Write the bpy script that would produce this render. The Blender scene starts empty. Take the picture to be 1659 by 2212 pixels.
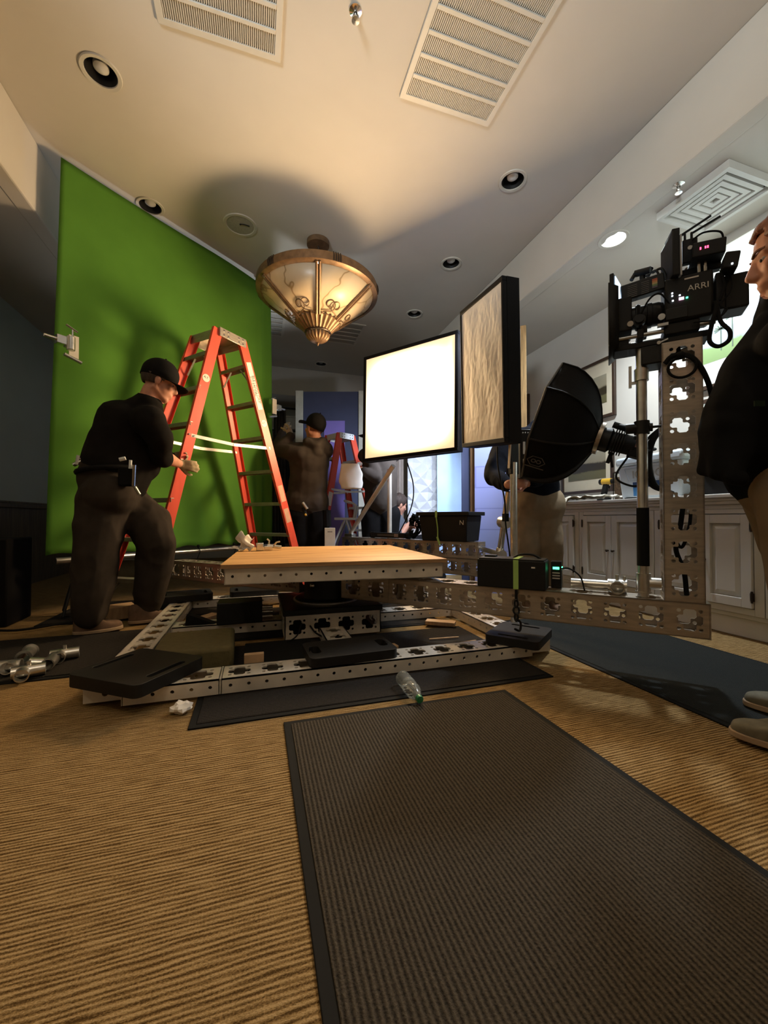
import bpy, bmesh, math, random
from mathutils import Vector, Matrix, noise
from mathutils.geometry import tessellate_polygon
V = Vector
sc = bpy.context.scene
COL = sc.collection
random.seed(7)

# ------------------------------------------------------------------ camera
cam_data = bpy.data.cameras.new('camera')
cam_data.sensor_fit = 'VERTICAL'
cam_data.sensor_height = 36.0
cam_data.sensor_width = 27.0
cam_data.lens = 870.0 / 2212.0 * 36.0
cam_data.clip_start = 0.02
cam = bpy.data.objects.new('camera', cam_data)
COL.objects.link(cam)
cam.location = (0, 0, 0.74)
cam.rotation_euler = (math.radians(90.922), 0, math.radians(-17.5))
sc.camera = cam

# ------------------------------------------------------------------ view, world, lights
vs = sc.view_settings
vs.view_transform = 'Standard'
vs.look = 'None'
vs.gamma = 1.0
vs.use_curve_mapping = False
vs.exposure = 0.32
W = bpy.data.worlds.new('world')
sc.world = W
W.use_nodes = True
W.node_tree.nodes['Background'].inputs[0].default_value = (0.55, 0.6, 0.7, 1)
W.node_tree.nodes['Background'].inputs[1].default_value = 0.02
sc.cycles.max_bounces = 8
sc.cycles.diffuse_bounces = 4
sc.cycles.use_denoising = True
sc.cycles.sample_clamp_indirect = 6.0

def light(name, kind, loc, target, power, color, size=0.1, size_y=None, spot=None, blend=0.5):
    l = bpy.data.lights.new(name, kind)
    l.energy = power
    l.color = color
    if kind == 'AREA':
        l.size = size
        if size_y:
            l.shape = 'RECTANGLE'
            l.size_y = size_y
    else:
        l.shadow_soft_size = size
    if kind == 'SPOT':
        l.spot_size = math.radians(spot)
        l.spot_blend = blend
    o = bpy.data.objects.new(name, l)
    COL.objects.link(o)
    o.location = loc
    d = V(target) - V(loc)
    o.rotation_euler = d.to_track_quat('-Z', 'Y').to_euler()
    return o

WARM = (1.0, 0.72, 0.42)
SOFTBOX_WARM = (1.0, 0.70, 0.38)
COOL = (0.86, 0.95, 1.0)
SOFTBOX_STRENGTH = 84.0
# recessed downlights of the tray ceiling behind the camera
light('downlight_beam_rear', 'SPOT', (-0.9, -0.5, 3.42), (-0.45, 0.6, 0), 44, WARM, 0.07, spot=92, blend=0.9)
light('downlight_beam_rear_right', 'SPOT', (1.4, -0.7, 3.42), (1.0, 0.5, 0), 26, WARM, 0.07, spot=92, blend=0.9)
# lit downlight in the low ceiling on the right
light('downlight_beam_right', 'SPOT', (2.656, 2.439, 2.93), (2.9, 2.0, 0), 200, COOL, 0.07, spot=160, blend=0.8)
# cool lights on the set at the back of the room and behind the green screen
light('set_lamp', 'SPOT', (1.816, 2.909, 2.588), (2.16, 4.457, 1), 190, (0.66, 0.76, 1.0), 0.06, spot=62, blend=0.6)
light('set_fill', 'SPOT', (1.779, 3.744, 1.663), (1.498, 5.085, 0.9), 105, (0.74, 0.83, 1.0), 0.1, spot=125, blend=0.8)  # unseen fill added behind the lit softbox to brighten the men there
light('rear_uplight', 'SPOT', (0.1, 6.2, 1.2), (-0.35, 4.6, 3.46), 90, (0.85, 0.93, 1.0), 0.15, spot=70, blend=0.9)
# added cool fill, left behind the camera, brightening the right-hand drop and ceiling
light('fascia_fill', 'SPOT', (-1.9, -1.4, 2.0), (2.2, 3.0, 5.0), 560, COOL, 0.4, spot=58, blend=0.6)

# ------------------------------------------------------------------ materials
def new_mat(name):
    m = bpy.data.materials.new(name)
    m.use_nodes = True
    nt = m.node_tree
    return m, nt, nt.nodes['Principled BSDF'], nt.nodes, nt.links

def tex_coords(nt, scale=(1, 1, 1), rot=(0, 0, 0), kind='Object'):
    tc = nt.nodes.new('ShaderNodeTexCoord')
    mp = nt.nodes.new('ShaderNodeMapping')
    mp.inputs['Scale'].default_value = scale
    mp.inputs['Rotation'].default_value = rot
    nt.links.new(tc.outputs[kind], mp.inputs[0])
    return mp.outputs[0]

def ramp(nt, src, stops):
    r = nt.nodes.new('ShaderNodeValToRGB')
    e = r.color_ramp.elements
    while len(e) < len(stops):
        e.new(0.5)
    for i, (p, c) in enumerate(stops):
        e[i].position = p
        e[i].color = (*c, 1)
    nt.links.new(src, r.inputs[0])
    return r.outputs[0]

def mat(name, col, rough=0.6, metal=0.0, var=0.12, nscale=14.0, bump=0.0, stretch=(1, 1, 1), emit=None, estr=0.0, spec=None, coat=0.0):
    """a plain surface with a little procedural mottling and optional bump"""
    m, nt, b, N, L = new_mat(name)
    b.inputs['Roughness'].default_value = rough
    b.inputs['Metallic'].default_value = metal
    if spec is not None:
        b.inputs['Specular IOR Level'].default_value = spec
    if coat:
        b.inputs['Coat Weight'].default_value = coat
    no = N.new('ShaderNodeTexNoise')
    no.inputs['Scale'].default_value = nscale
    no.inputs['Detail'].default_value = 4
    L.new(tex_coords(nt, stretch, (0.5, 0.35, 0.7) if stretch == (1, 1, 1) else (0, 0, 0)), no.inputs['Vector'])
    lo = tuple(max(0, c * (1 - var)) for c in col)
    hi = tuple(min(1, c * (1 + var)) for c in col)
    L.new(ramp(nt, no.outputs[0], [(0.3, lo), (0.7, hi)]), b.inputs['Base Color'])
    if bump:
        bp = N.new('ShaderNodeBump')
        bp.inputs['Strength'].default_value = bump
        bp.inputs['Distance'].default_value = 0.01
        L.new(no.outputs[0], bp.inputs['Height'])
        L.new(bp.outputs[0], b.inputs['Normal'])
    if emit:
        b.inputs['Emission Color'].default_value = (*emit, 1)
        b.inputs['Emission Strength'].default_value = estr
    return m

def glass(name, col=(1, 1, 1), rough=0.02):
    m, nt, b, N, L = new_mat(name)
    b.inputs['Base Color'].default_value = (*col, 1)
    b.inputs['Transmission Weight'].default_value = 1.0
    b.inputs['Roughness'].default_value = rough
    b.inputs['IOR'].default_value = 1.4
    return m

M = {}
M['wall'] = mat('wall_paint', (0.58, 0.55, 0.50), 0.75, var=0.03, nscale=3, bump=0.02)
M['wall_grey'] = mat('grey_wall_paint', (0.50, 0.53, 0.52), 0.75, var=0.03, nscale=3)
M['ceiling'] = mat('ceiling_paint', (0.56, 0.515, 0.45), 0.8, var=0.02, nscale=4, bump=0.015)
M['wainscot'] = mat('wainscot_wood', (0.10, 0.07, 0.045), 0.5, var=0.3, nscale=6, stretch=(8, 8, 0.6))
M['white_trim'] = mat('white_trim_paint', (0.62, 0.60, 0.55), 0.55, var=0.03)
M['vent'] = mat('vent_enamel', (0.56, 0.52, 0.45), 0.5, var=0.03)
M['vent_dark'] = mat('vent_core', (0.36, 0.34, 0.30), 0.6, var=0.1, nscale=60)
M['black_hole'] = mat('lamp_baffle_black', (0.012, 0.011, 0.010), 0.5)
M['bulb'] = mat('lamp_glass_unlit', (0.55, 0.53, 0.50), 0.15, var=0.05)
M['black_plastic'] = mat('black_plastic', (0.010, 0.0095, 0.009), 0.6, bump=0.05, nscale=80, spec=0.25)
M['pad_plastic'] = mat('black_pad_plastic', (0.012, 0.011, 0.010), 0.55, bump=0.05, nscale=60, spec=0.25)
M['black_metal'] = mat('black_metal', (0.010, 0.010, 0.010), 0.45, 0.0, spec=0.3)
M['black_cloth'] = mat('black_cloth', (0.007, 0.0065, 0.0065), 0.9, bump=0.1, nscale=120, spec=0.15)
M['rubber'] = mat('black_rubber', (0.008, 0.008, 0.008), 0.8, spec=0.15)
M['alu'] = mat('brushed_aluminium', (0.50, 0.435, 0.36), 0.36, 0.75, var=0.18, nscale=10, stretch=(1, 1, 6))
M['alu_bar'] = mat('mill_aluminium', (0.70, 0.645, 0.565), 0.40, 0.35, var=0.14, nscale=9)
M['steel'] = mat('galvanised_steel', (0.62, 0.61, 0.58), 0.3, 0.95, var=0.12, nscale=25)
M['chrome'] = mat('chrome', (0.75, 0.74, 0.72), 0.15, 1.0, var=0.05)
M['brass_bronze'] = mat('antique_bronze', (0.19, 0.11, 0.055), 0.42, 0.5, var=0.25, nscale=20)
M['green_cloth'] = mat('chroma_green_cloth', (0.095, 0.245, 0.034), 0.9, var=0.06, nscale=4, bump=0.05, spec=0.1)
M['red_fibre'] = mat('red_fibreglass', (0.72, 0.085, 0.045), 0.42, var=0.10, nscale=16, stretch=(1, 1, 0.2))
M['step_alu'] = mat('ladder_step_aluminium', (0.33, 0.33, 0.27), 0.45, 0.7, var=0.12)
M['white_plastic'] = mat('white_plastic', (0.72, 0.74, 0.74), 0.4, var=0.03)
M['paper'] = mat('white_paper', (0.74, 0.70, 0.64), 0.85, var=0.05, bump=0.1)
M['label_white'] = mat('sticker_white', (0.75, 0.70, 0.62), 0.6, var=0.05)
M['ink'] = mat('black_ink', (0.015, 0.015, 0.015), 0.7)
M['plywood_edge'] = mat('plywood_edge', (0.32, 0.18, 0.08), 0.7, var=0.4, nscale=8, stretch=(1, 1, 60))
M['timber'] = mat('pine_timber', (0.42, 0.26, 0.11), 0.65, var=0.3, nscale=5, stretch=(20, 20, 1.5))
M['timber_dark'] = mat('brown_timber', (0.30, 0.15, 0.05), 0.65, var=0.2, nscale=5, stretch=(20, 20, 1.5))
M['flat_navy'] = mat('flat_navy_paint', (0.055, 0.065, 0.125), 0.7, var=0.08, nscale=5)
M['flat_purple'] = mat('flat_violet_paint', (0.24, 0.18, 0.55), 0.7, var=0.05, nscale=5)
M['flat_blue'] = mat('flat_blue_lit_paint', (0.40, 0.57, 0.86), 0.7, var=0.08, nscale=4)  # the blue lamp light falling on the flat is put into this colour
M['flat_white'] = mat('flat_white_panel', (0.60, 0.62, 0.64), 0.5, var=0.03)
M['cream_post'] = mat('cream_post_paint', (0.62, 0.60, 0.50), 0.7, var=0.08)
M['eye_white'] = mat('eye_white', (0.34, 0.30, 0.28), 0.3, var=0.05)
M['skin'] = mat('skin', (0.56, 0.27, 0.18), 0.55, var=0.12, nscale=25, spec=0.35)
M['skin_tan'] = mat('tanned_skin', (0.42, 0.19, 0.12), 0.55, var=0.12, nscale=25, spec=0.35)
M['glove'] = mat('tan_work_glove', (0.36, 0.28, 0.17), 0.85, var=0.2, nscale=40, bump=0.2)
M['black_shirt'] = mat('black_shirt_cloth', (0.010, 0.0085, 0.0075), 0.95, var=0.2, bump=0.15, nscale=18, spec=0.1)
M['grey_pants'] = mat('brown_grey_work_trousers', (0.038, 0.030, 0.024), 0.95, var=0.15, bump=0.15, nscale=14, spec=0.1)
M['hoodie'] = mat('charcoal_hoodie_cloth', (0.05, 0.040, 0.034), 0.95, var=0.12, bump=0.15, nscale=12, spec=0.1)
M['black_pants'] = mat('black_trousers_cloth', (0.007, 0.0065, 0.007), 0.95, var=0.2, bump=0.15, nscale=14, spec=0.1)
M['navy_sweater'] = mat('navy_sweater_knit', (0.006, 0.007, 0.013), 0.95, var=0.15, bump=0.15, nscale=40, spec=0.1)
M['khaki'] = mat('khaki_trousers_cloth', (0.25, 0.185, 0.12), 0.9, var=0.12, bump=0.15, nscale=14, spec=0.1)
M['tee'] = mat('slate_tee_cloth', (0.09, 0.10, 0.125), 0.9, var=0.12, bump=0.15, nscale=14)
M['jacket'] = mat('black_jacket_cloth', (0.005, 0.005, 0.0055), 0.9, var=0.2, bump=0.15, nscale=12, spec=0.12)
M['hair_dark'] = mat('dark_brown_hair', (0.05, 0.03, 0.022), 0.7, var=0.4, nscale=60, bump=0.6, stretch=(1, 1, 0.2))
M['hair_auburn'] = mat('auburn_hair', (0.16, 0.055, 0.025), 0.6, var=0.5, nscale=60, bump=0.6, stretch=(1, 1, 0.2))
M['shoe_brown'] = mat('brown_suede_shoe', (0.13, 0.075, 0.045), 0.85, var=0.2, nscale=30)
M['shoe_sole'] = mat('shoe_sole_tan', (0.30, 0.21, 0.13), 0.8, var=0.15)
M['shoe_olive'] = mat('olive_canvas_shoe', (0.12, 0.105, 0.07), 0.85, var=0.15, nscale=40)
M['cabinet'] = mat('cabinet_paint', (0.60, 0.575, 0.53), 0.5, var=0.04, nscale=5)
M['countertop'] = mat('cabinet_top_paint', (0.56, 0.53, 0.49), 0.45, var=0.04)
M['dark_bronze'] = mat('dark_hinge_bronze', (0.05, 0.035, 0.025), 0.4, 0.7)
M['mat_board'] = mat('picture_mount', (0.62, 0.55, 0.42), 0.8, var=0.03)
M['frame_wood'] = mat('dark_picture_frame', (0.045, 0.025, 0.016), 0.4, var=0.2)
M['olive_case'] = mat('olive_canvas', (0.10, 0.08, 0.03), 0.9, var=0.12, bump=0.2, nscale=40)
M['cloth_cream'] = mat('cream_cloth', (0.72, 0.68, 0.58), 0.9, var=0.06, bump=0.2)
M['cooler'] = mat('cooler_white_plastic', (0.62, 0.70, 0.76), 0.45, var=0.03)
M['label_blue'] = mat('label_navy', (0.02, 0.06, 0.17), 0.5)
M['label_bright'] = mat('label_bright_blue', (0.05, 0.22, 0.5), 0.5)
M['yellow'] = mat('drill_yellow', (0.62, 0.36, 0.03), 0.45)
M['tape_green'] = mat('lime_green_tape', (0.33, 0.52, 0.13), 0.6, var=0.08)
M['led_green'] = mat('green_led', (0.02, 0.3, 0.08), 0.4, emit=(0.05, 1.0, 0.35), estr=6)
M['led_red'] = mat('red_led', (0.3, 0.02, 0.05), 0.4, emit=(1.0, 0.05, 0.12), estr=5)
M['led_white'] = mat('white_led', (0.3, 0.3, 0.35), 0.4, emit=(0.8, 0.9, 1.0), estr=5)
M['led_pink'] = mat('pink_led', (0.3, 0.1, 0.2), 0.4, emit=(1.0, 0.5, 0.75), estr=4)
M['lcd'] = mat('lcd_screen', (0.3, 0.4, 0.6), 0.3, emit=(0.55, 0.75, 1.0), estr=1.4)
M['cap_green'] = mat('bottle_cap_green', (0.03, 0.20, 0.07), 0.4)
def thin_clear(name):
    """thin clear plastic: mostly see-through with a bright gloss"""
    m, nt, b, N, L = new_mat(name)
    gl = N.new('ShaderNodeBsdfGlossy')
    gl.inputs['Roughness'].default_value = 0.12
    tr = N.new('ShaderNodeBsdfTransparent')
    tr.inputs[0].default_value = (0.96, 0.98, 0.97, 1)
    fr = N.new('ShaderNodeLayerWeight')
    fr.inputs['Blend'].default_value = 0.22
    ms = N.new('ShaderNodeMixShader')
    L.new(fr.outputs['Fresnel'], ms.inputs[0])
    L.new(tr.outputs[0], ms.inputs[1])
    L.new(gl.outputs[0], ms.inputs[2])
    df = N.new('ShaderNodeBsdfDiffuse')
    df.inputs[0].default_value = (0.8, 0.85, 0.82, 1)
    m2 = N.new('ShaderNodeMixShader')
    m2.inputs[0].default_value = 0.10
    L.new(ms.outputs[0], m2.inputs[1])
    L.new(df.outputs[0], m2.inputs[2])
    L.new(m2.outputs[0], N['Material Output'].inputs[0])
    return m
M['bottle'] = thin_clear('clear_bottle_plastic')
M['glass_clear'] = glass('jar_glass', (0.95, 0.97, 0.95), 0.02)
M['window_glass'] = mat('night_window_glass', (0.006, 0.007, 0.009), 0.12, var=0.1)
M['lamp_lit'] = mat('lit_lamp_lens', (0.8, 0.8, 0.8), 0.4, emit=(0.92, 1.0, 1.0), estr=7, var=0.15, nscale=60)
M['window_lit'] = mat('lit_window_pane', (0.8, 0.85, 0.9), 0.4, emit=(0.75, 0.9, 1.0), estr=1.2)
M['wood_block'] = mat('wood_offcut', (0.46, 0.30, 0.17), 0.75, var=0.2, nscale=10, stretch=(1, 12, 1))
M['cork'] = mat('brown_corks', (0.16, 0.09, 0.045), 0.9, var=0.5, nscale=50)
M['tan_bag'] = mat('khaki_bag', (0.20, 0.17, 0.11), 0.9)
M['lime'] = mat('lime_glove', (0.28, 0.42, 0.08), 0.7)

def build_carpet():
    m, nt, b, N, L = new_mat('gold_brown_loop_carpet')
    b.inputs['Roughness'].default_value = 0.95
    b.inputs['Specular IOR Level'].default_value = 0.1
    def streak(scale, detail, rough=0.6):
        n = N.new('ShaderNodeTexNoise')
        n.inputs['Scale'].default_value = 1.0
        n.inputs['Detail'].default_value = detail
        n.inputs['Roughness'].default_value = rough
        L.new(tex_coords(nt, scale), n.inputs['Vector'])
        return n.outputs[0]
    def weighted(src, w, add=None):
        k = N.new('ShaderNodeMath')
        k.operation = 'MULTIPLY_ADD'
        k.inputs[1].default_value = w
        L.new(src, k.inputs[0])
        if add is None:
            k.inputs[2].default_value = 0.0
        else:
            L.new(add, k.inputs[2])
        return k
    wv = N.new('ShaderNodeTexWave')
    wv.wave_type = 'BANDS'
    wv.bands_direction = 'Y'
    wv.inputs['Scale'].default_value = 30.0
    wv.inputs['Distortion'].default_value = 5.0
    wv.inputs['Detail'].default_value = 2
    wv.inputs['Detail Scale'].default_value = 1.0
    L.new(tex_coords(nt, (0.16, 1, 1)), wv.inputs['Vector'])
    mx = weighted(wv.outputs['Fac'], 0.20, weighted(streak((14, 150, 1), 3), 0.40, weighted(streak((240, 420, 1), 2), 0.40).outputs[0]).outputs[0])
    c = ramp(nt, mx.outputs[0], [(0.37, (0.066, 0.035, 0.010)), (0.49, (0.205, 0.126, 0.048)), (0.62, (0.37, 0.25, 0.115))])
    L.new(c, b.inputs['Base Color'])
    bp = N.new('ShaderNodeBump')
    bp.inputs['Strength'].default_value = 0.7
    bp.inputs['Distance'].default_value = 0.006
    L.new(mx.outputs[0], bp.inputs['Height'])
    L.new(bp.outputs[0], b.inputs['Normal'])
    return m

def build_mat_rib(name, along, lo, hi, pitch=0.0125):
    m, nt, b, N, L = new_mat(name)
    b.inputs['Roughness'].default_value = 0.9
    b.inputs['Specular IOR Level'].default_value = 0.15
    wv = N.new('ShaderNodeTexWave')
    wv.wave_type = 'BANDS'
    wv.bands_direction = 'X' if along == 'Y' else 'Y'
    wv.inputs['Scale'].default_value = math.pi * 2 / pitch / 20.0
    wv.inputs['Distortion'].default_value = 0.35
    wv.inputs['Detail'].default_value = 1
    wv.inputs['Detail Scale'].default_value = 3
    L.new(tex_coords(nt), wv.inputs['Vector'])
    no = N.new('ShaderNodeTexNoise')
    no.inputs['Scale'].default_value = 260
    no.inputs['Detail'].default_value = 3
    L.new(tex_coords(nt), no.inputs['Vector'])
    a = N.new('ShaderNodeMath')
    a.operation = 'MULTIPLY_ADD'
    a.inputs[1].default_value = 0.38
    L.new(wv.outputs['Fac'], a.inputs[0])
    k = N.new('ShaderNodeMath')
    k.operation = 'MULTIPLY'
    k.inputs[1].default_value = 0.62
    L.new(no.outputs[0], k.inputs[0])
    L.new(k.outputs[0], a.inputs[2])
    L.new(ramp(nt, a.outputs[0], [(0.25, lo), (0.75, hi)]), b.inputs['Base Color'])
    bp = N.new('ShaderNodeBump')
    bp.inputs['Strength'].default_value = 0.8
    bp.inputs['Distance'].default_value = 0.006
    L.new(a.outputs[0], bp.inputs['Height'])
    L.new(bp.outputs[0], b.inputs['Normal'])
    return m

M['carpet'] = build_carpet()
M['mat_long'] = build_mat_rib('charcoal_rib_mat', 'Y', (0.012, 0.009, 0.006), (0.074, 0.060, 0.043), 0.0115)
M['mat_cross'] = build_mat_rib('black_rib_mat', 'X', (0.006, 0.005, 0.0045), (0.034, 0.029, 0.025))
M['mat_blue'] = build_mat_rib('slate_rib_mat', 'Y', (0.007, 0.008, 0.0078), (0.026, 0.029, 0.028), 0.009)

def build_plywood():
    m, nt, b, N, L = new_mat('plywood_face')
    b.inputs['Roughness'].default_value = 0.55
    no = N.new('ShaderNodeTexNoise')
    no.inputs['Scale'].default_value = 2.2
    no.inputs['Detail'].default_value = 6
    no.inputs['Distortion'].default_value = 0.8
    L.new(tex_coords(nt, (1.0, 9, 1)), no.inputs['Vector'])
    L.new(ramp(nt, no.outputs[0], [(0.3, (0.34, 0.17, 0.055)), (0.48, (0.52, 0.29, 0.11)), (0.7, (0.62, 0.38, 0.16))]), b.inputs['Base Color'])
    return m
M['plywood'] = build_plywood()

def build_softbox(name, lit):
    m, nt, b, N, L = new_mat(name)
    b.inputs['Roughness'].default_value = 0.85
    b.inputs['Base Color'].default_value = (0.66, 0.60, 0.52, 1)
    if lit:   # the lamp sits behind the middle of the cloth, so the cloth gives off less towards its hem
        tc = N.new('ShaderNodeTexCoord')
        fall = []
        for axis, half in (((0.8437, -0.5368, 0), 0.51), ((0, 0, 1), 0.52)):
            dp = N.new('ShaderNodeVectorMath')
            dp.operation = 'DOT_PRODUCT'
            dp.inputs[1].default_value = tuple(a / half for a in axis)
            L.new(tc.outputs['Object'], dp.inputs[0])
            sq = N.new('ShaderNodeMath')
            sq.operation = 'POWER'
            sq.inputs[1].default_value = 2.0
            ab = N.new('ShaderNodeMath')
            ab.operation = 'ABSOLUTE'
            L.new(dp.outputs['Value'], ab.inputs[0])
            L.new(ab.outputs[0], sq.inputs[0])
            su = N.new('ShaderNodeMath')
            su.operation = 'SUBTRACT'
            su.use_clamp = True
            su.inputs[0].default_value = 1.0
            L.new(sq.outputs[0], su.inputs[1])
            po = N.new('ShaderNodeMath')
            po.operation = 'POWER'
            po.inputs[1].default_value = 2.6
            L.new(su.outputs[0], po.inputs[0])
            fall.append(po.outputs[0])
        mu = N.new('ShaderNodeMath')
        mu.operation = 'MULTIPLY'
        L.new(fall[0], mu.inputs[0])
        L.new(fall[1], mu.inputs[1])
        ad = N.new('ShaderNodeMath')
        ad.operation = 'MULTIPLY_ADD'
        ad.inputs[1].default_value = SOFTBOX_STRENGTH
        ad.inputs[2].default_value = 0.75
        L.new(mu.outputs[0], ad.inputs[0])
        L.new(ad.outputs[0], b.inputs['Emission Strength'])
        b.inputs['Emission Color'].default_value = (*SOFTBOX_WARM, 1)
    return m
M['diffuser_lit'] = build_softbox('lit_diffusion_cloth', True)
M['diffuser_off'] = mat('unlit_diffusion_cloth', (0.56, 0.52, 0.48), 0.85, var=0.02, nscale=9, bump=0.06)

def build_amber_glass():
    m, nt, b, N, L = new_mat('veined_alabaster_glass')
    b.inputs['Roughness'].default_value = 0.3
    no = N.new('ShaderNodeTexVoronoi')
    no.feature = 'DISTANCE_TO_EDGE'
    no.inputs['Scale'].default_value = 2.6
    nz = N.new('ShaderNodeTexNoise')
    nz.inputs['Scale'].default_value = 4
    L.new(tex_coords(nt), nz.inputs['Vector'])
    mxv = N.new('ShaderNodeMix')
    mxv.data_type = 'RGBA'
    mxv.inputs[0].default_value = 0.25
    L.new(tex_coords(nt), mxv.inputs[6])
    L.new(nz.outputs[1], mxv.inputs[7])
    L.new(mxv.outputs[2], no.inputs['Vector'])
    c = ramp(nt, no.outputs['Distance'], [(0.0, (0.42, 0.27, 0.12)), (0.02, (0.80, 0.64, 0.42)), (0.2, (0.86, 0.71, 0.50))])
    L.new(c, b.inputs['Base Color'])
    b.inputs['Subsurface Weight'].default_value = 0.0
    b.inputs['Transmission Weight'].default_value = 0.0
    # thin glass: part of the light that lands on its other side comes through
    tr = N.new('ShaderNodeBsdfTranslucent')
    L.new(c, tr.inputs[0])
    ms = N.new('ShaderNodeMixShader')
    ms.inputs[0].default_value = 0.35
    out = N['Material Output']
    L.new(b.outputs[0], ms.inputs[1])
    L.new(tr.outputs[0], ms.inputs[2])
    L.new(ms.outputs[0], out.inputs[0])
    return m
M['amber'] = build_amber_glass()

def build_landscape(name, lit, lo_sky, hi_sky, tree, grass, z0, z1, emit=0.0):
    """a landscape picture: sky, a rough line of hills or trees and a lawn, laid out by height"""
    m, nt, b, N, L = new_mat(name)
    b.inputs['Roughness'].default_value = 0.35
    tc = N.new('ShaderNodeTexCoord')
    sp = N.new('ShaderNodeSeparateXYZ')
    L.new(tc.outputs['Object'], sp.inputs[0])
    no = N.new('ShaderNodeTexNoise')
    no.inputs['Scale'].default_value = 9
    no.inputs['Detail'].default_value = 8
    no.inputs['Roughness'].default_value = 0.7
    L.new(tc.outputs['Object'], no.inputs['Vector'])
    a = N.new('ShaderNodeMath')
    a.operation = 'MULTIPLY_ADD'
    a.inputs[1].default_value = 0.22 * (z1 - z0)
    L.new(no.outputs[0], a.inputs[0])
    L.new(sp.outputs[2], a.inputs[2])
    r = N.new('ShaderNodeMapRange')
    r.inputs['From Min'].default_value = z0 + 0.11 * (z1 - z0)
    r.inputs['From Max'].default_value = z1 + 0.11 * (z1 - z0)
    L.new(a.outputs[0], r.inputs[0])
    c = ramp(nt, r.outputs[0], [(0.0, grass), (0.26, tuple(g * 1.15 for g in grass)), (0.31, tree), (0.55, tuple(t * 0.9 for t in tree)), (0.62, lo_sky), (1.0, hi_sky)])
    L.new(c, b.inputs['Base Color'])
    if lit:
        L.new(c, b.inputs['Emission Color'])
        b.inputs['Emission Strength'].default_value = emit
    return m


# ------------------------------------------------------------------ mesh helpers
def frame(o, x, z):
    """a local frame at o with its x axis along x and z near z"""
    x = V(x).normalized()
    y = V(z).cross(x).normalized()
    z = x.cross(y)
    m = Matrix((x, y, z)).transposed().to_4x4()
    m.translation = V(o)
    return m

def rotz(o, deg):
    return Matrix.Translation(V(o)) @ Matrix.Rotation(math.radians(deg), 4, 'Z')

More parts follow.
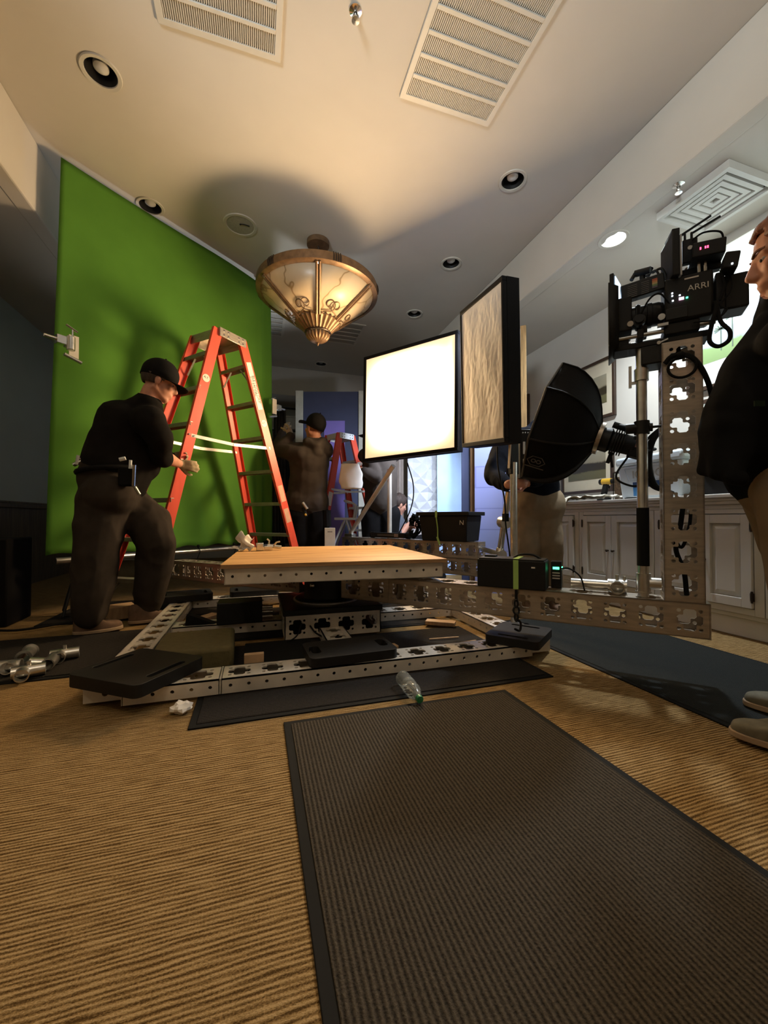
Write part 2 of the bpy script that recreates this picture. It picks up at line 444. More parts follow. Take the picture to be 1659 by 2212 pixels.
class MB:
    """collects shapes and links them as one mesh object"""
    def __init__(self, m=None):
        self.v = []
        self.f = []
        self.mi = []
        self.k = 0
        self.m = m or Matrix()
    def add(self, vs, fs):
        n = len(self.v)
        self.v += [self.m @ V(p) for p in vs]
        self.f += [tuple(n + i for i in q) for q in fs]
        self.mi += [self.k] * len(fs)
        return self
    def box(self, c, s, r=None):
        q = r or Matrix()
        vs = [V(c) + q.to_3x3() @ V((s[0] * a / 2, s[1] * b / 2, s[2] * d / 2)) for a in (-1, 1) for b in (-1, 1) for d in (-1, 1)]
        return self.add(vs, [(0, 1, 3, 2), (4, 6, 7, 5), (0, 4, 5, 1), (2, 3, 7, 6), (0, 2, 6, 4), (1, 5, 7, 3)])
    def bar(self, a, b, w, h, up=(0, 0, 1)):
        a, b = V(a), V(b)
        d = b - a
        if abs(d.normalized().dot(V(up))) > 0.99:
            up = (1, 0, 0)
        fr = frame(a, d, up)
        return self.box((a + b) / 2, (d.length, w, h), fr)
    def cyl(self, a, b, r0, r1=None, n=16, cap=True):
        r1 = r0 if r1 is None else r1
        a, b = V(a), V(b)
        d = (b - a).normalized()
        u = d.orthogonal().normalized()
        w = d.cross(u)
        vs = []
        for p, r in ((a, r0), (b, r1)):
            vs += [p + (u * math.cos(2 * math.pi * i / n) + w * math.sin(2 * math.pi * i / n)) * r for i in range(n)]
        fs = [(i, (i + 1) % n, n + (i + 1) % n, n + i) for i in range(n)]
        if cap:
            fs += [tuple(range(n))[::-1], tuple(range(n, 2 * n))]
        return self.add(vs, fs)
    def ring(self, a, b, r_out, r_in, n=24):
        """a pipe with wall thickness"""
        a, b = V(a), V(b)
        d = (b - a).normalized()
        u = d.orthogonal().normalized()
        w = d.cross(u)
        vs = []
        for p, r in ((a, r_out), (b, r_out), (b, r_in), (a, r_in)):
            vs += [p + (u * math.cos(2 * math.pi * i / n) + w * math.sin(2 * math.pi * i / n)) * r for i in range(n)]
        fs = []
        for k in range(4):
            q = (k + 1) % 4
            fs += [(k * n + i, k * n + (i + 1) % n, q * n + (i + 1) % n, q * n + i) for i in range(n)]
        return self.add(vs, fs)
    def tube(self, pts, r, n=8, closed=False, r1=None):
        pts = [V(p) for p in pts]
        N = len(pts)
        vs = []
        prev = None
        for i, p in enumerate(pts):
            if closed:
                t = pts[(i + 1) % N] - pts[i - 1]
            else:
                t = pts[min(i + 1, N - 1)] - pts[max(i - 1, 0)]
            t.normalize()
            u = prev - t * prev.dot(t) if prev else t.orthogonal()
            if u.length < 1e-5:
                u = t.orthogonal()
            u.normalize()
            prev = u
            w = t.cross(u)
            rr = r if r1 is None else r + (r1 - r) * i / (N - 1)
            vs += [p + (u * math.cos(2 * math.pi * k / n) + w * math.sin(2 * math.pi * k / n)) * rr for k in range(n)]
        fs = []
        for i in range(N if closed else N - 1):
            j = (i + 1) % N
            fs += [(i * n + k, i * n + (k + 1) % n, j * n + (k + 1) % n, j * n + k) for k in range(n)]
        if not closed:
            fs += [tuple(range(n))[::-1], tuple((N - 1) * n + k for k in range(n))]
        return self.add(vs, fs)
    def lathe(self, prof, n=32, o=(0, 0, 0), flute=0, depth=0.0, m=None, cap=False):
        """profile of (radius, height) turned about z; flute gives a scalloped section"""
        vs = []
        m = m or Matrix()
        for r, z in prof:
            for i in range(n):
                a = 2 * math.pi * i / n
                q = r * (1 + depth * abs(math.sin(a * flute / 2))) if flute else r
                vs.append(V(o) + m @ V((q * math.cos(a), q * math.sin(a), z)))
        fs = []
        for k in range(len(prof) - 1):
            fs += [(k * n + i, k * n + (i + 1) % n, (k + 1) * n + (i + 1) % n, (k + 1) * n + i) for i in range(n)]
        if cap and prof[0][0] > 1e-4:
            fs.append(tuple(range(n))[::-1])
        if cap and prof[-1][0] > 1e-4:
            fs.append(tuple((len(prof) - 1) * n + i for i in range(n)))
        return self.add(vs, fs)
    def ball(self, c, r, n=16, m=None):
        r = (r, r, r) if not hasattr(r, '__len__') else r
        q = (m or Matrix()).to_3x3()
        h = n // 2
        vs = [V(c) + q @ V((0, 0, -r[2]))]
        for j in range(1, h):
            t = math.pi * j / h - math.pi / 2
            vs += [V(c) + q @ V((r[0] * math.cos(t) * math.cos(2 * math.pi * i / n), r[1] * math.cos(t) * math.sin(2 * math.pi * i / n), r[2] * math.sin(t))) for i in range(n)]
        vs.append(V(c) + q @ V((0, 0, r[2])))
        fs = [(0, 1 + (i + 1) % n, 1 + i) for i in range(n)]
        for j in range(h - 2):
            a, b = 1 + j * n, 1 + (j + 1) * n
            fs += [(a + i, a + (i + 1) % n, b + (i + 1) % n, b + i) for i in range(n)]
        a = 1 + (h - 2) * n
        fs += [(a + i, a + (i + 1) % n, len(vs) - 1) for i in range(n)]
        return self.add(vs, fs)
    def prism(self, pts, z0, z1):
        n = len(pts)
        vs = [(p[0], p[1], z0) for p in pts] + [(p[0], p[1], z1) for p in pts]
        return self.add(vs, [tuple(range(n))[::-1], tuple(range(n, 2 * n))] + [(i, (i + 1) % n, n + (i + 1) % n, n + i) for i in range(n)])
    def plate(self, loops, z0, z1):
        """flat plate: first loop outside, the others cut through"""
        tri = tessellate_polygon([[V((p[0], p[1], 0)) for p in l] for l in loops])
        flat = [p for l in loops for p in l]
        n = len(flat)
        vs = [(p[0], p[1], z0) for p in flat] + [(p[0], p[1], z1) for p in flat]
        fs = []
        for t in tri:
            a, b, c = (V(flat[i]) for i in t)
            s = (b[0] - a[0]) * (c[1] - a[1]) - (b[1] - a[1]) * (c[0] - a[0])
            t = tuple(t) if s > 0 else tuple(t)[::-1]
            fs += [t[::-1], tuple(n + i for i in t)]
        k = 0
        for l in loops:
            m = len(l)
            fs += [(k + i, k + (i + 1) % m, n + k + (i + 1) % m, n + k + i) for i in range(m)]
            k += m
        return self.add(vs, fs)
    def grid(self, nx, ny, fn):
        vs = [fn(i / nx, j / ny) for j in range(ny + 1) for i in range(nx + 1)]
        fs = [(j * (nx + 1) + i, j * (nx + 1) + i + 1, (j + 1) * (nx + 1) + i + 1, (j + 1) * (nx + 1) + i) for j in range(ny) for i in range(nx)]
        return self.add(vs, fs)
    def build(self, name, mats, parent=None, bev=0.0, smooth=35, solid=0.0, origin=None, fix=True):
        me = bpy.data.meshes.new(name)
        vs = self.v
        top = parent is None
        if origin is not None:
            o = V(origin)
        elif top and vs:
            lo = V([min(p[i] for p in vs) for i in range(3)])
            hi = V([max(p[i] for p in vs) for i in range(3)])
            o = V(((lo[0] + hi[0]) / 2, (lo[1] + hi[1]) / 2, lo[2]))
        else:
            o = V((0, 0, 0))
        me.from_pydata([p - o for p in vs], [], self.f)
        mats = mats if isinstance(mats, (list, tuple)) else [mats]
        for m in mats:
            me.materials.append(M[m] if isinstance(m, str) else m)
        if len(mats) > 1:
            me.polygons.foreach_set('material_index', self.mi)
        if fix:
            b = bmesh.new()
            b.from_mesh(me)
            bmesh.ops.recalc_face_normals(b, faces=b.faces)
            b.to_mesh(me)
            b.free()
        if smooth:
            me.shade_smooth()
            me.set_sharp_from_angle(angle=math.radians(smooth))
        ob = bpy.data.objects.new(name, me)
        ob.location = o
        COL.objects.link(ob)
        if parent is not None:
            ob.parent = parent
            if parent.parent is None:
                ob.matrix_parent_inverse = Matrix.Translation(-parent.location)
            elif parent.location.length > 0:
                ob.matrix_parent_inverse = Matrix.Translation(-parent.location)
        if solid:
            md = ob.modifiers.new('thickness', 'SOLIDIFY')
            md.thickness = solid
            md.offset = 0
        if bev:
            md = ob.modifiers.new('edges', 'BEVEL')
            md.width = bev
            md.segments = 2
            md.limit_method = 'ANGLE'
            md.angle_limit = math.radians(40)
        return ob

def thing(name, label, cat, loc=(0, 0, 0), group=None):
    o = bpy.data.objects.new(name, None)
    o.empty_display_size = 0.05
    o.location = loc
    COL.objects.link(o)
    return tag(o, label, cat, group)

def tag(o, label, cat, group=None):
    o['label'] = label
    o['category'] = cat
    if group:
        o['group'] = group
    return o

def struct(o, label=None):
    o['kind'] = 'structure'
    if label:
        o['label'] = label
    return o

def circle(cx, cy, r, n=20, rev=False):
    p = [(cx + r * math.cos(2 * math.pi * i / n), cy + r * math.sin(2 * math.pi * i / n)) for i in range(n)]
    return p[::-1] if rev else p

def text(name, s, m, size, mt, parent, align='CENTER', thick=0.0006):
    """lettering as a thin mesh of its own; m places it, x along the line, z out of the surface"""
    c = bpy.data.curves.new(name, 'FONT')
    c.body = s
    c.size = size
    c.align_x = align
    c.align_y = 'CENTER'
    c.extrude = thick
    t = bpy.data.objects.new(name, c)
    COL.objects.link(t)
    bpy.context.view_layer.update()
    me = bpy.data.meshes.new_from_object(t.evaluated_get(bpy.context.evaluated_depsgraph_get()))
    bpy.data.objects.remove(t)
    me.materials.clear()
    me.materials.append(M[mt])
    me.transform(m)
    o = bpy.data.objects.new(name, me)
    COL.objects.link(o)
    o.parent = parent
    o.matrix_parent_inverse = Matrix.Translation(-parent.location)
    return o

def curve_pts(ctrl, n=8):
    """smooth path through control points (Catmull-Rom)"""
    P = [V(p) for p in ctrl]
    P = [P[0] * 2 - P[1]] + P + [P[-1] * 2 - P[-2]]
    out = []
    for i in range(1, len(P) - 2):
        for k in range(n):
            t = k / n
            a, b, c, d = P[i - 1], P[i], P[i + 1], P[i + 2]
            out.append(0.5 * ((2 * b) + (c - a) * t + (2 * a - 5 * b + 4 * c - d) * t * t + (3 * b - a - 3 * c + d) * t ** 3))
    out.append(P[-2])
    return out


# ------------------------------------------------------------------ room shell
XL, XR = -1.54, 2.55          # tray ceiling edges
WL, WR = -2.46, 3.50          # side walls
Y0, Y1, YT = -3.0, 8.2, 7.4   # back of the viewer, far wall, end of the tray
ZC, ZL = 3.46, 2.96
CANS = [(-0.92, 2.82), (-0.90, 3.92), (1.95, 2.74), (1.96, 3.84), (1.98, 4.94), (1.06, 7.05), (-0.9, -0.5), (1.4, -0.7), (-0.92, 1.2), (1.95, 1.2)]

b = MB()
b.box(((WL + WR) / 2, (Y0 + Y1) / 2, -0.05), (WR - WL + 0.4, Y1 - Y0 + 0.4, 0.1))
struct(b.build('floor', 'carpet', smooth=0, origin=(0, 0, 0)), 'gold-brown looped carpet covering the floor')

b = MB()
b.plate([[(XL, Y0), (XR, Y0), (XR, YT), (XL, YT)]] + [circle(x, y, 0.088, 24, True) for x, y in CANS], ZC, ZC + 0.12)
b.box(((WL + XL) / 2 - 0.1, (Y0 + Y1) / 2, ZL + 0.06), (XL - WL + 0.2, Y1 - Y0, 0.12))
b.plate([[(XR, Y0), (WR + 0.2, Y0), (WR + 0.2, Y1), (XR, Y1)], circle(2.69, 2.47, 0.085, 24, True)], ZL, ZL + 0.12)
b.box(((XL + XR) / 2, (YT + Y1) / 2, ZL + 0.06), (XR - XL, Y1 - YT, 0.12))
struct(b.build('ceiling', 'ceiling', smooth=0, origin=(0, 0, 0)), 'plastered tray ceiling with lower side strips')
for nm, c, s in (('trim_1', (XL - 0.054, (Y0 + YT) / 2, (ZC + ZL) / 2 - 0.002), (0.12, YT - Y0, ZC - ZL + 0.004)),
                 ('trim_2', (XR + 0.054, (Y0 + YT) / 2, (ZC + ZL) / 2 - 0.002), (0.12, YT - Y0, ZC - ZL + 0.004)),
                 ('trim_3', ((XL + XR) / 2, YT + 0.054, (ZC + ZL) / 2 - 0.002), (XR - XL, 0.12, ZC - ZL + 0.004))):
    b = MB()
    b.box(c, s)
    struct(b.build(nm, 'ceiling', bev=0.012, smooth=0), {'trim_1': 'left-hand', 'trim_2': 'right-hand', 'trim_3': 'far'}[nm] + ' drop of the tray ceiling')
for nm, c, s, m_ in (('wall_right', (WR + 0.1, (Y0 + Y1) / 2, ZL / 2), (0.2, Y1 - Y0 + 0.4, ZL + 0.1), 'wall'),
                     ('wall_left', (WL - 0.1, (Y0 + Y1) / 2, ZL / 2), (0.2, Y1 - Y0 + 0.4, ZL + 0.1), 'wall_grey'),
                     ('wall_back', ((WL + WR) / 2, Y1 + 0.1, ZC / 2), (WR - WL + 0.4, 0.2, ZC), 'wall'),
                     ('wall_front', ((WL + WR) / 2, Y0 - 0.1, ZC / 2 + 0.1), (WR - WL + 0.4, 0.2, ZC + 0.2), 'wall')):
    b = MB()
    b.box(c, s)
    struct(b.build(nm, m_, smooth=0, origin=(0, 0, 0)))
# dark wainscot with a chair rail along the left wall
b = MB()
b.box((WL + 0.011, 2.6, 0.43), (0.022, 11, 0.86))
struct(b.build('trim_4', 'wainscot', smooth=0), 'dark wood wainscot along the left wall')
b = MB()
b.box((WL + 0.02, 2.6, 0.875), (0.04, 11, 0.045))
b.box((WL + 0.015, 2.6, 0.91), (0.03, 11, 0.025))
struct(b.build('trim_5', 'wainscot', bev=0.006), 'chair rail above the wainscot on the left wall')
b = MB()
b.box((WL + 0.03, 3.66, 1.45), (0.06, 0.10, 2.9))
struct(b.build('trim_6', 'wainscot', bev=0.006), 'brown upright casing on the left wall')

# black window of the far wall with its blind box
w = thing('window_1', 'tall black window in the far wall with a white valance', 'window', (-0.15, Y1 - 0.05, 0.3))
w['kind'] = 'structure'
b = MB()
for x in (-1.5, 0.55, 1.2):
    b.box((x, Y1 - 0.04, 1.5), (0.09, 0.08, 2.5))
for z in (0.3, 2.72):
    b.box((-0.15, Y1 - 0.04, z), (2.8, 0.08, 0.09))
b.build('window_frame', 'black_metal', w, bev=0.005)
b = MB()
b.box((-0.15, Y1 - 0.03, 1.5), (2.7, 0.015, 2.4))
b.build('pane', 'window_glass', w, smooth=0)
b = MB()
b.box((-0.15, Y1 - 0.11, 2.60), (2.75, 0.16, 0.22))
b.box((-0.15, Y1 - 0.12, 2.72), (2.85, 0.2, 0.03))
b.build('valance', 'white_trim', w, bev=0.006)
p = MB()
p.tube([(-1.6, Y1 - 0.28, 2.86), (1.0, Y1 - 0.28, 2.86)], 0.02, 10)
p.ball((1.0, Y1 - 0.28, 2.86), 0.035, 12)
p.ball((-1.6, Y1 - 0.28, 2.86), 0.035, 12)
for x in (-1.4, 0.8):
    p.tube([(x, Y1 - 0.28, 2.86), (x, Y1, 2.86)], 0.01, 8)
tag(p.build('curtain_rod', 'black_metal'), 'black curtain rod above the far black window', 'curtain rod')
c = MB()
c.grid(30, 6, lambda u, v: (0.30 + 0.22 * u, Y1 - 0.25 + 0.03 * math.sin(u * 26), 0.03 + 2.805 * v))
tag(c.build('curtain', mat('brown_curtain_cloth', (0.10, 0.08, 0.065), 0.9), smooth=60, solid=0.004), 'narrow brown curtain hanging from the rod beside the far window', 'curtain')
# a lit lattice window left of it, seen past the edge of the green cloth
w = thing('window_2', 'small lit lattice window beyond the edge of the green cloth', 'window', (0.4072, 8.1, 1.825))
w['kind'] = 'structure'
x0, x1 = -0.47, 0.13
zb, zt = 1.50, 2.30
b = MB()
b.box(((x0 + x1) / 2, Y1 - 0.065, (zb + zt) / 2), (x1 - x0, 0.02, zt - zb))
b.build('lit_pane', 'window_lit', w, smooth=0)
b = MB()
for i in range(7):
    b.box((x0 + (x1 - x0) * i / 6, Y1 - 0.08, (zb + zt) / 2), (0.012, 0.02, zt - zb))
for i in range(9):
    b.box(((x0 + x1) / 2, Y1 - 0.08, zb + (zt - zb) * i / 8), (x1 - x0, 0.02, 0.012))
b.build('lattice', 'black_metal', w, smooth=0)

# curtain pole end on the left wall
p = MB()
p.tube([(WL + 0.13, 1.6, 2.62), (WL + 0.13, 3.72, 2.62)], 0.016, 10)
p.ball((WL + 0.13, 3.74, 2.62), (0.04, 0.045, 0.04), 14)
p.tube([(WL + 0.13, 3.45, 2.62), (WL + 0.0, 3.45, 2.58)], 0.009, 8)
tag(p.build('curtain_pole', 'black_metal'), 'black curtain pole with ball finial on the left wall', 'curtain pole')

# recessed lamps
def can(x, y, z, label, lit=False, bulb=True, group='unlit black recessed downlights in the tray ceiling'):
    t = thing('recessed_downlight', label, 'ceiling light', (x, y, z - 0.01), None if lit else group)
    b = MB()
    b.lathe([(0.112, -0.001), (0.108, -0.009), (0.088, -0.007), (0.086, 0.0), (0.086, 0.02)], 32, (x, y, z))
    b.build('trim_ring', 'vent', t, smooth=40)
    b = MB()
    if lit:
        b.lathe([(0.0, -0.006), (0.05, -0.005), (0.084, 0.004), (0.084, 0.02), (0.0, 0.02)], 32, (x, y, z))
        b.build('lens', 'lamp_lit', t)
    else:
        b.lathe([(0.086, 0.0), (0.078, 0.05), (0.07, 0.11), (0.0, 0.115)], 32, (x, y, z))
        b.build('baffle', 'black_hole', t, smooth=40, fix=False)
        b = MB()
        b.lathe([(0.0, 0.008), (0.02, 0.010), (0.042, 0.026), (0.045, 0.045), (0.026, 0.09), (0.0, 0.112)], 20, (x, y, z))
        b.build('bulb', 'bulb', t)
LBL = ['unlit recessed downlight with a pale bulb, front left of the ceiling near a vent',
       'black recessed downlight half hidden by the top edge of the green cloth',
       'black recessed downlight nearest the right-hand ceiling drop, largest of its row',
       'black recessed downlight above the dark softbox, second of its row from the viewer',
       'small black recessed downlight above the lit softbox, third of its row from the viewer',
       'tiny black recessed downlight at the far end of the ceiling under the hanging lamp',
       None, None, None, None]
for (x, y), l in zip(CANS, LBL):
    if l:
        can(x, y, ZC, l)
can(2.69, 2.47, ZL, 'glowing white recessed downlight in the low ceiling strip', True)

# louvred vents
def vent(x0, x1, y0, y1, z, label, n):
    t = thing('ceiling_vent', label, 'ceiling vent', ((x0 + x1) / 2, (y0 + y1) / 2, z - 0.02), 'rectangular vents in the tray ceiling')
    b = MB()
    e = 0.035
    b.plate([[(x0, y0), (x1, y0), (x1, y1), (x0, y1)], [(x0 + e, y0 + e), (x0 + e, y1 - e), (x1 - e, y1 - e), (x1 - e, y0 + e)]], z - 0.014, z - 0.001)
    b.build('frame', 'vent', t, bev=0.002)
    b = MB()
    b.box(((x0 + x1) / 2, (y0 + y1) / 2, z - 0.0035), (x1 - x0 - 2 * e, y1 - y0 - 2 * e, 0.004))
    b.build('grille_core', 'vent_dark', t)
    p = (y1 - y0 - 2 * e) / n
    b = MB()
    k = int((x1 - x0 - 2 * e) / 0.011)
    for i in range(k):
        b.box((x0 + e + (i + 0.5) * (x1 - x0 - 2 * e) / k, (y0 + y1) / 2, z - 0.008), (0.0045, y1 - y0 - 2 * e, 0.007))
    b.build('fins', 'vent', t, smooth=0)
    for i in range(1, n):
        b = MB()
        b.box(((x0 + x1) / 2, y0 + e + p * i, z - 0.012), (x1 - x0 - 2 * e, 0.022, 0.010))
        b.build('cross_bar', 'vent', t, bev=0.002)
vent(0.86, 1.51, 1.17, 2.40, ZC, 'large louvred ceiling vent right of centre, closest to the viewer', 10)
vent(-0.53, 0.12, 1.20, 2.43, ZC, 'large louvred ceiling vent left of centre, cut by the top of the photo', 10)
vent(0.84, 1.45, 5.43, 6.12, ZC, 'small far ceiling vent half behind the hanging lamp, right side', 5)
vent(-0.26, 0.36, 5.45, 6.14, ZC, 'small far ceiling vent beside the right edge of the green cloth', 5)

# stepped air diffuser of the low strip
t = thing('air_diffuser', 'square stepped air diffuser hanging under the low ceiling by the camera', 'air vent', (3.0, 1.93, ZL - 0.05))
for k, (r, dz) in enumerate(((0.235, 0.0), (0.18, 0.022), (0.135, 0.03), (0.092, 0.036), (0.05, 0.042))):
    b = MB()
    q = r - 0.028
    z0 = ZL - 0.052 + dz * 0.55
    vs, fs = [], []
    for rr, zz in ((r, z0 + 0.05), (r, z0), (q, z0), (q - 0.012, z0 + 0.028)):
        vs += [(3.0 + sx * rr, 1.93 + sy * rr, zz) for sx, sy in ((-1, -1), (1, -1), (1, 1), (-1, 1))]
    for j in range(3):
        fs += [(j * 4 + i, j * 4 + (i + 1) % 4, j * 4 + 4 + (i + 1) % 4, j * 4 + 4 + i) for i in range(4)]
    b.add(vs, fs)
    b.build('louvre_ring', 'white_trim', t, smooth=0, solid=0.003)
b = MB()
b.box((3.0, 1.93, ZL - 0.004), (0.44, 0.44, 0.006))
b.build('back_plate', 'black_hole', t, smooth=0)

def sprinkler(x, y, z, label):
    t = thing('sprinkler_head', label, 'sprinkler', (x, y, z - 0.06))
    b = MB()
    b.lathe([(0.035, 0.0), (0.034, -0.006), (0.012, -0.012), (0.011, -0.02)], 24, (x, y, z))
    b.build('escutcheon', 'chrome', t)
    b = MB()
    b.cyl((x, y, z - 0.01), (x, y, z - 0.035), 0.008, n=12)
    for s in (-1, 1):
        b.tube([(x + 0.012 * s, y, z - 0.02), (x + 0.016 * s, y, z - 0.04), (x + 0.004 * s, y, z - 0.055)], 0.003, 6)
    b.build('body', 'chrome', t)
    b = MB()
    b.lathe([(0.0, -0.055), (0.02, -0.056), (0.021, -0.059), (0.0, -0.06)], 18, (x, y, z))
    b.build('deflector', 'chrome', t)
sprinkler(2.66, 1.93, ZL, 'chrome sprinkler head in the low ceiling strip beside the air diffuser')
sprinkler(0.49, 2.06, ZC, 'chrome sprinkler head in the high ceiling between the two large vents')

t = thing('ceiling_speaker', 'round pale ceiling speaker grille in the shadow near the hanging lamp', 'ceiling speaker', (-0.16, 3.92, ZC - 0.01))
b = MB()
b.lathe([(0.15, 0.0), (0.146, -0.008), (0.125, -0.008), (0.12, -0.003)], 36, (-0.16, 3.92, ZC))
b.build('rim', 'vent', t)
b = MB()
b.lathe([(0.12, -0.003), (0.0, -0.006)], 36, (-0.16, 3.92, ZC))
b.build('grille', 'vent_dark', t)
b = MB()
b.tube(curve_pts([(-0.16, 3.90, ZC - 0.007), (-0.13, 3.89, ZC - 0.01), (-0.08, 3.9, ZC - 0.008)]), 0.004, 6)
b.ball((-0.16, 3.90, ZC - 0.008), 0.008, 8)
b.build('wire_end', 'black_plastic', t)

# rubber-backed rib mats
def floor_mat(m, sx, sy, mt, label, z=0.0):
    t = thing('floor_mat', label, 'floor mat', m.translation, 'ribbed entrance mats on the carpet')
    b = MB(m)
    b.box((0, 0, z + 0.003), (sx, sy, 0.006))
    b.build('rubber_border', 'rubber', t, bev=0.002)
    b = MB(m)
    b.box((0, 0, z + 0.006), (sx - 0.05, sy - 0.05, 0.008))
    o = b.build('ribbed_pile', mt, t, bev=0.003)
floor_mat(rotz((0.557, 0.45, 0), 0), 0.925, 2.11, 'mat_long', 'long charcoal ribbed mat running towards the viewer in the foreground')
floor_mat(rotz((0.545, 2.02, 0), 0.3), 1.55, 0.92, 'mat_cross', 'dark ribbed mat lying crosswise under the front aluminium rail')
floor_mat(rotz((2.03, 1.62, 0), 0), 0.88, 1.80, 'mat_blue', 'slate blue-grey mat beside the cabinets under the right-hand man')
floor_mat(rotz((-1.36, 2.62, 0), 2), 1.40, 0.80, 'mat_cross', 'dark mat on the left under the man at the ladder and the pipe fittings')
floor_mat(rotz((0.45, 3.02, 0), 0), 1.62, 0.86, 'mat_cross', 'dark mat inside the aluminium floor frame under the turntable', 0.001)
floor_mat(rotz((-0.7, 3.75, 0), 0), 1.5, 0.80, 'mat_cross', 'dark mat behind the floor frame at the foot of the green cloth')


# ------------------------------------------------------------------ bolted aluminium truss rig
C = V((0.46, 2.78, 0))
U = V((0.6902, -0.7236, 0))      # along the long camera arm, towards the camera post
Nn = V((-0.7236, -0.6902, 0))    # sideways, towards the viewer
Z = V((0, 0, 1))

def cross_hole(cx, cy, w, h, c=0.008):
    """plus-shaped cut-out with clipped corners"""
    a, b = w / 2, h / 2
    x1, y1 = a * 0.50, b * 0.44
    pts = [(a, -y1), (a, y1), (x1, y1), (x1, b), (-x1, b), (-x1, y1), (-a, y1), (-a, -y1), (-x1, -y1), (-x1, -b), (x1, -b), (x1, -y1)]
    out = []
    n = len(pts)
    for i in range(n):
        p, q, r = V(pts[i - 1]), V(pts[i]), V(pts[(i + 1) % n])
        d1, d2 = (q - p).normalized(), (r - q).normalized()
        cc = c if d1[0] * d2[1] - d1[1] * d2[0] > 0 else c * 0.4
        for s in (-d1, d2):
            e = q + s * cc
            out.append((cx + e[0], cy + e[1]))
    return out[::-1]

CELLS = {}
def cell(pitch, w):
    if (pitch, w) not in CELLS:
        loops = [[(0, -w / 2), (pitch, -w / 2), (pitch, w / 2), (0, w / 2)],
                 cross_hole(pitch / 2, 0, pitch * 0.66, w * 0.62)]
        for sx in (-1, 1):
            for sy in (-1, 1):
                loops.append(circle(pitch / 2 + sx * pitch * 0.275, sy * w * 0.262, 0.0080 * w / 0.15, 12, True))
        CELLS[(pitch, w)] = loops
    return CELLS[(pitch, w)]

def face(b, fr, L, w, t, kind, pitch=0.145):
    """one wall of a beam: cross-shaped windows, a row of bolt holes or plain"""
    keep = b.m
    n = max(1, round(L / pitch))
    q = L / n
    for i in range(n):
        b.m = keep @ fr @ Matrix.Translation((i * q, 0, 0))
        if kind == 'cross':
            b.plate(cell(round(q, 5), w), -t, 0)
        elif kind == 'row':
            b.plate([[(0, -w / 2), (q, -w / 2), (q, w / 2), (0, w / 2)], circle(q * 0.5, 0, 0.0075, 12, True)], -t, 0)
        else:
            b.plate([[(0, -w / 2), (q, -w / 2), (q, w / 2), (0, w / 2)]], -t, 0)
    b.m = keep

def beam(name, label, p0, p1, w, h, z, side='cross', top='cross', bottom='cross', mt='alu', cat='truss beam', group=None, pitch=0.145, sp=None, zdir=(0, 0, 1)):
    """hollow square beam whose bottom centre line runs p0 to p1"""
    p0, p1 = V(p0), V(p1)
    base = frame(p0, p1 - p0, zdir)
    if zdir == (0, 0, 1):
        base.translation.z = z
    L = (p1 - p0).length
    b = MB(base)
    t = 0.006
    R = Matrix.Rotation
    sp = sp or (pitch / 2 if side == 'row' else pitch)
    face(b, Matrix.Translation((0, w / 2, h / 2)) @ R(math.radians(-90), 4, 'X'), L, h, t, side, sp)
    face(b, Matrix.Translation((0, -w / 2, h / 2)) @ R(math.radians(90), 4, 'X'), L, h, t, side, sp)
    face(b, Matrix.Translation((0, 0, h)), L, w, t, top, pitch)
    if bottom:
        face(b, Matrix.Translation((0, 0, 0)) @ R(math.radians(180), 4, 'X'), L, w, t, bottom, pitch)
    for x in (0.0, L):
        f2 = Matrix.Translation((x, 0, h / 2)) @ R(math.radians(90), 4, 'Y')
        b.m = base @ f2
        e = 0.02 if h < 0.1 else 0.03
        b.plate([[(-h / 2, -w / 2), (h / 2, -w / 2), (h / 2, w / 2), (-h / 2, w / 2)], circle(0, 0, h / 2 - e, 16, True)], -0.003, 0.003)
    o = b.build(name, mt, smooth=0)
    return tag(o, label, cat, group)

FG = 'low aluminium rails of the floor frame'
beam('frame_rail', 'short aluminium rail piece at the front left corner of the floor frame', (-0.495, 1.876, 0), (-0.145, 1.876, 0), 0.152, 0.062, 0.015, 'row', 'cross', None, 'alu_bar', 'frame rail', FG)
beam('frame_rail', 'longest aluminium rail, along the front of the floor frame over the dark mat', (-0.138, 1.876, 0), (1.385, 1.876, 0), 0.152, 0.062, 0.015, 'row', 'cross', None, 'alu_bar', 'frame rail', FG)
beam('frame_rail', 'left side aluminium rail running back past the feet of the man at the ladder', (-0.572, 1.87, 0), (-0.572, 3.75, 0), 0.148, 0.062, 0.014, 'row', 'cross', None, 'alu_bar', 'frame rail', FG)
beam('frame_rail', 'right side aluminium rail running back under the camera arm', (1.465, 1.85, 0), (1.465, 3.75, 0), 0.148, 0.062, 0.014, 'row', 'cross', None, 'alu_bar', 'frame rail', FG)
beam('frame_rail', 'rear aluminium rail behind the turntable, under the back of the plywood', (-0.49, 3.66, 0), (1.385, 3.66, 0), 0.152, 0.062, 0.015, 'row', 'cross', None, 'alu_bar', 'frame rail', FG)
beam('frame_rail', 'middle cross rail left of the turntable, under a black box', (-0.49, 2.80, 0), (0.155, 2.80, 0), 0.152, 0.062, 0.015, 'row', 'cross', None, 'alu_bar', 'frame rail', FG)
beam('frame_rail', 'middle cross rail right of the turntable', (0.765, 2.80, 0), (1.385, 2.80, 0), 0.152, 0.062, 0.015, 'row', 'cross', None, 'alu_bar', 'frame rail', FG)
beam('frame_rail', 'short centre rail from the front rail back to the turntable base', (0.44, 1.956, 0), (0.44, 2.465, 0), 0.148, 0.058, 0.015, 'row', 'cross', None, 'alu_bar', 'frame rail', FG)

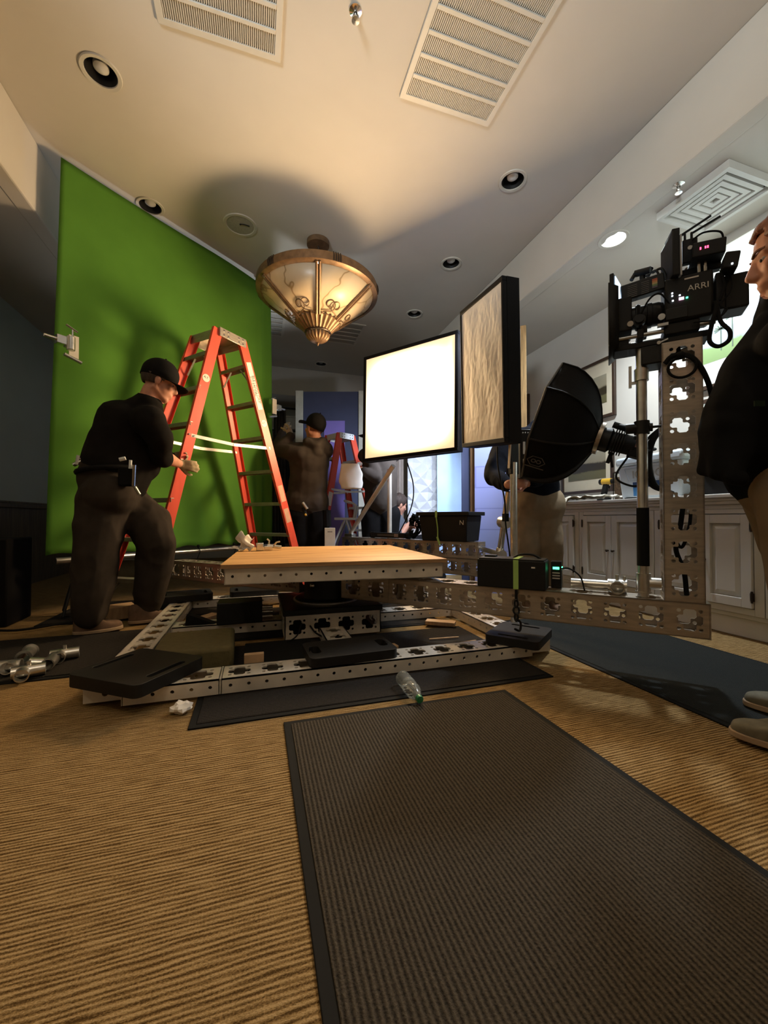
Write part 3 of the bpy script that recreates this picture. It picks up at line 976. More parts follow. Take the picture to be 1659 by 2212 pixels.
# turntable
t = thing('turntable', 'black turntable drum on a square aluminium base under the plywood', 'turntable', (C[0], C[1], 0.015))
b = MB(Matrix.Translation((C[0] - 0.30, C[1], 0)))
for s in (-1, 1):
    face(b, Matrix.Translation((0, s * 0.30, 0.085)) @ Matrix.Rotation(math.radians(-90 * s), 4, 'X'), 0.60, 0.14, 0.006, 'cross', 0.15)
for x, s in ((0, -1), (0.6, 1)):
    face(b, Matrix.Translation((x, -0.30, 0.085)) @ Matrix.Rotation(math.radians(90), 4, 'Z') @ Matrix.Rotation(math.radians(90 * s), 4, 'X'), 0.60, 0.14, 0.006, 'cross', 0.15)
b.build('base_frame', 'alu_bar', t, smooth=0)
b = MB()
b.box((C[0], C[1], 0.172), (0.62, 0.62, 0.034))
b.build('base_plate', 'black_metal', t, bev=0.004)
b = MB()
b.lathe([(0.0, 0.19), (0.21, 0.19), (0.21, 0.204), (0.155, 0.206), (0.15, 0.215), (0.15, 0.372), (0.17, 0.374), (0.17, 0.40), (0.0, 0.40)], 48, (C[0], C[1], 0))
b.build('drum', 'black_metal', t)
b = MB()
b.lathe([(0.213, 0.190), (0.224, 0.190), (0.224, 0.199), (0.213, 0.199), (0.213, 0.190)], 48, (C[0], C[1], 0))
b.build('ring', 'steel', t)
b = MB()
b.ball(C + Nn * 0.153 + V((0.0, -0.01, 0.30)), (0.018, 0.018, 0.022), 12)
b.cyl(C + Nn * 0.14 + Z * 0.30, C + Nn * 0.155 + Z * 0.30, 0.012)
b.build('lock_knob', 'chrome', t)
b = MB()
b.tube(curve_pts([(C[0] - 0.15, C[1] - 0.31, 0.09), (C[0] - 0.12, C[1] - 0.38, 0.06), (C[0] - 0.04, C[1] - 0.42, 0.03), (C[0] + 0.02, C[1] - 0.36, 0.04)]), 0.005, 8)
b.tube(curve_pts([(C[0] - 0.2, C[1] - 0.31, 0.11), (C[0] - 0.24, C[1] - 0.40, 0.06), (C[0] - 0.32, C[1] - 0.42, 0.03), (C[0] - 0.36, C[1] - 0.36, 0.03)]), 0.004, 8)
b.build('hose', 'rubber', t)

# the three-armed truss that turns on it
def arm(r, off, z):
    return C + U * r + Nn * off + Z * z
beam('truss_beam', 'long aluminium truss arm reaching out to the camera post on the right', arm(0.53, 0, 0), arm(2.08, 0, 0), 0.152, 0.152, 0.223)
beam('truss_beam', 'aluminium truss arm reaching out under the plywood towards the red ladder', arm(-1.62, 0, 0), arm(-0.18, 0, 0), 0.152, 0.152, 0.223)
beam('truss_beam', 'short aluminium truss piece between the turntable drum and the long arm', arm(0.18, 0, 0), arm(0.522, 0, 0), 0.152, 0.152, 0.223)
beam('truss_beam', 'short truss arm from the turntable to the crossbeam at the back', arm(0, -0.33, 0), arm(0, -1.33, 0), 0.152, 0.130, 0.090)
bt = V((1.86 - 0.912, 3.136 - 4.567, 0)).normalized()
bo = V((0.0665, 0.042, 0))
S1 = V((1.855, 3.145, 0)) + bo
S0 = V((0.93, 4.54, 0)) + bo
beam('truss_crossbeam', 'aluminium crossbeam behind the plywood carrying the softbox and the black tote', S0, S1, 0.152, 0.152, 0.377)
beam('truss_crossbeam', 'lower aluminium crossbeam right behind the plywood, stacked under another', S0 + bt * 0.2, S1 + bt * 0.10, 0.152, 0.150, 0.2255)
def bar_pt(s, off, z):
    """on the crossbeam: s metres from its right end, off towards the viewer"""
    return S1 - bt * s + V((bt[1], -bt[0], 0)) * off + Z * z

# platform: plywood on an aluminium frame
PM = rotz((0.47, 2.78, 0), -2.8)
t = thing('platform_frame', 'square aluminium platform frame with a row of bolt holes, under the plywood', 'platform frame', (0.47, 2.78, 0.40))
for k in range(4):
    a = Matrix.Rotation(math.radians(90 * k), 4, 'Z')
    L = 1.20
    b = MB(PM @ a @ Matrix.Translation((-L / 2, -0.60, 0.40)))
    face(b, Matrix.Translation((0, 0, 0.042)) @ Matrix.Rotation(math.radians(90), 4, 'X'), L, 0.084, 0.005, 'row', 0.081)
    face(b, Matrix.Translation((0, 0.03, 0.084)), L, 0.06, 0.004, 'plain', 0.6)
    face(b, Matrix.Translation((0, 0.03, 0.004)), L, 0.06, 0.004, 'plain', 0.6)
    b.build('rail', 'alu_bar', t, smooth=0)
t = thing('plywood_board', 'square plywood board lying on the aluminium platform frame', 'plywood board', (0.47, 2.78, 0.485))
b = MB(PM)
b.box((0, 0, 0.5045), (1.23, 1.25, 0.003))
b.build('face_veneer', 'plywood', t)
b = MB(PM)
b.box((0, 0, 0.4942), (1.228, 1.248, 0.0175))
b.build('ply_core', 'plywood_edge', t)

# camera post
beam('camera_post', 'upright aluminium truss post carrying the cinema camera', arm(1.993, 0, 0.3765), arm(1.993, 0, 1.525), 0.147, 0.147, 0, zdir=(U[0], U[1], 0), cat='truss post')
bpy.data.objects['camera_post'].location -= U * 0.0735
t = thing('pipe_upright', 'upright scaffold pipe with a black grip, beside the camera post', 'pipe', arm(1.845, 0.02, 0.376))
b = MB()
pp = lambda z: arm(1.845, 0.02, z)
b.ring(pp(0.377), pp(1.55), 0.0225, 0.019, 24)
b.build('pipe', 'steel', t)
b = MB()
b.ring(pp(0.52), pp(0.79), 0.0255, 0.0225, 24)
b.build('grip_sleeve', 'rubber', t)
b = MB()
b.ring(pp(0.40), pp(0.485), 0.030, 0.0228, 24)
b.ring(pp(0.395), pp(0.402), 0.033, 0.0228, 24)
b.cyl(arm(1.845 + 0.022, 0.02, 0.44), arm(1.913, 0.02, 0.44), 0.027)
b.build('tee_fitting', 'steel', t)
b = MB()
b.ring(pp(1.385), pp(1.44), 0.030, 0.0226, 24)
b.box(arm(1.80, 0.02, 1.41), (0.012, 0.02, 0.10), frame((0, 0, 0), U, Z))
b.box(arm(1.815, 0.02, 1.38), (0.04, 0.012, 0.012), frame((0, 0, 0), U, Z))
b.build('top_clamp', 'steel', t)

# loose pipe with a tee lying on the arm behind the battery
t = thing('scaffold_pipe', 'short galvanised pipe with a tee fitting lying on the truss arm', 'pipe', arm(1.5, -0.02, 0.376))
pa, pb = arm(1.535, -0.03, 0.41), arm(1.73, -0.03, 0.41)
b = MB()
b.ring(pa, pb, 0.024, 0.02, 24)
b.build('pipe', 'steel', t)
b = MB()
dd = (pb - pa).normalized()
b.ring(pb - dd * 0.03, pb + dd * 0.05, 0.033, 0.0242, 24)
b.ring(pb + dd * 0.01 + Nn * 0.0, pb + dd * 0.01 + Nn * 0.07, 0.031, 0.025, 24)
b.cyl(pb + dd * 0.01 + Z * 0.02, pb + dd * 0.01 + Z * 0.055, 0.008)
b.cyl(pb + dd * 0.04 + Z * 0.02, pb + dd * 0.04 + Z * 0.05, 0.007)
b.build('tee_fitting', 'steel', t)

# black battery with green tape on the arm
AF = frame(arm(1.255, 0.028, 0.376), U, Z)
t = thing('battery_box', 'black battery box held by a lime green tape on the truss arm', 'battery', arm(1.255, 0, 0.376))
b = MB(AF)
b.box((0, 0, 0.074), (0.345, 0.145, 0.148))
b.build('case', 'black_plastic', t, bev=0.006)
b = MB(AF)
b.box((0, 0, 0.150), (0.33, 0.135, 0.008))
b.box((-0.12, 0.02, 0.158), (0.06, 0.05, 0.012))
b.tube(curve_pts([(0.0, 0.02, 0.152), (0.04, 0.02, 0.172), (0.10, 0.02, 0.172), (0.14, 0.02, 0.152)]), 0.006, 8)
b.build('lid', 'black_plastic', t, bev=0.003)
b = MB(AF)
b.box((0.03, -0.0735, 0.075), (0.026, 0.002, 0.15))
b.box((0.03, 0.0, 0.1555), (0.026, 0.148, 0.002))
b.box((0.03, 0.0735, 0.075), (0.026, 0.002, 0.15))
b.build('tape_strap', 'tape_green', t)
b = MB(AF)
b.box((0.115, -0.0733, 0.115), (0.018, 0.0015, 0.007))
b.build('small_label', 'label_white', t)
t = thing('power_supply', 'small unit with a glowing green light behind the black battery', 'power supply', arm(1.465, -0.03, 0.376))
b = MB(frame(arm(1.465, -0.045, 0.377), U, Z))
b.box((0, 0, 0.07), (0.05, 0.055, 0.14))
b.build('case', 'black_plastic', t, bev=0.004)
b = MB(frame(arm(1.465, -0.045, 0.377), U, Z))
b.box((-0.0, -0.0285, 0.105), (0.03, 0.003, 0.012))
b.box((0.0265, 0.0, 0.105), (0.003, 0.03, 0.012))
b.build('green_lamp', 'led_green', t)
b = MB(frame(arm(1.465, -0.045, 0.377), U, Z))
for k in range(3):
    b.box((0.0, -0.029, 0.08 - k * 0.014), (0.036, 0.003, 0.006))
b.build('vent_slot', 'vent', t)
b = MB()
b.tube(curve_pts([arm(1.49, -0.03, 0.48), arm(1.53, 0.0, 0.485), arm(1.58, 0.02, 0.45), arm(1.60, 0.03, 0.383)]), 0.004, 8)
b.build('lead', 'rubber', t)

# chain and hook hanging from the tape over the arm
b = MB()
hp = arm(1.285, 0.092, 0)
for k in range(3):
    z = 0.30 - k * 0.035
    b.tube([hp + V((math.cos(a) * (0.013 if k % 2 else 0.006), -math.cos(a) * 0.006, z + math.sin(a) * 0.02)) for a in [i * math.pi / 6 for i in range(12)]], 0.005, 6, closed=True)
b.tube(curve_pts([hp + V((0, 0, 0.22)), hp + V((0.025, 0, 0.20)), hp + V((0.02, 0, 0.16)), hp + V((-0.01, 0, 0.17))]), 0.006, 8)
b.bar(hp + Z * 0.37, hp + Z * 0.31, 0.02, 0.004)
tag(b.build('strap_hook', 'black_metal'), 'black ratchet hook hanging over the side of the truss arm', 'hook')

# black plastic pads with hand holes
def pad(m, sx, sy, h, label, holes):
    b = MB(m)
    def rr(cx, cy, a, c, r, rev=False):
        q = []
        for i, (kx, ky) in enumerate(((1, 1), (-1, 1), (-1, -1), (1, -1))):
            for j in range(6):
                an = math.pi / 2 * (i + j / 5)
                q.append((cx + kx * (a - r) + r * math.cos(an), cy + ky * (c - r) + r * math.sin(an)))
        return q[::-1] if rev else q
    loops = [rr(0, 0, sx / 2, sy / 2, 0.03)]
    for hx, hy, ha, hb in holes:
        loops.append(rr(hx, hy, ha, hb, min(ha, hb) * 0.95, True))
    b.plate(loops, 0, h)
    t = b.build('outrigger_pad', 'pad_plastic', bev=0.007, smooth=40)
    return tag(t, label, 'pad', 'black plastic pads on the floor frame')
pad(rotz((-0.465, 1.925, 0.079), -36), 0.37, 0.34, 0.05, 'large black plastic pad on the front left corner of the floor frame', [(-0.145, 0, 0.014, 0.09), (0.145, 0, 0.014, 0.09)])
pad(rotz((0.43, 1.93, 0.079), 3), 0.42, 0.25, 0.042, 'black plastic pad with two hand holes on the middle of the front rail', [(-0.165, 0, 0.022, 0.055), (0.165, 0, 0.022, 0.055)])
pad(rotz((1.38, 1.90, 0.079), 38), 0.33, 0.28, 0.042, 'black plastic pad on the front right corner of the floor frame', [(-0.12, 0, 0.012, 0.08), (0.12, 0, 0.012, 0.08)])
pad(rotz((-0.56, 3.66, 0.0785), 12), 0.40, 0.27, 0.05, 'black plastic pad on the rear left corner of the floor frame', [(-0.15, 0, 0.014, 0.07), (0.15, 0, 0.014, 0.07)])
pad(rotz((-0.02, 3.74, 0.0785), 4), 0.40, 0.25, 0.045, 'black plastic pad on the rear rail behind the plywood', [(-0.15, 0, 0.014, 0.07), (0.15, 0, 0.014, 0.07)])

# loose things on and around the frame
b = MB(rotz((-0.29, 2.26, 0.015), 2))
b.box((0, 0, 0.055), (0.36, 0.38, 0.11))
tag(b.build('olive_case', 'olive_case', bev=0.02), 'olive canvas case lying inside the front left of the floor frame', 'case')
t = thing('equipment_box', 'black equipment box standing on the middle cross rail left of the turntable', 'box', (-0.10, 2.78, 0.077))
b = MB()
b.box((-0.10, 2.78, 0.145), (0.27, 0.17, 0.135))
b.build('case', 'black_plastic', t, bev=0.006)
b = MB()
for k in range(3):
    b.cyl((0.035, 2.72, 0.11 + k * 0.03), (0.10, 2.72, 0.11 + k * 0.03), 0.009, n=12)
b.build('connectors', 'steel', t)
b = MB(rotz((0.12, 2.19, 0.0155), 0))
b.box((0, 0, 0.012), (0.36, 0.42, 0.024))
tag(b.build('rubber_sheet', 'rubber', bev=0.004), 'black rubber sheet on the floor between the front rail and the turntable', 'rubber sheet')
b = MB()
b.add([(-0.42, 2.74, 0.079), (-0.25, 2.74, 0.079), (-0.41, 2.74, 0.15), (-0.40, 2.82, 0.079), (-0.25, 2.80, 0.079), (-0.39, 2.80, 0.145)], [(0, 1, 2), (3, 5, 4), (0, 2, 5, 3), (1, 4, 5, 2), (0, 3, 4, 1)])
tag(b.build('folded_flap', 'black_cloth'), 'black folded cloth flap standing on the left cross rail', 'cloth')
def wood(m, s, label, mt='wood_block'):
    b = MB(m)
    b.box((0, 0, s[2] / 2), s)
    return tag(b.build('wood_offcut', mt, bev=0.002), label, 'wood offcut', 'wood offcuts in the floor frame')
wood(rotz((1.20, 2.52, 0.016), -35), (0.20, 0.075, 0.025), 'pale wooden plank end on the mat beside the right cross rail')
wood(rotz((0.68, 2.06, 0.016), 8), (0.085, 0.05, 0.045), 'small wood block behind the front rail, right of two')
wood(rotz((0.57, 2.07, 0.016), 28), (0.09, 0.045, 0.032), 'small wood block behind the front rail, half behind the middle pad')
wood(rotz((-0.01, 2.035, 0.04), 0), (0.09, 0.03, 0.055), 'square wood block behind the front rail near the olive case')
wood(rotz((1.08, 2.22, 0.016), -4), (0.19, 0.009, 0.006), 'thin pale wooden stick on the mat inside the floor frame')
wood(rotz((1.14, 2.02, 0.016), 4), (0.10, 0.03, 0.035), 'pale wood strip against the back of the front rail by the right pad')
wood(rotz((-0.37, 3.06, 0.022), 52), (0.30, 0.085, 0.03), 'brown wood board lying by the shoe of the man at the ladder')
b = MB(rotz((-0.08, 3.58, 0.03), 0))
b.box((0, 0, 0.02), (0.075, 0.002, 0.06))
tag(b.build('paper_tag', 'paper'), 'pale paper tag taped to the rear frame rail', 'paper tag')
t = thing('wood_wedge', 'wooden cribbing block with a metal corner behind the left shoe', 'wood block', (-0.98, 3.42, 0.01))
b = MB(rotz((-0.98, 3.42, 0.011), 25))
b.box((0, 0, 0.045), (0.22, 0.16, 0.09))
b.build('block', 'wood_block', t, bev=0.004)
b = MB(rotz((-0.98, 3.42, 0.011), 25))
b.box((0.10, -0.081, 0.045), (0.035, 0.004, 0.085))
b.build('metal_corner', 'brass_bronze', t)

# paper, grip clamp on the plywood
b = MB()
rng = random.Random(3)
def crumple(c, r, seed, sq=(1, 1, 1), n=10, amp=0.5):
    b = MB()
    b.ball((0, 0, 0), 1, 14)
    out = []
    for v in b.v:
        k = 1 + amp * noise.noise(v * 1.7 + V((seed, 0, 0))) + amp * 0.6 * noise.noise(v * 4 + V((0, seed, 0)))
        out.append(V(c) + V((v[0] * r * sq[0], v[1] * r * sq[1], v[2] * r * sq[2])) * k)
    b.v = out
    return b
p = (-0.2706, 1.705, 0.000)
b = crumple((p[0], p[1], 0.022), 0.032, 5, (1.1, 1.0, 0.6))
tag(b.build('crumpled_napkin', 'paper', smooth=20), 'crumpled white paper napkin on the carpet in front of the frame', 'paper')
b = MB()
q = V((-0.079, 3.07, 0.5067))
q = V((q[0], q[1], 0.507))
b.grid(10, 10, lambda u, v: q + V((-0.05 + 0.10 * u + 0.02 * math.sin(v * 7), -0.03 + 0.06 * math.sin(u * 5 + v * 3) * 0.5 + 0.02 * v, 0.012 + 0.13 * v * (1 - 0.45 * u) + 0.012 * math.sin(u * 14 + v * 6))))
b.grid(8, 8, lambda u, v: q + V((-0.09 + 0.12 * u, -0.05 + 0.08 * v, 0.004 + 0.035 * abs(math.sin(u * 4 + 1)) * (1 - abs(v - 0.5)))))
tag(b.build('paper_towel', 'paper', smooth=60, solid=0.001), 'crumpled paper towel standing on the left back of the plywood', 'paper')
t = thing('grip_clamp', 'steel grip clamp lying on the plywood beside the paper towel', 'clamp', (q[0] + 0.12, q[1], 0.507))
b = MB(Matrix.Translation(q + V((0.13, -0.02, 0))))
b.box((-0.03, 0, 0.03), (0.05, 0.06, 0.056))
b.box((0.03, 0, 0.02), (0.06, 0.05, 0.03))
b.build('jaw', 'chrome', t, bev=0.005)
b = MB(Matrix.Translation(q + V((0.13, -0.02, 0))))
b.cyl((0.02, 0, 0.035), (0.12, 0.01, 0.022), 0.013)
b.tube([(0.03, 0, 0.035), (0.035, 0.0, 0.07), (0.02, 0.0, 0.085)], 0.006, 8)
b.tube([(0.06, 0, 0.03), (0.085, -0.02, 0.06), (0.11, -0.02, 0.065)], 0.006, 8)
b.build('handle', 'steel', t)
b = MB(Matrix.Translation(q + V((0.075, -0.02, 0))))
b.cyl((0, 0, 0.028), (0.02, 0, 0.028), 0.027)
b.build('rubber_foot', 'rubber', t)

# water bottle on the mat edge
t = thing('water_bottle', 'clear plastic water bottle with a green cap lying on the mat edge', 'bottle', (0.6029, 1.56, 0.035))
ba, bb = V((0.6115, 1.679, 0.043)), V((0.613, 1.471, 0.030))
fr = frame(ba, bb - ba, Z)
L = (bb - ba).length
Rm = Matrix.Rotation(math.radians(90), 4, 'Y')
prof = [(0.0, 0.004), (0.02, 0.0), (0.031, 0.008), (0.032, 0.02)]
for i in range(9):
    z = 0.03 + i * 0.011
    prof += [(0.032 if i % 2 else 0.0295, z)]
prof += [(0.032, 0.13), (0.029, 0.145), (0.019, 0.168), (0.0125, 0.182), (0.0125, 0.192)]
k = L / 0.205
prof = [(r, z * k) for r, z in prof]
b = MB(fr)
b.lathe(prof, 28, m=Rm)
b.build('bottle_body', 'bottle', t)
b = MB(fr)
b.lathe([(0.0, 0.204 * k), (0.0135, 0.204 * k), (0.0145, 0.202 * k), (0.0145, 0.187 * k), (0.012, 0.187 * k)], 24, m=Rm)
b.build('cap', 'cap_green', t)
b = MB(fr)
b.lathe([(0.0327, 0.075 * k), (0.0327, 0.10 * k)], 24, m=Rm)
b.build('label_band', 'bottle', t)

# pipe fittings on the left mat
def fitting(p, d, label, kind=0):
    t = thing('pipe_fitting', label, 'pipe fitting', (p[0], p[1], 0.012), 'steel pipe fittings on the left mat')
    d = V(d).normalized()
    c = V(p) + Z * 0.028
    b = MB()
    b.ring(c - d * 0.06, c + d * 0.06, 0.028, 0.0235, 24)
    b.build('sleeve', 'steel', t)
    e = d.cross(Z).normalized()
    b = MB()
    if kind == 0:
        b.ring(c + d * 0.03 + e * 0.022, c + d * 0.03 + e * 0.075 + Z * 0.01, 0.0275, 0.0235, 24)
        b.build('branch', 'steel', t)
    elif kind == 1:
        b.ring(c + d * 0.058, c + d * 0.064, 0.036, 0.0235, 24)
        b.build('flange', 'steel', t)
        b = MB()
        b.ring(c - d * 0.064, c - d * 0.058, 0.036, 0.0235, 24)
        b.build('flange', 'steel', t)
    else:
        b.cyl(c + Z * 0.02, c + Z * 0.045, 0.008)
        b.ring(c - d * 0.02 + e * 0.022, c - d * 0.02 + e * 0.07, 0.0275, 0.0235, 24)
        b.build('branch', 'steel', t)
fitting((-1.133, 2.37, 0.012), (1, 0.1, 0), 'steel pipe tee at the left edge of the fittings heap', 0)
fitting((-1.128, 2.546, 0.012), (0.2, -1, 0), 'steel ring-ended pipe fitting whose round mouth faces the viewer', 1)
fitting((-0.9978, 2.269, 0.012), (1, 0.35, 0), 'short shiny steel pipe sleeve lying in front of the fittings heap', 2)
fitting((-0.9625, 2.392, 0.012), (0.15, -1, 0.0), 'steel pipe tee with a dark open mouth, second from the right', 0)
fitting((-0.9448, 2.495, 0.012), (1, 0.3, 0), 'steel pipe tee at the right end of the fittings heap', 2)

# cables on the left floor
b = MB()
b.tube(curve_pts([(-2.35, 3.25, 0.012), (-2.0, 3.15, 0.012), (-1.7, 3.28, 0.012), (-1.45, 3.2, 0.02), (-1.2, 3.35, 0.025)]), 0.008, 8)
tag(b.build('power_cable', 'rubber'), 'black cable snaking across the carpet at the dark left wall', 'cable')
b = MB()
b.tube(curve_pts([(1.60, 2.6, 0.016), (1.66, 2.45, 0.016), (1.60, 2.32, 0.016), (1.70, 2.25, 0.016), (1.78, 2.36, 0.016), (1.64, 2.40, 0.02), (1.60, 2.20, 0.016), (1.72, 2.08, 0.016)]), 0.005, 8)
tag(b.build('power_cable', 'rubber'), 'black cable tangled on the floor beneath the truss arm', 'cable')


# ------------------------------------------------------------------ green cloth on its frame
GL, GR = V((-1.394, 3.512, 0.000)), V((0.1489, 4.829, 0.000))
gd = (GR - GL).normalized()
gn = V((gd[1], -gd[0], 0))        # towards the viewer
gw = (GR - GL).length
t = thing('green_screen', 'large chroma green cloth stretched behind the red ladder', 'green screen', (GL[0], GL[1], 0.43))
def gcloth(u, v):
    p = GL + gd * (gw * u)
    z = 0.475 + (3.405 - 0.475) * v
    w = 0.012 * math.sin(u * 9 + v * 2) + 0.02 * noise.noise(V((u * 3, v * 3, 1.5)))
    if u > 0.9:
        w += 0.025 * math.sin((u - 0.9) * 80) * (1 - v * 0.6)
    if v < 0.06:
        z += 0.012 * math.sin(u * 40)
    return p + gn * w + Z * z + gd * (-0.06 * (1 - v) * (1 - u) ** 3)
b = MB()
b.grid(60, 60, gcloth)
b.build('cloth', 'green_cloth', t, smooth=80, solid=0.003)
def gp(s, off, z):
    return GL + gd * s + gn * off + Z * z
b = MB()
b.cyl(gp(0.0, 0.0, 0.43), gp(gw * 0.42, 0.0, 0.43), 0.024)
b.build('bottom_pipe', 'steel', t)
b = MB()
b.cyl(gp(gw * 0.42, 0.0, 0.43), gp(gw + 0.05, 0.0, 0.43), 0.018)
b.build('bottom_pipe', 'steel', t)
for s in (0.36, 0.40):
    b = MB()
    b.cyl(gp(gw * s, 0.0, 0.43), gp(gw * (s + 0.022), 0.0, 0.43), 0.033)
    b.build('coupler', 'steel', t)
for s in (0.16, gw - 0.16):
    b = MB()
    b.cyl(gp(s, -0.07, 0.0), gp(s, -0.07, 3.36), 0.02)
    b.build('stand_tube', 'black_metal', t)
    b = MB()
    for a in (20, 140, 260):
        d = V((math.cos(math.radians(a)), math.sin(math.radians(a)), 0))
        b.tube([gp(s, -0.07, 0.38), gp(s, -0.07, 0.02) + d * 0.16], 0.011, 8)
    b.build('stand_foot', 'black_metal', t)
b = MB()
b.cyl(gp(0.05, -0.04, 3.35), gp(gw - 0.05, -0.04, 3.35), 0.018)
b.build('top_pipe', 'steel', t)
for k, s in enumerate((0.55, 0.75)):
    b = MB()
    b.tube(curve_pts([gp(gw * s, 0.01, 0.462), gp(gw * s + 0.01, 0.028, 0.43), gp(gw * s - 0.01, 0.02, 0.36), gp(gw * s - 0.03, 0.02, 0.34)]), 0.004, 6)
    b.ball(gp(gw * s, 0.015, 0.475), 0.014, 10)
    b.build('tie', 'rubber', t)

# black box added to stand for the shaded zone below the cloth's left edge
b = MB(rotz((-2.0, 3.55, 0), 2))
b.box((0, 0, 0.30), (0.75, 0.35, 0.60))
tag(b.build('dark_zone_box', 'black_cloth', bev=0.01), 'black box standing for the dark zone under the left edge of the green cloth', 'case')

def cardellini(p, fd, label, side):
    """end-jaw clamp on a scrap of card"""
    t = thing('end_clamp', label, 'clamp', p, 'steel clamps on the edges of the green cloth')
    f = frame(p, fd, Z)
    b = MB(f)
    b.box((0.04 * side, 0.005, 0), (0.06, 0.008, 0.17))
    b.build('card', 'label_white', t)
    b = MB(f)
    b.box((0.0, -0.03, 0.0), (0.055, 0.05, 0.05))
    b.cyl((0.0, -0.055, -0.05), (0.0, -0.055, 0.05), 0.026)
    b.build('jaw', 'steel', t, bev=0.005)
    b = MB(f)
    b.cyl((-0.05, -0.03, 0.012), (-0.15, -0.03, 0.012), 0.013)
    b.box((-0.05, -0.03, 0.012), (0.06, 0.05, 0.06))
    b.build('shaft', 'chrome', t, bev=0.003)
    b = MB(f)
    b.cyl((0.01, -0.055, 0.05), (0.01, -0.055, 0.10), 0.006)
    b.tube([(-0.03, -0.055, 0.125), (0.04, -0.055, 0.095)], 0.008, 8)
    b.build('thumb_bar', 'chrome', t)
    b = MB(f)
    b.cyl((-0.035, -0.045, -0.085), (0.07, -0.045, -0.115), 0.013)
    b.build('grip', 'steel', t)
cardellini((-1.307, 3.432, 1.987), tuple(gd), 'steel clamp with a card scrap on the left edge of the green cloth', 1)
cardellini((0.209, 4.716, 2.003), tuple(-gd), 'steel clamp with a card scrap on the right edge of the green cloth', 1)

# ------------------------------------------------------------------ ladders
def rail(b, a, c, w, d, side):
    """channel rail from a to c; side points outwards"""
    a, c = V(a), V(c)
    f = frame(a, c - a, side)
    L = (c - a).length
    b.m = f
    b.box((L / 2, 0, 0), (L, w, 0.005))
    for s in (-1, 1):
        b.box((L / 2, s * (w / 2 - 0.0025), -d / 2), (L, 0.005, d))
    b.m = Matrix()

def ladder(name, label, tops, feet, H, steps, step_mt='step_alu', bolts=True, rail_mt='red_fibre', w=0.078, cap_mt='alu', group=None):
    """tops/feet: near-A, far-A, near-B, far-B as plan points"""
    TN, TW, TE, TF = [V((p[0], p[1], 0)) for p in tops]
    FN, FW, FE, FF = [V((p[0], p[1], 0)) for p in feet]
    c = (FN + FW + FE + FF) / 4
    t = thing(name, label, 'ladder', (c[0], c[1], 0), group)
    sd = ((TE - TN) + (TF - TW)).normalized()
    wd = ((TW - TN) + (TF - TE)).normalized()
    hz = H - 0.05
    pos = {}
    for key, T, Ft, out in (('N', TN, FN, -wd), ('W', TW, FW, wd), ('E', TE, FE, -wd), ('F', TF, FF, wd)):
        pos[key] = lambda z, T=T, Ft=Ft: T + (Ft - T) * (1 - z / H) + Z * z
        b = MB()
        rail(b, pos[key](H - 0.012), pos[key](0.03), w, 0.028, out)
        b.build('rail', rail_mt, t, bev=0.003)
        b = MB(frame(pos[key](0.03), sd, Z))
        b.box((0, 0, 0.0), (w + 0.012, 0.04, 0.058))
        b.box((0, 0, -0.024), (w + 0.03, 0.05, 0.012))
        b.build('foot', 'rubber', t, bev=0.004)
    for a, c2 in (('N', 'W'), ('E', 'F')):
        for k in range(steps):
            z = 0.305 * (k + 1) - 0.02
            p, q = pos[a](z), pos[c2](z)
            b = MB()
            f = frame(p, q - p, Z)
            L = (q - p).length
            b.m = f
            b.box((L / 2, 0, 0), (L, 0.075, 0.006))
            b.box((L / 2, 0.036, -0.014), (L, 0.004, 0.03))
            b.box((L / 2, -0.036, -0.014), (L, 0.004, 0.03))
            b.m = Matrix()
            b.build('step', step_mt, t, bev=0.0015)
            if k in (0, steps - 1):
                for s, e in ((p, q), (q, p)):
                    b = MB()
                    d = (e - s).normalized()
                    b.bar(s + d * 0.012 - Z * 0.14, s + d * 0.12 - Z * 0.016, 0.016, 0.004)
                    b.build('knee_brace', step_mt, t)
    # top cap
    b = MB()
    m4 = frame((TN + TW + TE + TF) / 4 + Z * (H - 0.035), sd, Z)
    lx, ly = (TE - TN).length + 0.03, (TW - TN).length + 0.03
    b.m = m4
    b.box((0, 0, 0.035), (lx, ly, 0.006))
    for s in (-1, 1):
        b.box((0, s * ly / 2, 0), (lx, 0.004, 0.075))
        b.box((s * lx / 2, 0, 0), (0.004, ly, 0.075))
    b.build('top_cap', cap_mt, t, bev=0.003)
    if bolts:
        b = MB(m4)
        for s in (-1, 1):
            for x in (-0.36, -0.2, 0.2, 0.36):
                for z in (-0.018, 0.018):
                    b.cyl((x * lx, s * ly / 2, z), (x * lx, s * (ly / 2 + 0.006), z), 0.007, n=10)
        b.build('bolt_heads', 'chrome', t)
    # spreader straps
    for a, c2 in (('N', 'E'), ('W', 'F')):
        z = H * 0.60
        p, q = pos[a](z), pos[c2](z)
        mid = (p + q) / 2 - Z * 0.02
        b = MB()
        b.bar(p, mid, 0.006, 0.026)
        b.bar(mid, q, 0.006, 0.026)
        b.cyl(mid - wd * 0.006, mid + wd * 0.006, 0.009, n=10)
        b.build('spreader', 'alu_bar', t)
    return t, pos, wd, sd
lt, lpos, lw, ls = ladder('step_ladder', 'tall red fibreglass step ladder in front of the green cloth, gripped by a man', [(-0.3106, 3.584, 0.000), (-0.5277, 3.847, 0.000), (-0.1332, 3.761, 0.000), (-0.3503, 4.024, 0.000)],
       [(-0.7819, 3.34, 0.000), (-1.168, 3.577, 0.000), (0.4855, 4.167, 0.000), (0.040, 4.601, 0.000)], 2.33, 7, w=0.085)
def on_rail(key, z, along, out=0.004):
    """frame on the outside face of a rail, x up the rail, z outwards"""
    p, q = lpos[key](z), lpos[key](z + 0.1)
    o = -lw if key in 'NE' else lw
    f = frame(p, q - p, o)
    f.translation = p + f.to_3x3() @ V((0, along, out))
    return f
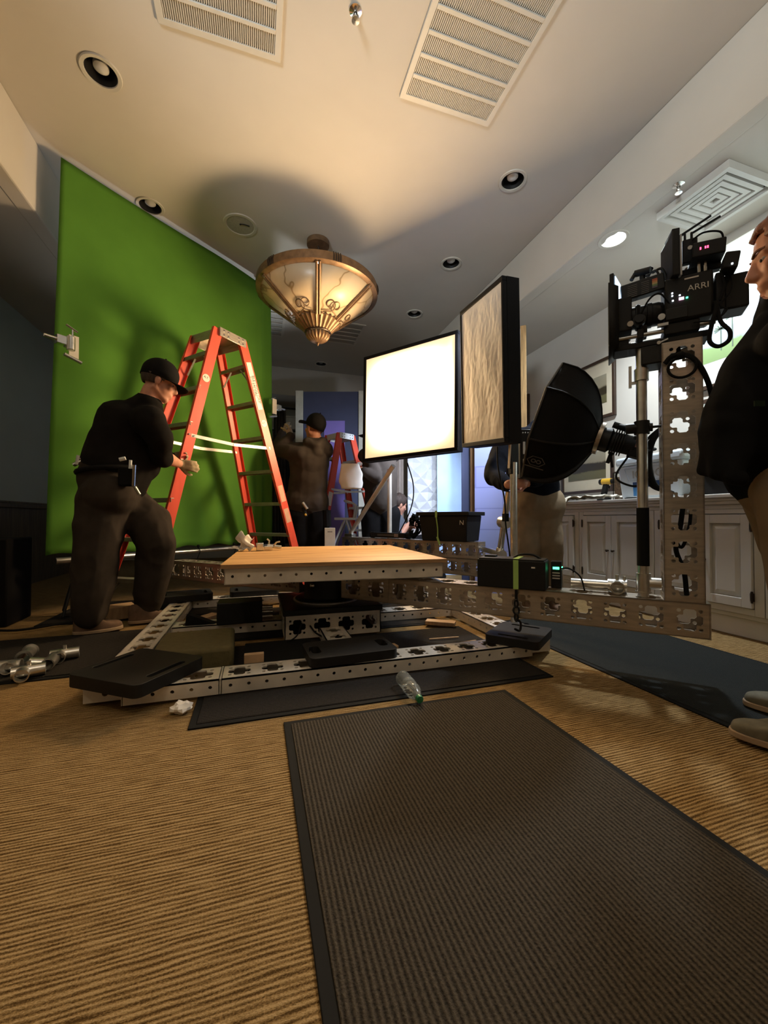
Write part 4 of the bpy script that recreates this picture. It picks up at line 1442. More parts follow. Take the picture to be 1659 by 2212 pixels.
for k, z in (('N', 1.88), ('E', 1.62)):
    f = on_rail(k, z, 0)
    b = MB(f)
    b.lathe([(0.0, 0.0009), (0.032, 0.0009), (0.032, 0.0)], 28)
    b.build('round_sticker', 'label_white', lt)
    text('print', 'A.T.', f @ Matrix.Translation((0.004, 0, 0.001)) @ Matrix.Rotation(math.radians(-90), 4, 'Z'), 0.026, 'ink', lt)
f = on_rail('E', 1.94, 0)
b = MB(f)
b.box((0, 0, 0.0005), (0.42, 0.052, 0.0009))
b.build('name_sticker', 'label_white', lt)
ft = f @ Matrix.Rotation(math.radians(180), 4, 'Z') @ Matrix.Translation((0, 0, 0.001))
text('print', 'BULLDOG GRIP', ft @ Matrix.Translation((0.03, 0.010, 0)), 0.036, 'ink', lt)
text('print', '213-670-0486', ft @ Matrix.Translation((0.0, -0.013, 0)), 0.032, 'ink', lt)
for z, L in ((0.98, 0.16), (0.77, 0.14)):
    b = MB(on_rail('E', z, 0))
    b.box((0, 0, 0.0005), (L, 0.06, 0.0009))
    b.build('paper_sticker', mat('faded_sticker', (0.62, 0.36, 0.24), 0.7), lt)
b = MB()
for dx in (-0.02, 0.02):
    p = on_rail('N', 1.40, dx)
    b.m = p
    b.cyl((0, 0, 0), (0, 0, 0.006), 0.007, n=10)
b.build('bolt_heads', 'chrome', lt)

# second red ladder at the back
def plan(c, sdir, ws, ss):
    s = V((math.cos(math.radians(sdir)), math.sin(math.radians(sdir)), 0))
    w = V((-s[1], s[0], 0))
    c = V(c)
    return [c - s * ss - w * ws, c - s * ss + w * ws, c + s * ss - w * ws, c + s * ss + w * ws]
c2 = V((1.03, 5.18, 0.000))
l2, lp2, lw2, ls2 = ladder('step_ladder', 'smaller red step ladder behind the man in the hooded top', plan(c2, 28, 0.13, 0.10), plan(c2, 28, 0.26, 0.56), 1.83, 5, step_mt='alu_bar', cap_mt='white_plastic', w=0.085)
def on2(key, z):
    p, q = lp2[key](z), lp2[key](z + 0.1)
    f = frame(p, q - p, -lw2)
    f.translation = p + f.to_3x3() @ V((0, 0, 0.004))
    return f
b = MB(on2('N', 0.98))
b.box((0, 0, 0.0006), (0.17, 0.062, 0.001))
b.build('paper_sticker', 'label_white', l2)
f = on2('E', 1.30)
b = MB(f)
b.box((0.16, 0, 0.0006), (0.05, 0.06, 0.001))
b.build('square_sticker', 'label_white', l2)
text('print', 'FULL', f @ Matrix.Rotation(math.radians(180), 4, 'Z') @ Matrix.Translation((0.03, 0.0, 0.001)), 0.062, 'label_white', l2)

# white folding steps
st = thing('folding_steps', 'small white folding steps under the second red ladder', 'step stool', (1.05, 4.859, 0.000))
sm = frame((1.05, 4.859, 0.000), V((1.05, 4.859, 0.000)) - V((0.7255, 4.961, 0.000)), Z)
def bars(nm, segs, r=0.012, m_='white_plastic'):
    for a, c in segs:
        b = MB(sm)
        b.tube([a, c], r, 8)
        b.build(nm, m_, st)
bars('leg', [((-0.01, -0.17, 0.72), (-0.32, -0.20, 0.0)), ((-0.01, 0.17, 0.72), (-0.32, 0.20, 0.0)), ((0.01, -0.17, 0.72), (0.24, -0.2, 0.0)), ((0.01, 0.17, 0.72), (0.24, 0.2, 0.0))])
b = MB(sm)
b.box((0, 0, 0.735), (0.26, 0.38, 0.03))
b.build('top_step', 'white_plastic', st, bev=0.006)
b = MB(sm)
b.box((-0.16, 0, 0.36), (0.12, 0.36, 0.022))
b.build('step', 'white_plastic', st, bev=0.004)
b = MB(sm)
b.box((0.16, 0, 0.40), (0.06, 0.36, 0.02))
b.build('cross_brace', 'white_plastic', st, bev=0.004)
b = MB(sm)
b.tube(curve_pts([(0.10, -0.17, 0.74), (0.11, -0.17, 0.90), (0.0, -0.17, 0.95), (-0.02, 0.17, 0.95), (0.11, 0.17, 0.90), (0.10, 0.17, 0.74)]), 0.012, 8)
b.build('hand_rail', 'white_plastic', st)

# ------------------------------------------------------------------ hanging lamp
LX, LY, LZ = 0.56, 3.93, 2.93
t = thing('pendant_lamp', 'bronze and veined glass bowl lamp hanging from the ceiling', 'pendant lamp', (LX, LY, LZ))
o3 = (LX, LY, LZ)
b = MB()
b.lathe([(0.0, ZC - LZ - 0.045), (0.105, ZC - LZ - 0.045), (0.11, ZC - LZ - 0.04), (0.11, ZC - LZ - 0.0005)], 40, o3)
b.build('canopy', 'brass_bronze', t)
b = MB()
b.tube(curve_pts([(LX, LY, ZC - 0.045), (LX + 0.012, LY, ZC - 0.11), (LX - 0.01, LY, ZC - 0.16), (LX, LY, ZC - 0.20)]), 0.008, 8)
for k in range(9):
    z = ZC - 0.20 - k * 0.035
    b.tube([(LX + (math.cos(a) * 0.012 if k % 2 else 0), LY + (0 if k % 2 else math.cos(a) * 0.012), z + math.sin(a) * 0.024) for a in [i * math.pi / 6 for i in range(12)]], 0.004, 6, closed=True)
b.build('chain', 'dark_bronze', t)
b = MB()
for a in (0, 120, 240):
    r = math.radians(a + 20)
    b.tube([(LX, LY, LZ + 0.02), (LX + 0.53 * math.cos(r), LY + 0.53 * math.sin(r), LZ + 0.03)], 0.006, 8)
b.tube([(LX, LY, LZ + 0.02), (LX, LY, ZC - 0.48)], 0.006, 8)
b.build('spider', 'dark_bronze', t)
b = MB()
b.lathe([(0.555, 0.07), (0.582, 0.068), (0.586, 0.03), (0.584, -0.005), (0.572, -0.012), (0.54, -0.018), (0.535, -0.004), (0.552, 0.004), (0.555, 0.07)], 72, o3)
b.build('rim', 'brass_bronze', t)
for a in range(6):
    r0 = math.radians(30 + 60 * a + 9)
    for k in (-0.07, -0.035, 0, 0.035):
        b = MB()
        for r in (r0 + k,):
            b.tube([(LX + 0.586 * math.cos(r), LY + 0.586 * math.sin(r), LZ - 0.002), (LX + 0.592 * math.cos(r), LY + 0.592 * math.sin(r), LZ + 0.04), (LX + 0.575 * math.cos(r), LY + 0.575 * math.sin(r), LZ + 0.076)], 0.006, 6)
        b.build('rim_bead', 'dark_bronze', t)
ZB = -0.275
b = MB()
b.lathe([(0.54, -0.008), (0.20, ZB)], 72, o3)
b.build('glass_bowl', 'amber', t, solid=0.004)
for a in range(6):
    r = math.radians(30 + 60 * a - 8)
    cr, sr = math.cos(r), math.sin(r)
    for k in (-0.013, 0.013):
        b = MB()
        b.tube([(LX + 0.56 * cr - k * sr, LY + 0.56 * sr + k * cr, LZ - 0.014), (LX + 0.205 * cr - k * sr, LY + 0.205 * sr + k * cr, LZ + ZB - 0.012)], 0.012, 8)
        b.build('rib', 'brass_bronze', t)
    b = MB()
    b.cyl((LX + 0.545 * cr, LY + 0.545 * sr, LZ - 0.02), (LX + 0.545 * cr, LY + 0.545 * sr, LZ - 0.035), 0.012, 0.006)
    b.build('screw', 'chrome', t)
for a in range(6):
    for s in (-1, 1):
        r0 = math.radians(30 + 60 * a - 8 + s * 17)
        cr, sr = math.cos(r0), math.sin(r0)
        tang = V((-sr, cr, 0)) * s
        upv = V((cr * 0.34, sr * 0.34, 0.335)).normalized()
        base = V((LX + 0.222 * cr, LY + 0.222 * sr, LZ + ZB - 0.006))
        cen = base + upv * 0.085 + tang * 0.030
        pts = [base - tang * 0.03 + upv * 0.005, base - tang * 0.005 + upv * 0.020]
        for i in range(30):
            q = i / 29
            an = -math.pi / 2 + q * 2 * math.pi * 1.12
            rad = 0.058 * (1 - 0.66 * q)
            pts.append(cen + upv * (rad * math.sin(an)) + tang * (rad * math.cos(an)))
        b = MB()
        b.tube(pts, 0.0045, 6)
        b.build('scroll', 'brass_bronze', t)
b = MB()
b.lathe([(0.19, ZB + 0.012), (0.222, ZB + 0.008), (0.224, ZB - 0.006), (0.216, ZB - 0.012), (0.122, -0.375)], 84, o3, flute=28, depth=-0.075)
b.build('fluted_cone', 'brass_bronze', t, smooth=50)
b = MB()
b.lathe([(0.128, -0.371), (0.131, -0.378), (0.124, -0.385)], 48, o3)
b.build('collar', 'dark_bronze', t)
b = MB()
prof = [(0.120 * math.cos(q), -0.385 - 0.085 * math.sin(q)) for q in [i * 1.5 / 12 for i in range(13)]] + [(0.0, -0.472)]
b.lathe(prof, 80, o3, flute=20, depth=-0.10)
b.build('fluted_ball', 'brass_bronze', t, smooth=50)
b = MB()
b.lathe([(0.008, -0.468), (0.014, -0.476), (0.010, -0.488), (0.0, -0.505)], 16, o3)
b.build('finial', 'brass_bronze', t)

# ------------------------------------------------------------------ softboxes
def panel_light(name, label, TL, TR, BL, BR, lit, depth, off):
    """square softbox between four corner points; off = outward normal of the cloth"""
    TL, TR, BL, BR = V(TL), V(TR), V(BL), V(BR)
    c = (TL + TR + BL + BR) / 4
    n = V(off).normalized()
    t = thing(name, label, 'softbox', c)
    def q(u, v, d=0.0):
        return (TL * (1 - u) + TR * u) * v + (BL * (1 - u) + BR * u) * (1 - v) + n * d
    def cloth(u, v):
        e = min(u, 1 - u, v, 1 - v)
        w = (0.006 if lit else 0.002) * noise.noise(V((u * 9, v * 3, 3 if lit else 8))) + (0.010 if lit else 0.006) * noise.noise(V((u * 3 + v * 2, v * 2 - u, 5)))
        if not lit:
            w += 0.0018 * (1 - abs(2 * noise.noise(V((u * 5 + 1.6 * v, v * 3.2, 2))))) * (0.5 + 0.5 * noise.noise(V((u * 2, v * 3, 7)))) + 0.0016 * (1 - abs(2 * noise.noise(V((u * 11 - v * 4, v * 9, 4))))) + 0.0014 * (1 - abs(2 * noise.noise(V((u * 26 + v * 5, v * 22, 6)))))
        return q(0.025 + 0.95 * u, 0.025 + 0.95 * v, w * min(1, e * 12) - 0.004)
    b = MB()
    b.grid(90 if not lit else 40, 120 if not lit else 40, cloth)
    b.build('diffusion_cloth', 'diffuser_lit' if lit else 'diffuser_off', t, smooth=80, origin=c)
    b = MB()
    e = 0.03
    for (u0, v0, u1, v1) in ((0, 0, 1, e), (0, 1 - e, 1, 1), (0, e, e, 1 - e), (1 - e, e, 1, 1 - e)):
        vs = [q(u0, v0, 0.004), q(u1, v0, 0.004), q(u1, v1, 0.004), q(u0, v1, 0.004), q(u0, v0, -0.03), q(u1, v0, -0.03), q(u1, v1, -0.03), q(u0, v1, -0.03)]
        b.add(vs, [(0, 1, 2, 3), (7, 6, 5, 4), (0, 4, 5, 1), (1, 5, 6, 2), (2, 6, 7, 3), (3, 7, 4, 0)])
    b.build('rim', 'black_cloth', t, bev=0.004)
    b = MB()
    s = 0.18
    def bk(u, v, d):
        return q(0.5 + (u - 0.5) * (1 - 2 * s), 0.5 + (v - 0.5) * (1 - 2 * s), d)
    f4 = [q(0, 0, -0.03), q(1, 0, -0.03), q(1, 1, -0.03), q(0, 1, -0.03)]
    g4 = [q(0.0, 0.0, -0.12), q(1.0, 0.0, -0.12), q(1.0, 1.0, -0.12), q(0.0, 1.0, -0.12)]
    h4 = [bk(0, 0, -depth), bk(1, 0, -depth), bk(1, 1, -depth), bk(0, 1, -depth)]
    b.add(f4 + g4 + h4, [(i, (i + 1) % 4, 4 + (i + 1) % 4, 4 + i) for i in range(4)] + [(4 + i, 4 + (i + 1) % 4, 8 + (i + 1) % 4, 8 + i) for i in range(4)] + [(8, 9, 10, 11)])
    b.build('shell', 'black_cloth', t, smooth=0, fix=True)
    b = MB()
    fr = frame(c - n * (depth + (0.05 if lit else 0.012)) - Z * (0.0 if lit else 0.2), TR - TL, Z)
    b.m = fr
    b.box((0, 0, 0), (0.50, 0.10, 0.30) if lit else (0.30, 0.02, 0.18))
    b.build('lamp_head', 'black_metal', t, bev=0.006)
    return t, n, c
B1 = [(1.035, 3.966, 2.388), (1.684, 3.164, 2.405), (1.026, 3.987, 1.318), (1.682, 3.182, 1.34)]
w1 = V(B1[1]) - V(B1[0])
n1 = V((w1[1], -w1[0], 0))
lit_box, n1, c1 = panel_light('softbox_panel', 'big glowing square softbox at the middle of the photo', *B1, True, 0.30, n1)
B2 = [(1.493, 2.774, 2.339), (1.476, 2.183, 2.282), (1.515, 2.785, 1.289), (1.496, 2.194, 1.221)]
w2 = V(B2[1]) - V(B2[0])
n2 = V((w2[1], -w2[0], 0))
off_box, n2, c2b = panel_light('softbox_panel', 'tall unlit softbox with creased beige cloth, right of the glowing one', *B2, False, 0.13, n2)

# stand of the lit softbox on the crossbeam
def pipe(name, pts, r, label, mt='steel', parts=None):
    b = MB()
    b.tube(pts, r, 16)
    return tag(b.build(name, mt), label, 'pipe')
zt = 0.53
b1 = V((1.379, 3.689, 0.6045))
foot1 = bar_pt(1.05, 0.0, zt)
top1 = V((foot1[0], foot1[1], c1[2] - 0.50))
pipe('stand_pole', [foot1, foot1 + Z * (c1[2] - 0.60 - zt)], 0.024, 'upright aluminium pole under the glowing softbox, standing on the crossbeam', 'alu_bar')
foot1b = bar_pt(1.62, 0.0, zt)
pipe('brace_pole', [foot1b + Z * 0.04, V((1.297, 3.798, 1.267))], 0.024, 'slanting aluminium brace pole from the end of the crossbeam to the glowing softbox', 'alu_bar')
b = MB()
b.box(foot1b + Z * 0.018, (0.12, 0.08, 0.036), frame((0, 0, 0), bt, Z))
tag(b.build('beam_clamp', 'steel', bev=0.006), 'steel foot clamp where the slanting brace meets the crossbeam', 'clamp')
b = MB()
b.tube(curve_pts([V((1.422, 3.737, 1.292)), V((1.443, 3.63, 1.054)), V((1.418, 3.641, 0.8296)), bar_pt(0.95, 0.0, 0.545)]), 0.006, 8)
tag(b.build('lamp_cable', 'rubber'), 'black cable curving down beside the pole of the glowing softbox', 'cable')

# stand of the unlit softbox
t = thing('lamp_stand', 'galvanised upright tube carrying the tall unlit softbox', 'lamp stand', (1.661, 2.342, -0.029))
pf = V((1.661, 2.341, 0.015))
pf[2] = 0.012
b = MB()
b.ring(pf, V((pf[0], pf[1], 1.12)), 0.024, 0.02, 24)
b.build('tube', 'steel', t)
b = MB()
b.cyl(pf, pf + Z * 0.012, 0.075)
b.build('base_plate', 'steel', t)
b = MB()
b.bar(V((pf[0], pf[1], 1.04)), V((pf[0], pf[1], 1.36)), 0.035, 0.06)
b.build('yoke', 'black_metal', t, bev=0.004)
b = MB(frame((pf[0], pf[1], 1.10), w2, Z))
b.box((0.0, -0.035, 0.12), (0.022, 0.006, 0.28))
b.build('scale_bar', 'alu_bar', t)
pv = V((pf[0], pf[1], 0))
e1 = V((S1[0], S1[1], 0.47)) + bt * 0.005
e2 = V((1.736, 2.624, 0.4762))
pipe('outrigger_pipe', [e1, e2], 0.024, 'stub pipe sticking out of the right end of the crossbeam')
t = thing('brace_pipe', 'slanting pipe with a round clamp propping the stand of the unlit softbox', 'pipe', e2)
b = MB()
e3 = V((1.704, 2.459, 0.9306))
b.tube([e2 + (e3 - e2).normalized() * 0.03, e3], 0.022, 16)
b.build('tube', 'steel', t)
b = MB()
b.cyl(e2 - (e2 - e1).normalized() * -0.03, e2 - (e2 - e1).normalized() * -0.085, 0.032)
b.ball(e2 + (e3 - e2).normalized() * 0.03, 0.03, 14)
b.build('knuckle', 'steel', t)
b = MB()
k = e2 + (e3 - e2) * 0.52
b.cyl(k - w2.normalized() * 0.03, k + w2.normalized() * 0.03, 0.045)
b.build('swivel_clamp', 'steel', t)
b = MB()
b.tube(curve_pts([V((1.477, 2.253, 1.203)), V((1.466, 2.227, 1.065)), V((1.506, 2.218, 0.8581)), V((1.513, 2.219, 0.7105)), V((1.536, 2.214, 0.5332)), V((1.548, 2.213, 0.4003))]), 0.005, 8)
b.box(V((1.512, 2.218, 0.7459)), (0.03, 0.03, 0.05))
tag(b.build('lamp_cable', 'rubber'), 'black cable hanging from the unlit softbox along its stand', 'cable')
# control box on the back of the unlit softbox
t = thing('lamp_ballast', 'black control box with white knobs behind the unlit softbox', 'control box', (1.726, 2.335, 0.9928))
f = frame((1.816, 2.44, 1.187), V((0.9537, -0.3007, 0.000)), Z)
b = MB(f)
b.box((0, -0.04, 0), (0.115, 0.12, 0.34))
b.build('case', 'black_metal', t, bev=0.005)
b = MB(f)
b.box((0.02, -0.102, 0.10), (0.05, 0.004, 0.035))
b.build('paper_label', 'label_white', t)
for z in (0.02, -0.10):
    b = MB(f)
    b.box((-0.032, -0.103, z + 0.02), (0.015, 0.006, 0.085))
    b.build('side_rail', 'white_plastic', t)
b = MB(f)
for k in range(3):
    b.ball((-0.04 + k * 0.017, -0.102, 0.145), 0.005, 8)
b.build('button', 'white_plastic', t)

# eight-sided softbox seen from behind
oc_f, oc_b = V((1.546, 1.889, 1.263)), V((1.73, 1.702, 1.17))   # mouth centre, ring centre
ax = V((-0.86, -0.28, -0.12)).normalized()                       # it points to the left
ax = (oc_f - oc_b).normalized()
t = thing('octagonal_softbox', 'black eight-sided softbox seen from its back, aimed at the left', 'softbox', oc_b)
m = frame(oc_b, ax, (0, 0, 1))
D = (oc_f - oc_b).length
R0 = 0.33
Rr = lambda r, d, k: m @ V((d, r * math.cos(math.pi * 2 * (k + 0.5) / 8), r * math.sin(math.pi * 2 * (k + 0.5) / 8)))
b = MB()
rows = [(0.075, 0.0)] + [(0.075 + (R0 - 0.075) * (math.sin(q * math.pi / 2) ** 0.85), D * (0.05 + 0.82 * (1 - math.cos(q * math.pi / 2)) ** 0.8)) for q in [i / 7 for i in range(1, 8)]] + [(R0 + 0.004, D * 0.99)]
vs, fs = [], []
for r, d in rows:
    for k in range(8):
        vs += [Rr(r, d, k), (Rr(r * 0.985, d, k) + Rr(r * 0.985, d, k + 1)) / 2]
for j in range(len(rows) - 1):
    fs += [(j * 16 + i, j * 16 + (i + 1) % 16, (j + 1) * 16 + (i + 1) % 16, (j + 1) * 16 + i) for i in range(16)]
b.add(vs, fs)
b.build('shell', 'black_cloth', t, smooth=20, solid=0.003)
b = MB()
b.tube([Rr(R0 + 0.005, D, k) for k in range(8)], 0.006, 6, closed=True)
b.build('rim_piping', mat('grey_piping', (0.09, 0.085, 0.08), 0.8), t)
b = MB()
b.add([Rr(R0 - 0.01, D * 0.97, k) for k in range(8)], [tuple(range(8))])
b.build('front_cloth', 'diffuser_off', t)
for k in range(8):
    b = MB()
    b.tube([Rr(r + 0.004, d, k) for r, d in rows], 0.0045, 6)
    b.build('seam_rod', 'black_plastic', t)
b = MB()
b.m = m
b.lathe([(0.065, 0.0), (0.085, 0.0), (0.085, 0.02), (0.065, 0.02), (0.065, 0.0)], 28, m=Matrix.Rotation(math.radians(90), 4, 'Y'), o=(-0.02, 0, 0))
b.build('speed_ring', 'alu', t)
# faint printed emblem on the lower panel
ew = V((1.54, 1.87, 0.9831))
en = (V((0, 0, 0.74)) - ew).normalized()
em = None
def facing(k):
    q0, q1, q2 = Rr(rows[5][0], rows[5][1], k), Rr(rows[5][0], rows[5][1], k + 1), Rr(rows[7][0], rows[7][1], k)
    nq = (q1 - q0).cross(q2 - q0).normalized()
    mq = (q0 + q1 + q2) / 3
    if nq.dot(mq - (oc_b + ax * D)) < 0:
        nq = -nq
    return nq.dot((V((0, 0, 0.74)) - mq).normalized())
k0 = min(range(8), key=lambda k: (Rr(R0, D * 0.7, k + 0.5) - ew).length - 0.5 * facing(k))
pa_, pb_, pc_, pd_ = Rr(rows[6][0], rows[6][1], k0), Rr(rows[6][0], rows[6][1], k0 + 1), Rr(rows[7][0], rows[7][1], k0), Rr(rows[7][0], rows[7][1], k0 + 1)
mid = (pa_ + pb_ + pc_ + pd_) / 4
nn = (pb_ - pa_).cross(pc_ - pa_).normalized()
if nn.dot(V((0, 0, 0.74)) - mid) < 0:
    nn = -nn
rx = V((0.9537, -0.3007, 0.000))
rx = (rx - nn * rx.dot(nn)).normalized()
em = frame(mid + nn * 0.010, rx, nn)
b = MB(em)
hexo = [(0.048, 0), (0.024, 0.03), (-0.024, 0.03), (-0.048, 0), (-0.024, -0.03), (0.024, -0.03)]
b.plate([hexo, [(x * 0.9, y * 0.9) for x, y in hexo][::-1]], 0, 0.0006)
b.box((0, -0.042, 0.0003), (0.10, 0.006, 0.0006))
b.lathe([(0.008, 0.0), (0.008, 0.0006), (0.013, 0.0006), (0.013, 0.0)], 16, (-0.013, 0, 0))
b.lathe([(0.008, 0.0), (0.008, 0.0006), (0.013, 0.0006), (0.013, 0.0)], 16, (0.013, 0, 0))
b.build('emblem', mat('emblem_grey_print', (0.12, 0.115, 0.105), 0.8), t)

# its lamp head and the arm that clamps it to the pipe
t = thing('spot_lamp', 'black finned lamp head behind the eight-sided softbox', 'lamp head', oc_b)
lh = frame(oc_b - ax * 0.02, -ax, Z)
b = MB(lh)
b.lathe([(0.0, 0.0), (0.062, 0.0), (0.064, 0.04), (0.05, 0.05), (0.05, 0.16), (0.0, 0.16)], 28, m=Matrix.Rotation(math.radians(90), 4, 'Y'))
b.build('barrel', 'black_metal', t)
for k in range(5):
    b = MB(lh)
    b.lathe([(0.05, 0.0), (0.066, 0.0), (0.066, 0.006), (0.05, 0.006)], 28, m=Matrix.Rotation(math.radians(90), 4, 'Y'), o=(0.055 + k * 0.012, 0, 0))
    b.build('cooling_fin', 'black_metal', t)
b = MB(lh)
b.box((0.17, 0, -0.005), (0.06, 0.085, 0.105))
b.build('rear_housing', 'black_plastic', t, bev=0.006)
b = MB(lh)
b.box((0.165, -0.044, 0.01), (0.022, 0.003, 0.04))
b.build('tag', mat('pink_label', (0.42, 0.22, 0.18), 0.6), t)
b = MB(lh)
b.box((0.07, 0.0, -0.085), (0.02, 0.012, 0.06))
b.bar((0.07, 0, -0.07), (0.10, 0.0, -0.13), 0.02, 0.012)
b.build('handle', 'black_plastic', t, bev=0.003)
cl = V(arm(1.845, 0.02, 1.165))
b = MB()
b.tube([cl + Nn * 0.0 + Z * 0.0 - U * 0.03, lh @ V((0.06, 0.0, 0.085))], 0.010, 10)
b.tube([lh @ V((0.03, 0.0, 0.085)), lh @ V((0.12, 0.0, 0.075))], 0.017, 10)
b.build('support_arm', 'black_metal', t)
b = MB()
b.box(lh @ V((0.10, 0.0, 0.085)), (0.03, 0.03, 0.03), lh)
b.build('joint', 'alu_bar', t, bev=0.004)
b = MB()
b.cyl(cl - Z * 0.03, cl + Z * 0.03, 0.032)
b.cyl(cl - U * 0.02, cl - U * 0.065, 0.024)
b.cyl(cl + U * 0.02, cl + U * 0.075, 0.006)
b.cyl(cl + U * 0.028, cl + U * 0.042, 0.020)
b.build('pipe_clamp', 'black_metal', t)
b = MB()
b.tube(curve_pts([lh @ V((0.20, 0.0, 0.0)), lh @ V((0.25, 0, 0.01)), arm(1.845, -0.03, 1.06)]), 0.007, 8)
b.tube(curve_pts([lh @ V((0.15, 0.0, -0.05)), arm(1.74, -0.06, 0.95), arm(1.80, -0.05, 0.90), arm(1.87, -0.06, 0.905)]), 0.005, 8)
b.build('lead', 'rubber', t)

# bundle of thick cable tied behind the camera post
b = MB()
for k in range(3):
    b.tube(curve_pts([arm(1.97, -0.14, 1.22 - 0.0 * k), arm(1.90 - 0.015 * k, -0.12, 1.12), arm(1.885 - 0.012 * k, -0.12, 1.0), arm(1.91 - 0.01 * k, -0.12, 0.90), arm(1.98, -0.14, 0.86)]), 0.012 if k == 0 else 0.006, 8)
tag(b.build('cable_loop', 'rubber'), 'thick black cable loop tied behind the camera post', 'cable')
b = MB()
b.tube(curve_pts([arm(2.0, 0.0, 0.79), arm(1.985, 0.01, 0.68), arm(1.97, 0.02, 0.60), arm(2.0, 0.01, 0.50), arm(2.01, 0.0, 0.395)]), 0.010, 8)
b.tube(curve_pts([arm(2.03, 0.0, 0.79), arm(2.02, 0.01, 0.70), arm(1.99, 0.02, 0.61), arm(1.955, 0.02, 0.68)]), 0.007, 8)
tag(b.build('post_cable', 'rubber'), 'black cables running down inside the camera post', 'cable')


# ------------------------------------------------------------------ cinema camera on the post
CF = frame(arm(1.975, 0.0, 1.695), -U, Z)     # x towards the lens, y towards the viewer
ct = thing('cinema_camera', 'black cinema camera with monitors and cables on top of the truss post', 'camera', arm(1.975, 0, 1.50))
def cbox(name, c, s, mt='black_plastic', bev=0.004, r=None):
    b = MB(CF)
    b.box(c, s, r)
    return b.build(name, mt, ct, bev=bev)
ry = lambda d: Matrix.Rotation(math.radians(d), 4, 'Y')
rz = lambda d: Matrix.Rotation(math.radians(d), 4, 'Z')
cbox('camera_body', (-0.045, 0, 0.02), (0.175, 0.15, 0.20), bev=0.012)
b = MB(CF)
b.box((0.0, 0.077, -0.045), (0.08, 0.006, 0.05))
b.build('side_panel', 'black_metal', ct, bev=0.002)
text('maker_mark', 'ARRI', CF @ Matrix.Translation((-0.078, 0.0765, 0.052)) @ Matrix.Rotation(math.radians(180), 4, 'Z') @ Matrix.Rotation(math.radians(90), 4, 'X'), 0.036, 'vent', ct)
cbox('model_mark', (-0.055, 0.0755, 0.098), (0.05, 0.002, 0.006), 'vent', 0.0)
for nm, c, s, m_ in (('status_lamp', (0.015, 0.079, 0.046), (0.006, 0.003, 0.006), 'led_white'), ('status_lamp', (0.015, 0.079, 0.034), (0.006, 0.003, 0.006), 'led_white'),
                     ('status_lamp', (0.013, 0.079, 0.012), (0.006, 0.003, 0.006), 'led_white'), ('status_lamp', (-0.012, 0.079, 0.030), (0.006, 0.003, 0.006), 'led_white'),
                     ('status_lamp', (-0.018, 0.079, 0.014), (0.018, 0.003, 0.012), 'led_pink'), ('status_lamp', (-0.038, 0.079, 0.013), (0.008, 0.003, 0.007), 'led_green')):
    cbox(nm, c, s, m_, 0.001)
# lens and matte box
b = MB(CF)
RX = Matrix.Rotation(math.radians(90), 4, 'Y')
b.lathe([(0.045, 0.04), (0.052, 0.06), (0.052, 0.085), (0.056, 0.087), (0.056, 0.105), (0.050, 0.107), (0.050, 0.13), (0.057, 0.133), (0.057, 0.15), (0.05, 0.152), (0.05, 0.175), (0.0, 0.175)], 36, m=RX)
b.build('lens', 'black_metal', ct)
b = MB(CF)
b.lathe([(0.0565, 0.135), (0.0595, 0.136), (0.0595, 0.146), (0.0565, 0.147)], 60, m=RX, flute=60, depth=0.03)
b.build('gear_ring', 'rubber', ct)
cbox('matte_box', (0.195, 0, 0.0), (0.055, 0.15, 0.16), bev=0.006)
b = MB(CF)
b.add([(0.222, -0.09, -0.14), (0.222, 0.09, -0.14), (0.222, 0.09, 0.13), (0.222, -0.09, 0.13), (0.262, -0.105, -0.17), (0.262, 0.105, -0.17), (0.262, 0.105, 0.15), (0.262, -0.105, 0.15)], [(0, 1, 5, 4), (1, 2, 6, 5), (2, 3, 7, 6), (3, 0, 4, 7)])
b.build('matte_box_shade', 'black_plastic', ct, solid=0.004)
cbox('lower_flag', (0.205, 0.0, -0.135), (0.05, 0.10, 0.05), bev=0.003)
cbox('eyebrow_flag', (0.25, 0.0, 0.165), (0.012, 0.17, 0.05), bev=0.002)
# small lit monitor at the front
cbox('front_monitor', (0.235, 0.03, 0.145), (0.018, 0.12, 0.11), bev=0.003, r=rz(-14))
b = MB(CF)
b.box((0.222, 0.027, 0.145), (0.003, 0.10, 0.09), rz(-14))
b.build('front_screen', 'lcd', ct)
# transmitter with printed lines over the lens
tr = MB(CF)
tr.box((0.125, 0.045, 0.112), (0.17, 0.045, 0.075), ry(6))
tr.build('wireless_unit', 'black_metal', ct, bev=0.005)
b = MB(CF)
for k in range(7):
    b.box((0.165, 0.0685, 0.128 - k * 0.0085), (0.038, 0.001, 0.0022), ry(6))
    b.box((0.115, 0.0685, 0.132 - k * 0.0085), (0.030, 0.001, 0.0022), ry(6))
b.build('printed_lines', mat('grey_print', (0.16, 0.15, 0.14), 0.7), ct)
for k, c in enumerate(((0.45, 0.10, 0.05), (0.55, 0.22, 0.07), (0.45, 0.33, 0.14), (0.14, 0.22, 0.10), (0.10, 0.08, 0.12))):
    b = MB(CF)
    b.box((0.078, 0.069, 0.132 - k * 0.0085), (0.020, 0.001, 0.0085), ry(6))
    b.build('colour_stripe', mat('stripe_colour', c, 0.6), ct)
b = MB(CF)
for p, q, r in (((0.12, 0.0, 0.15), (0.12, 0.0, 0.205), 0.012), ((0.09, 0.02, 0.205), (0.15, 0.0, 0.215), 0.016), ((0.15, 0.0, 0.215), (0.165, 0.01, 0.185), 0.009), ((0.10, -0.02, 0.20), (0.085, -0.02, 0.235), 0.012)):
    b.cyl(p, q, r)
b.tube(curve_pts([(0.08, 0.0, 0.20), (0.05, 0.02, 0.20), (0.035, 0.02, 0.17), (0.03, 0.02, 0.14)]), 0.006, 8)
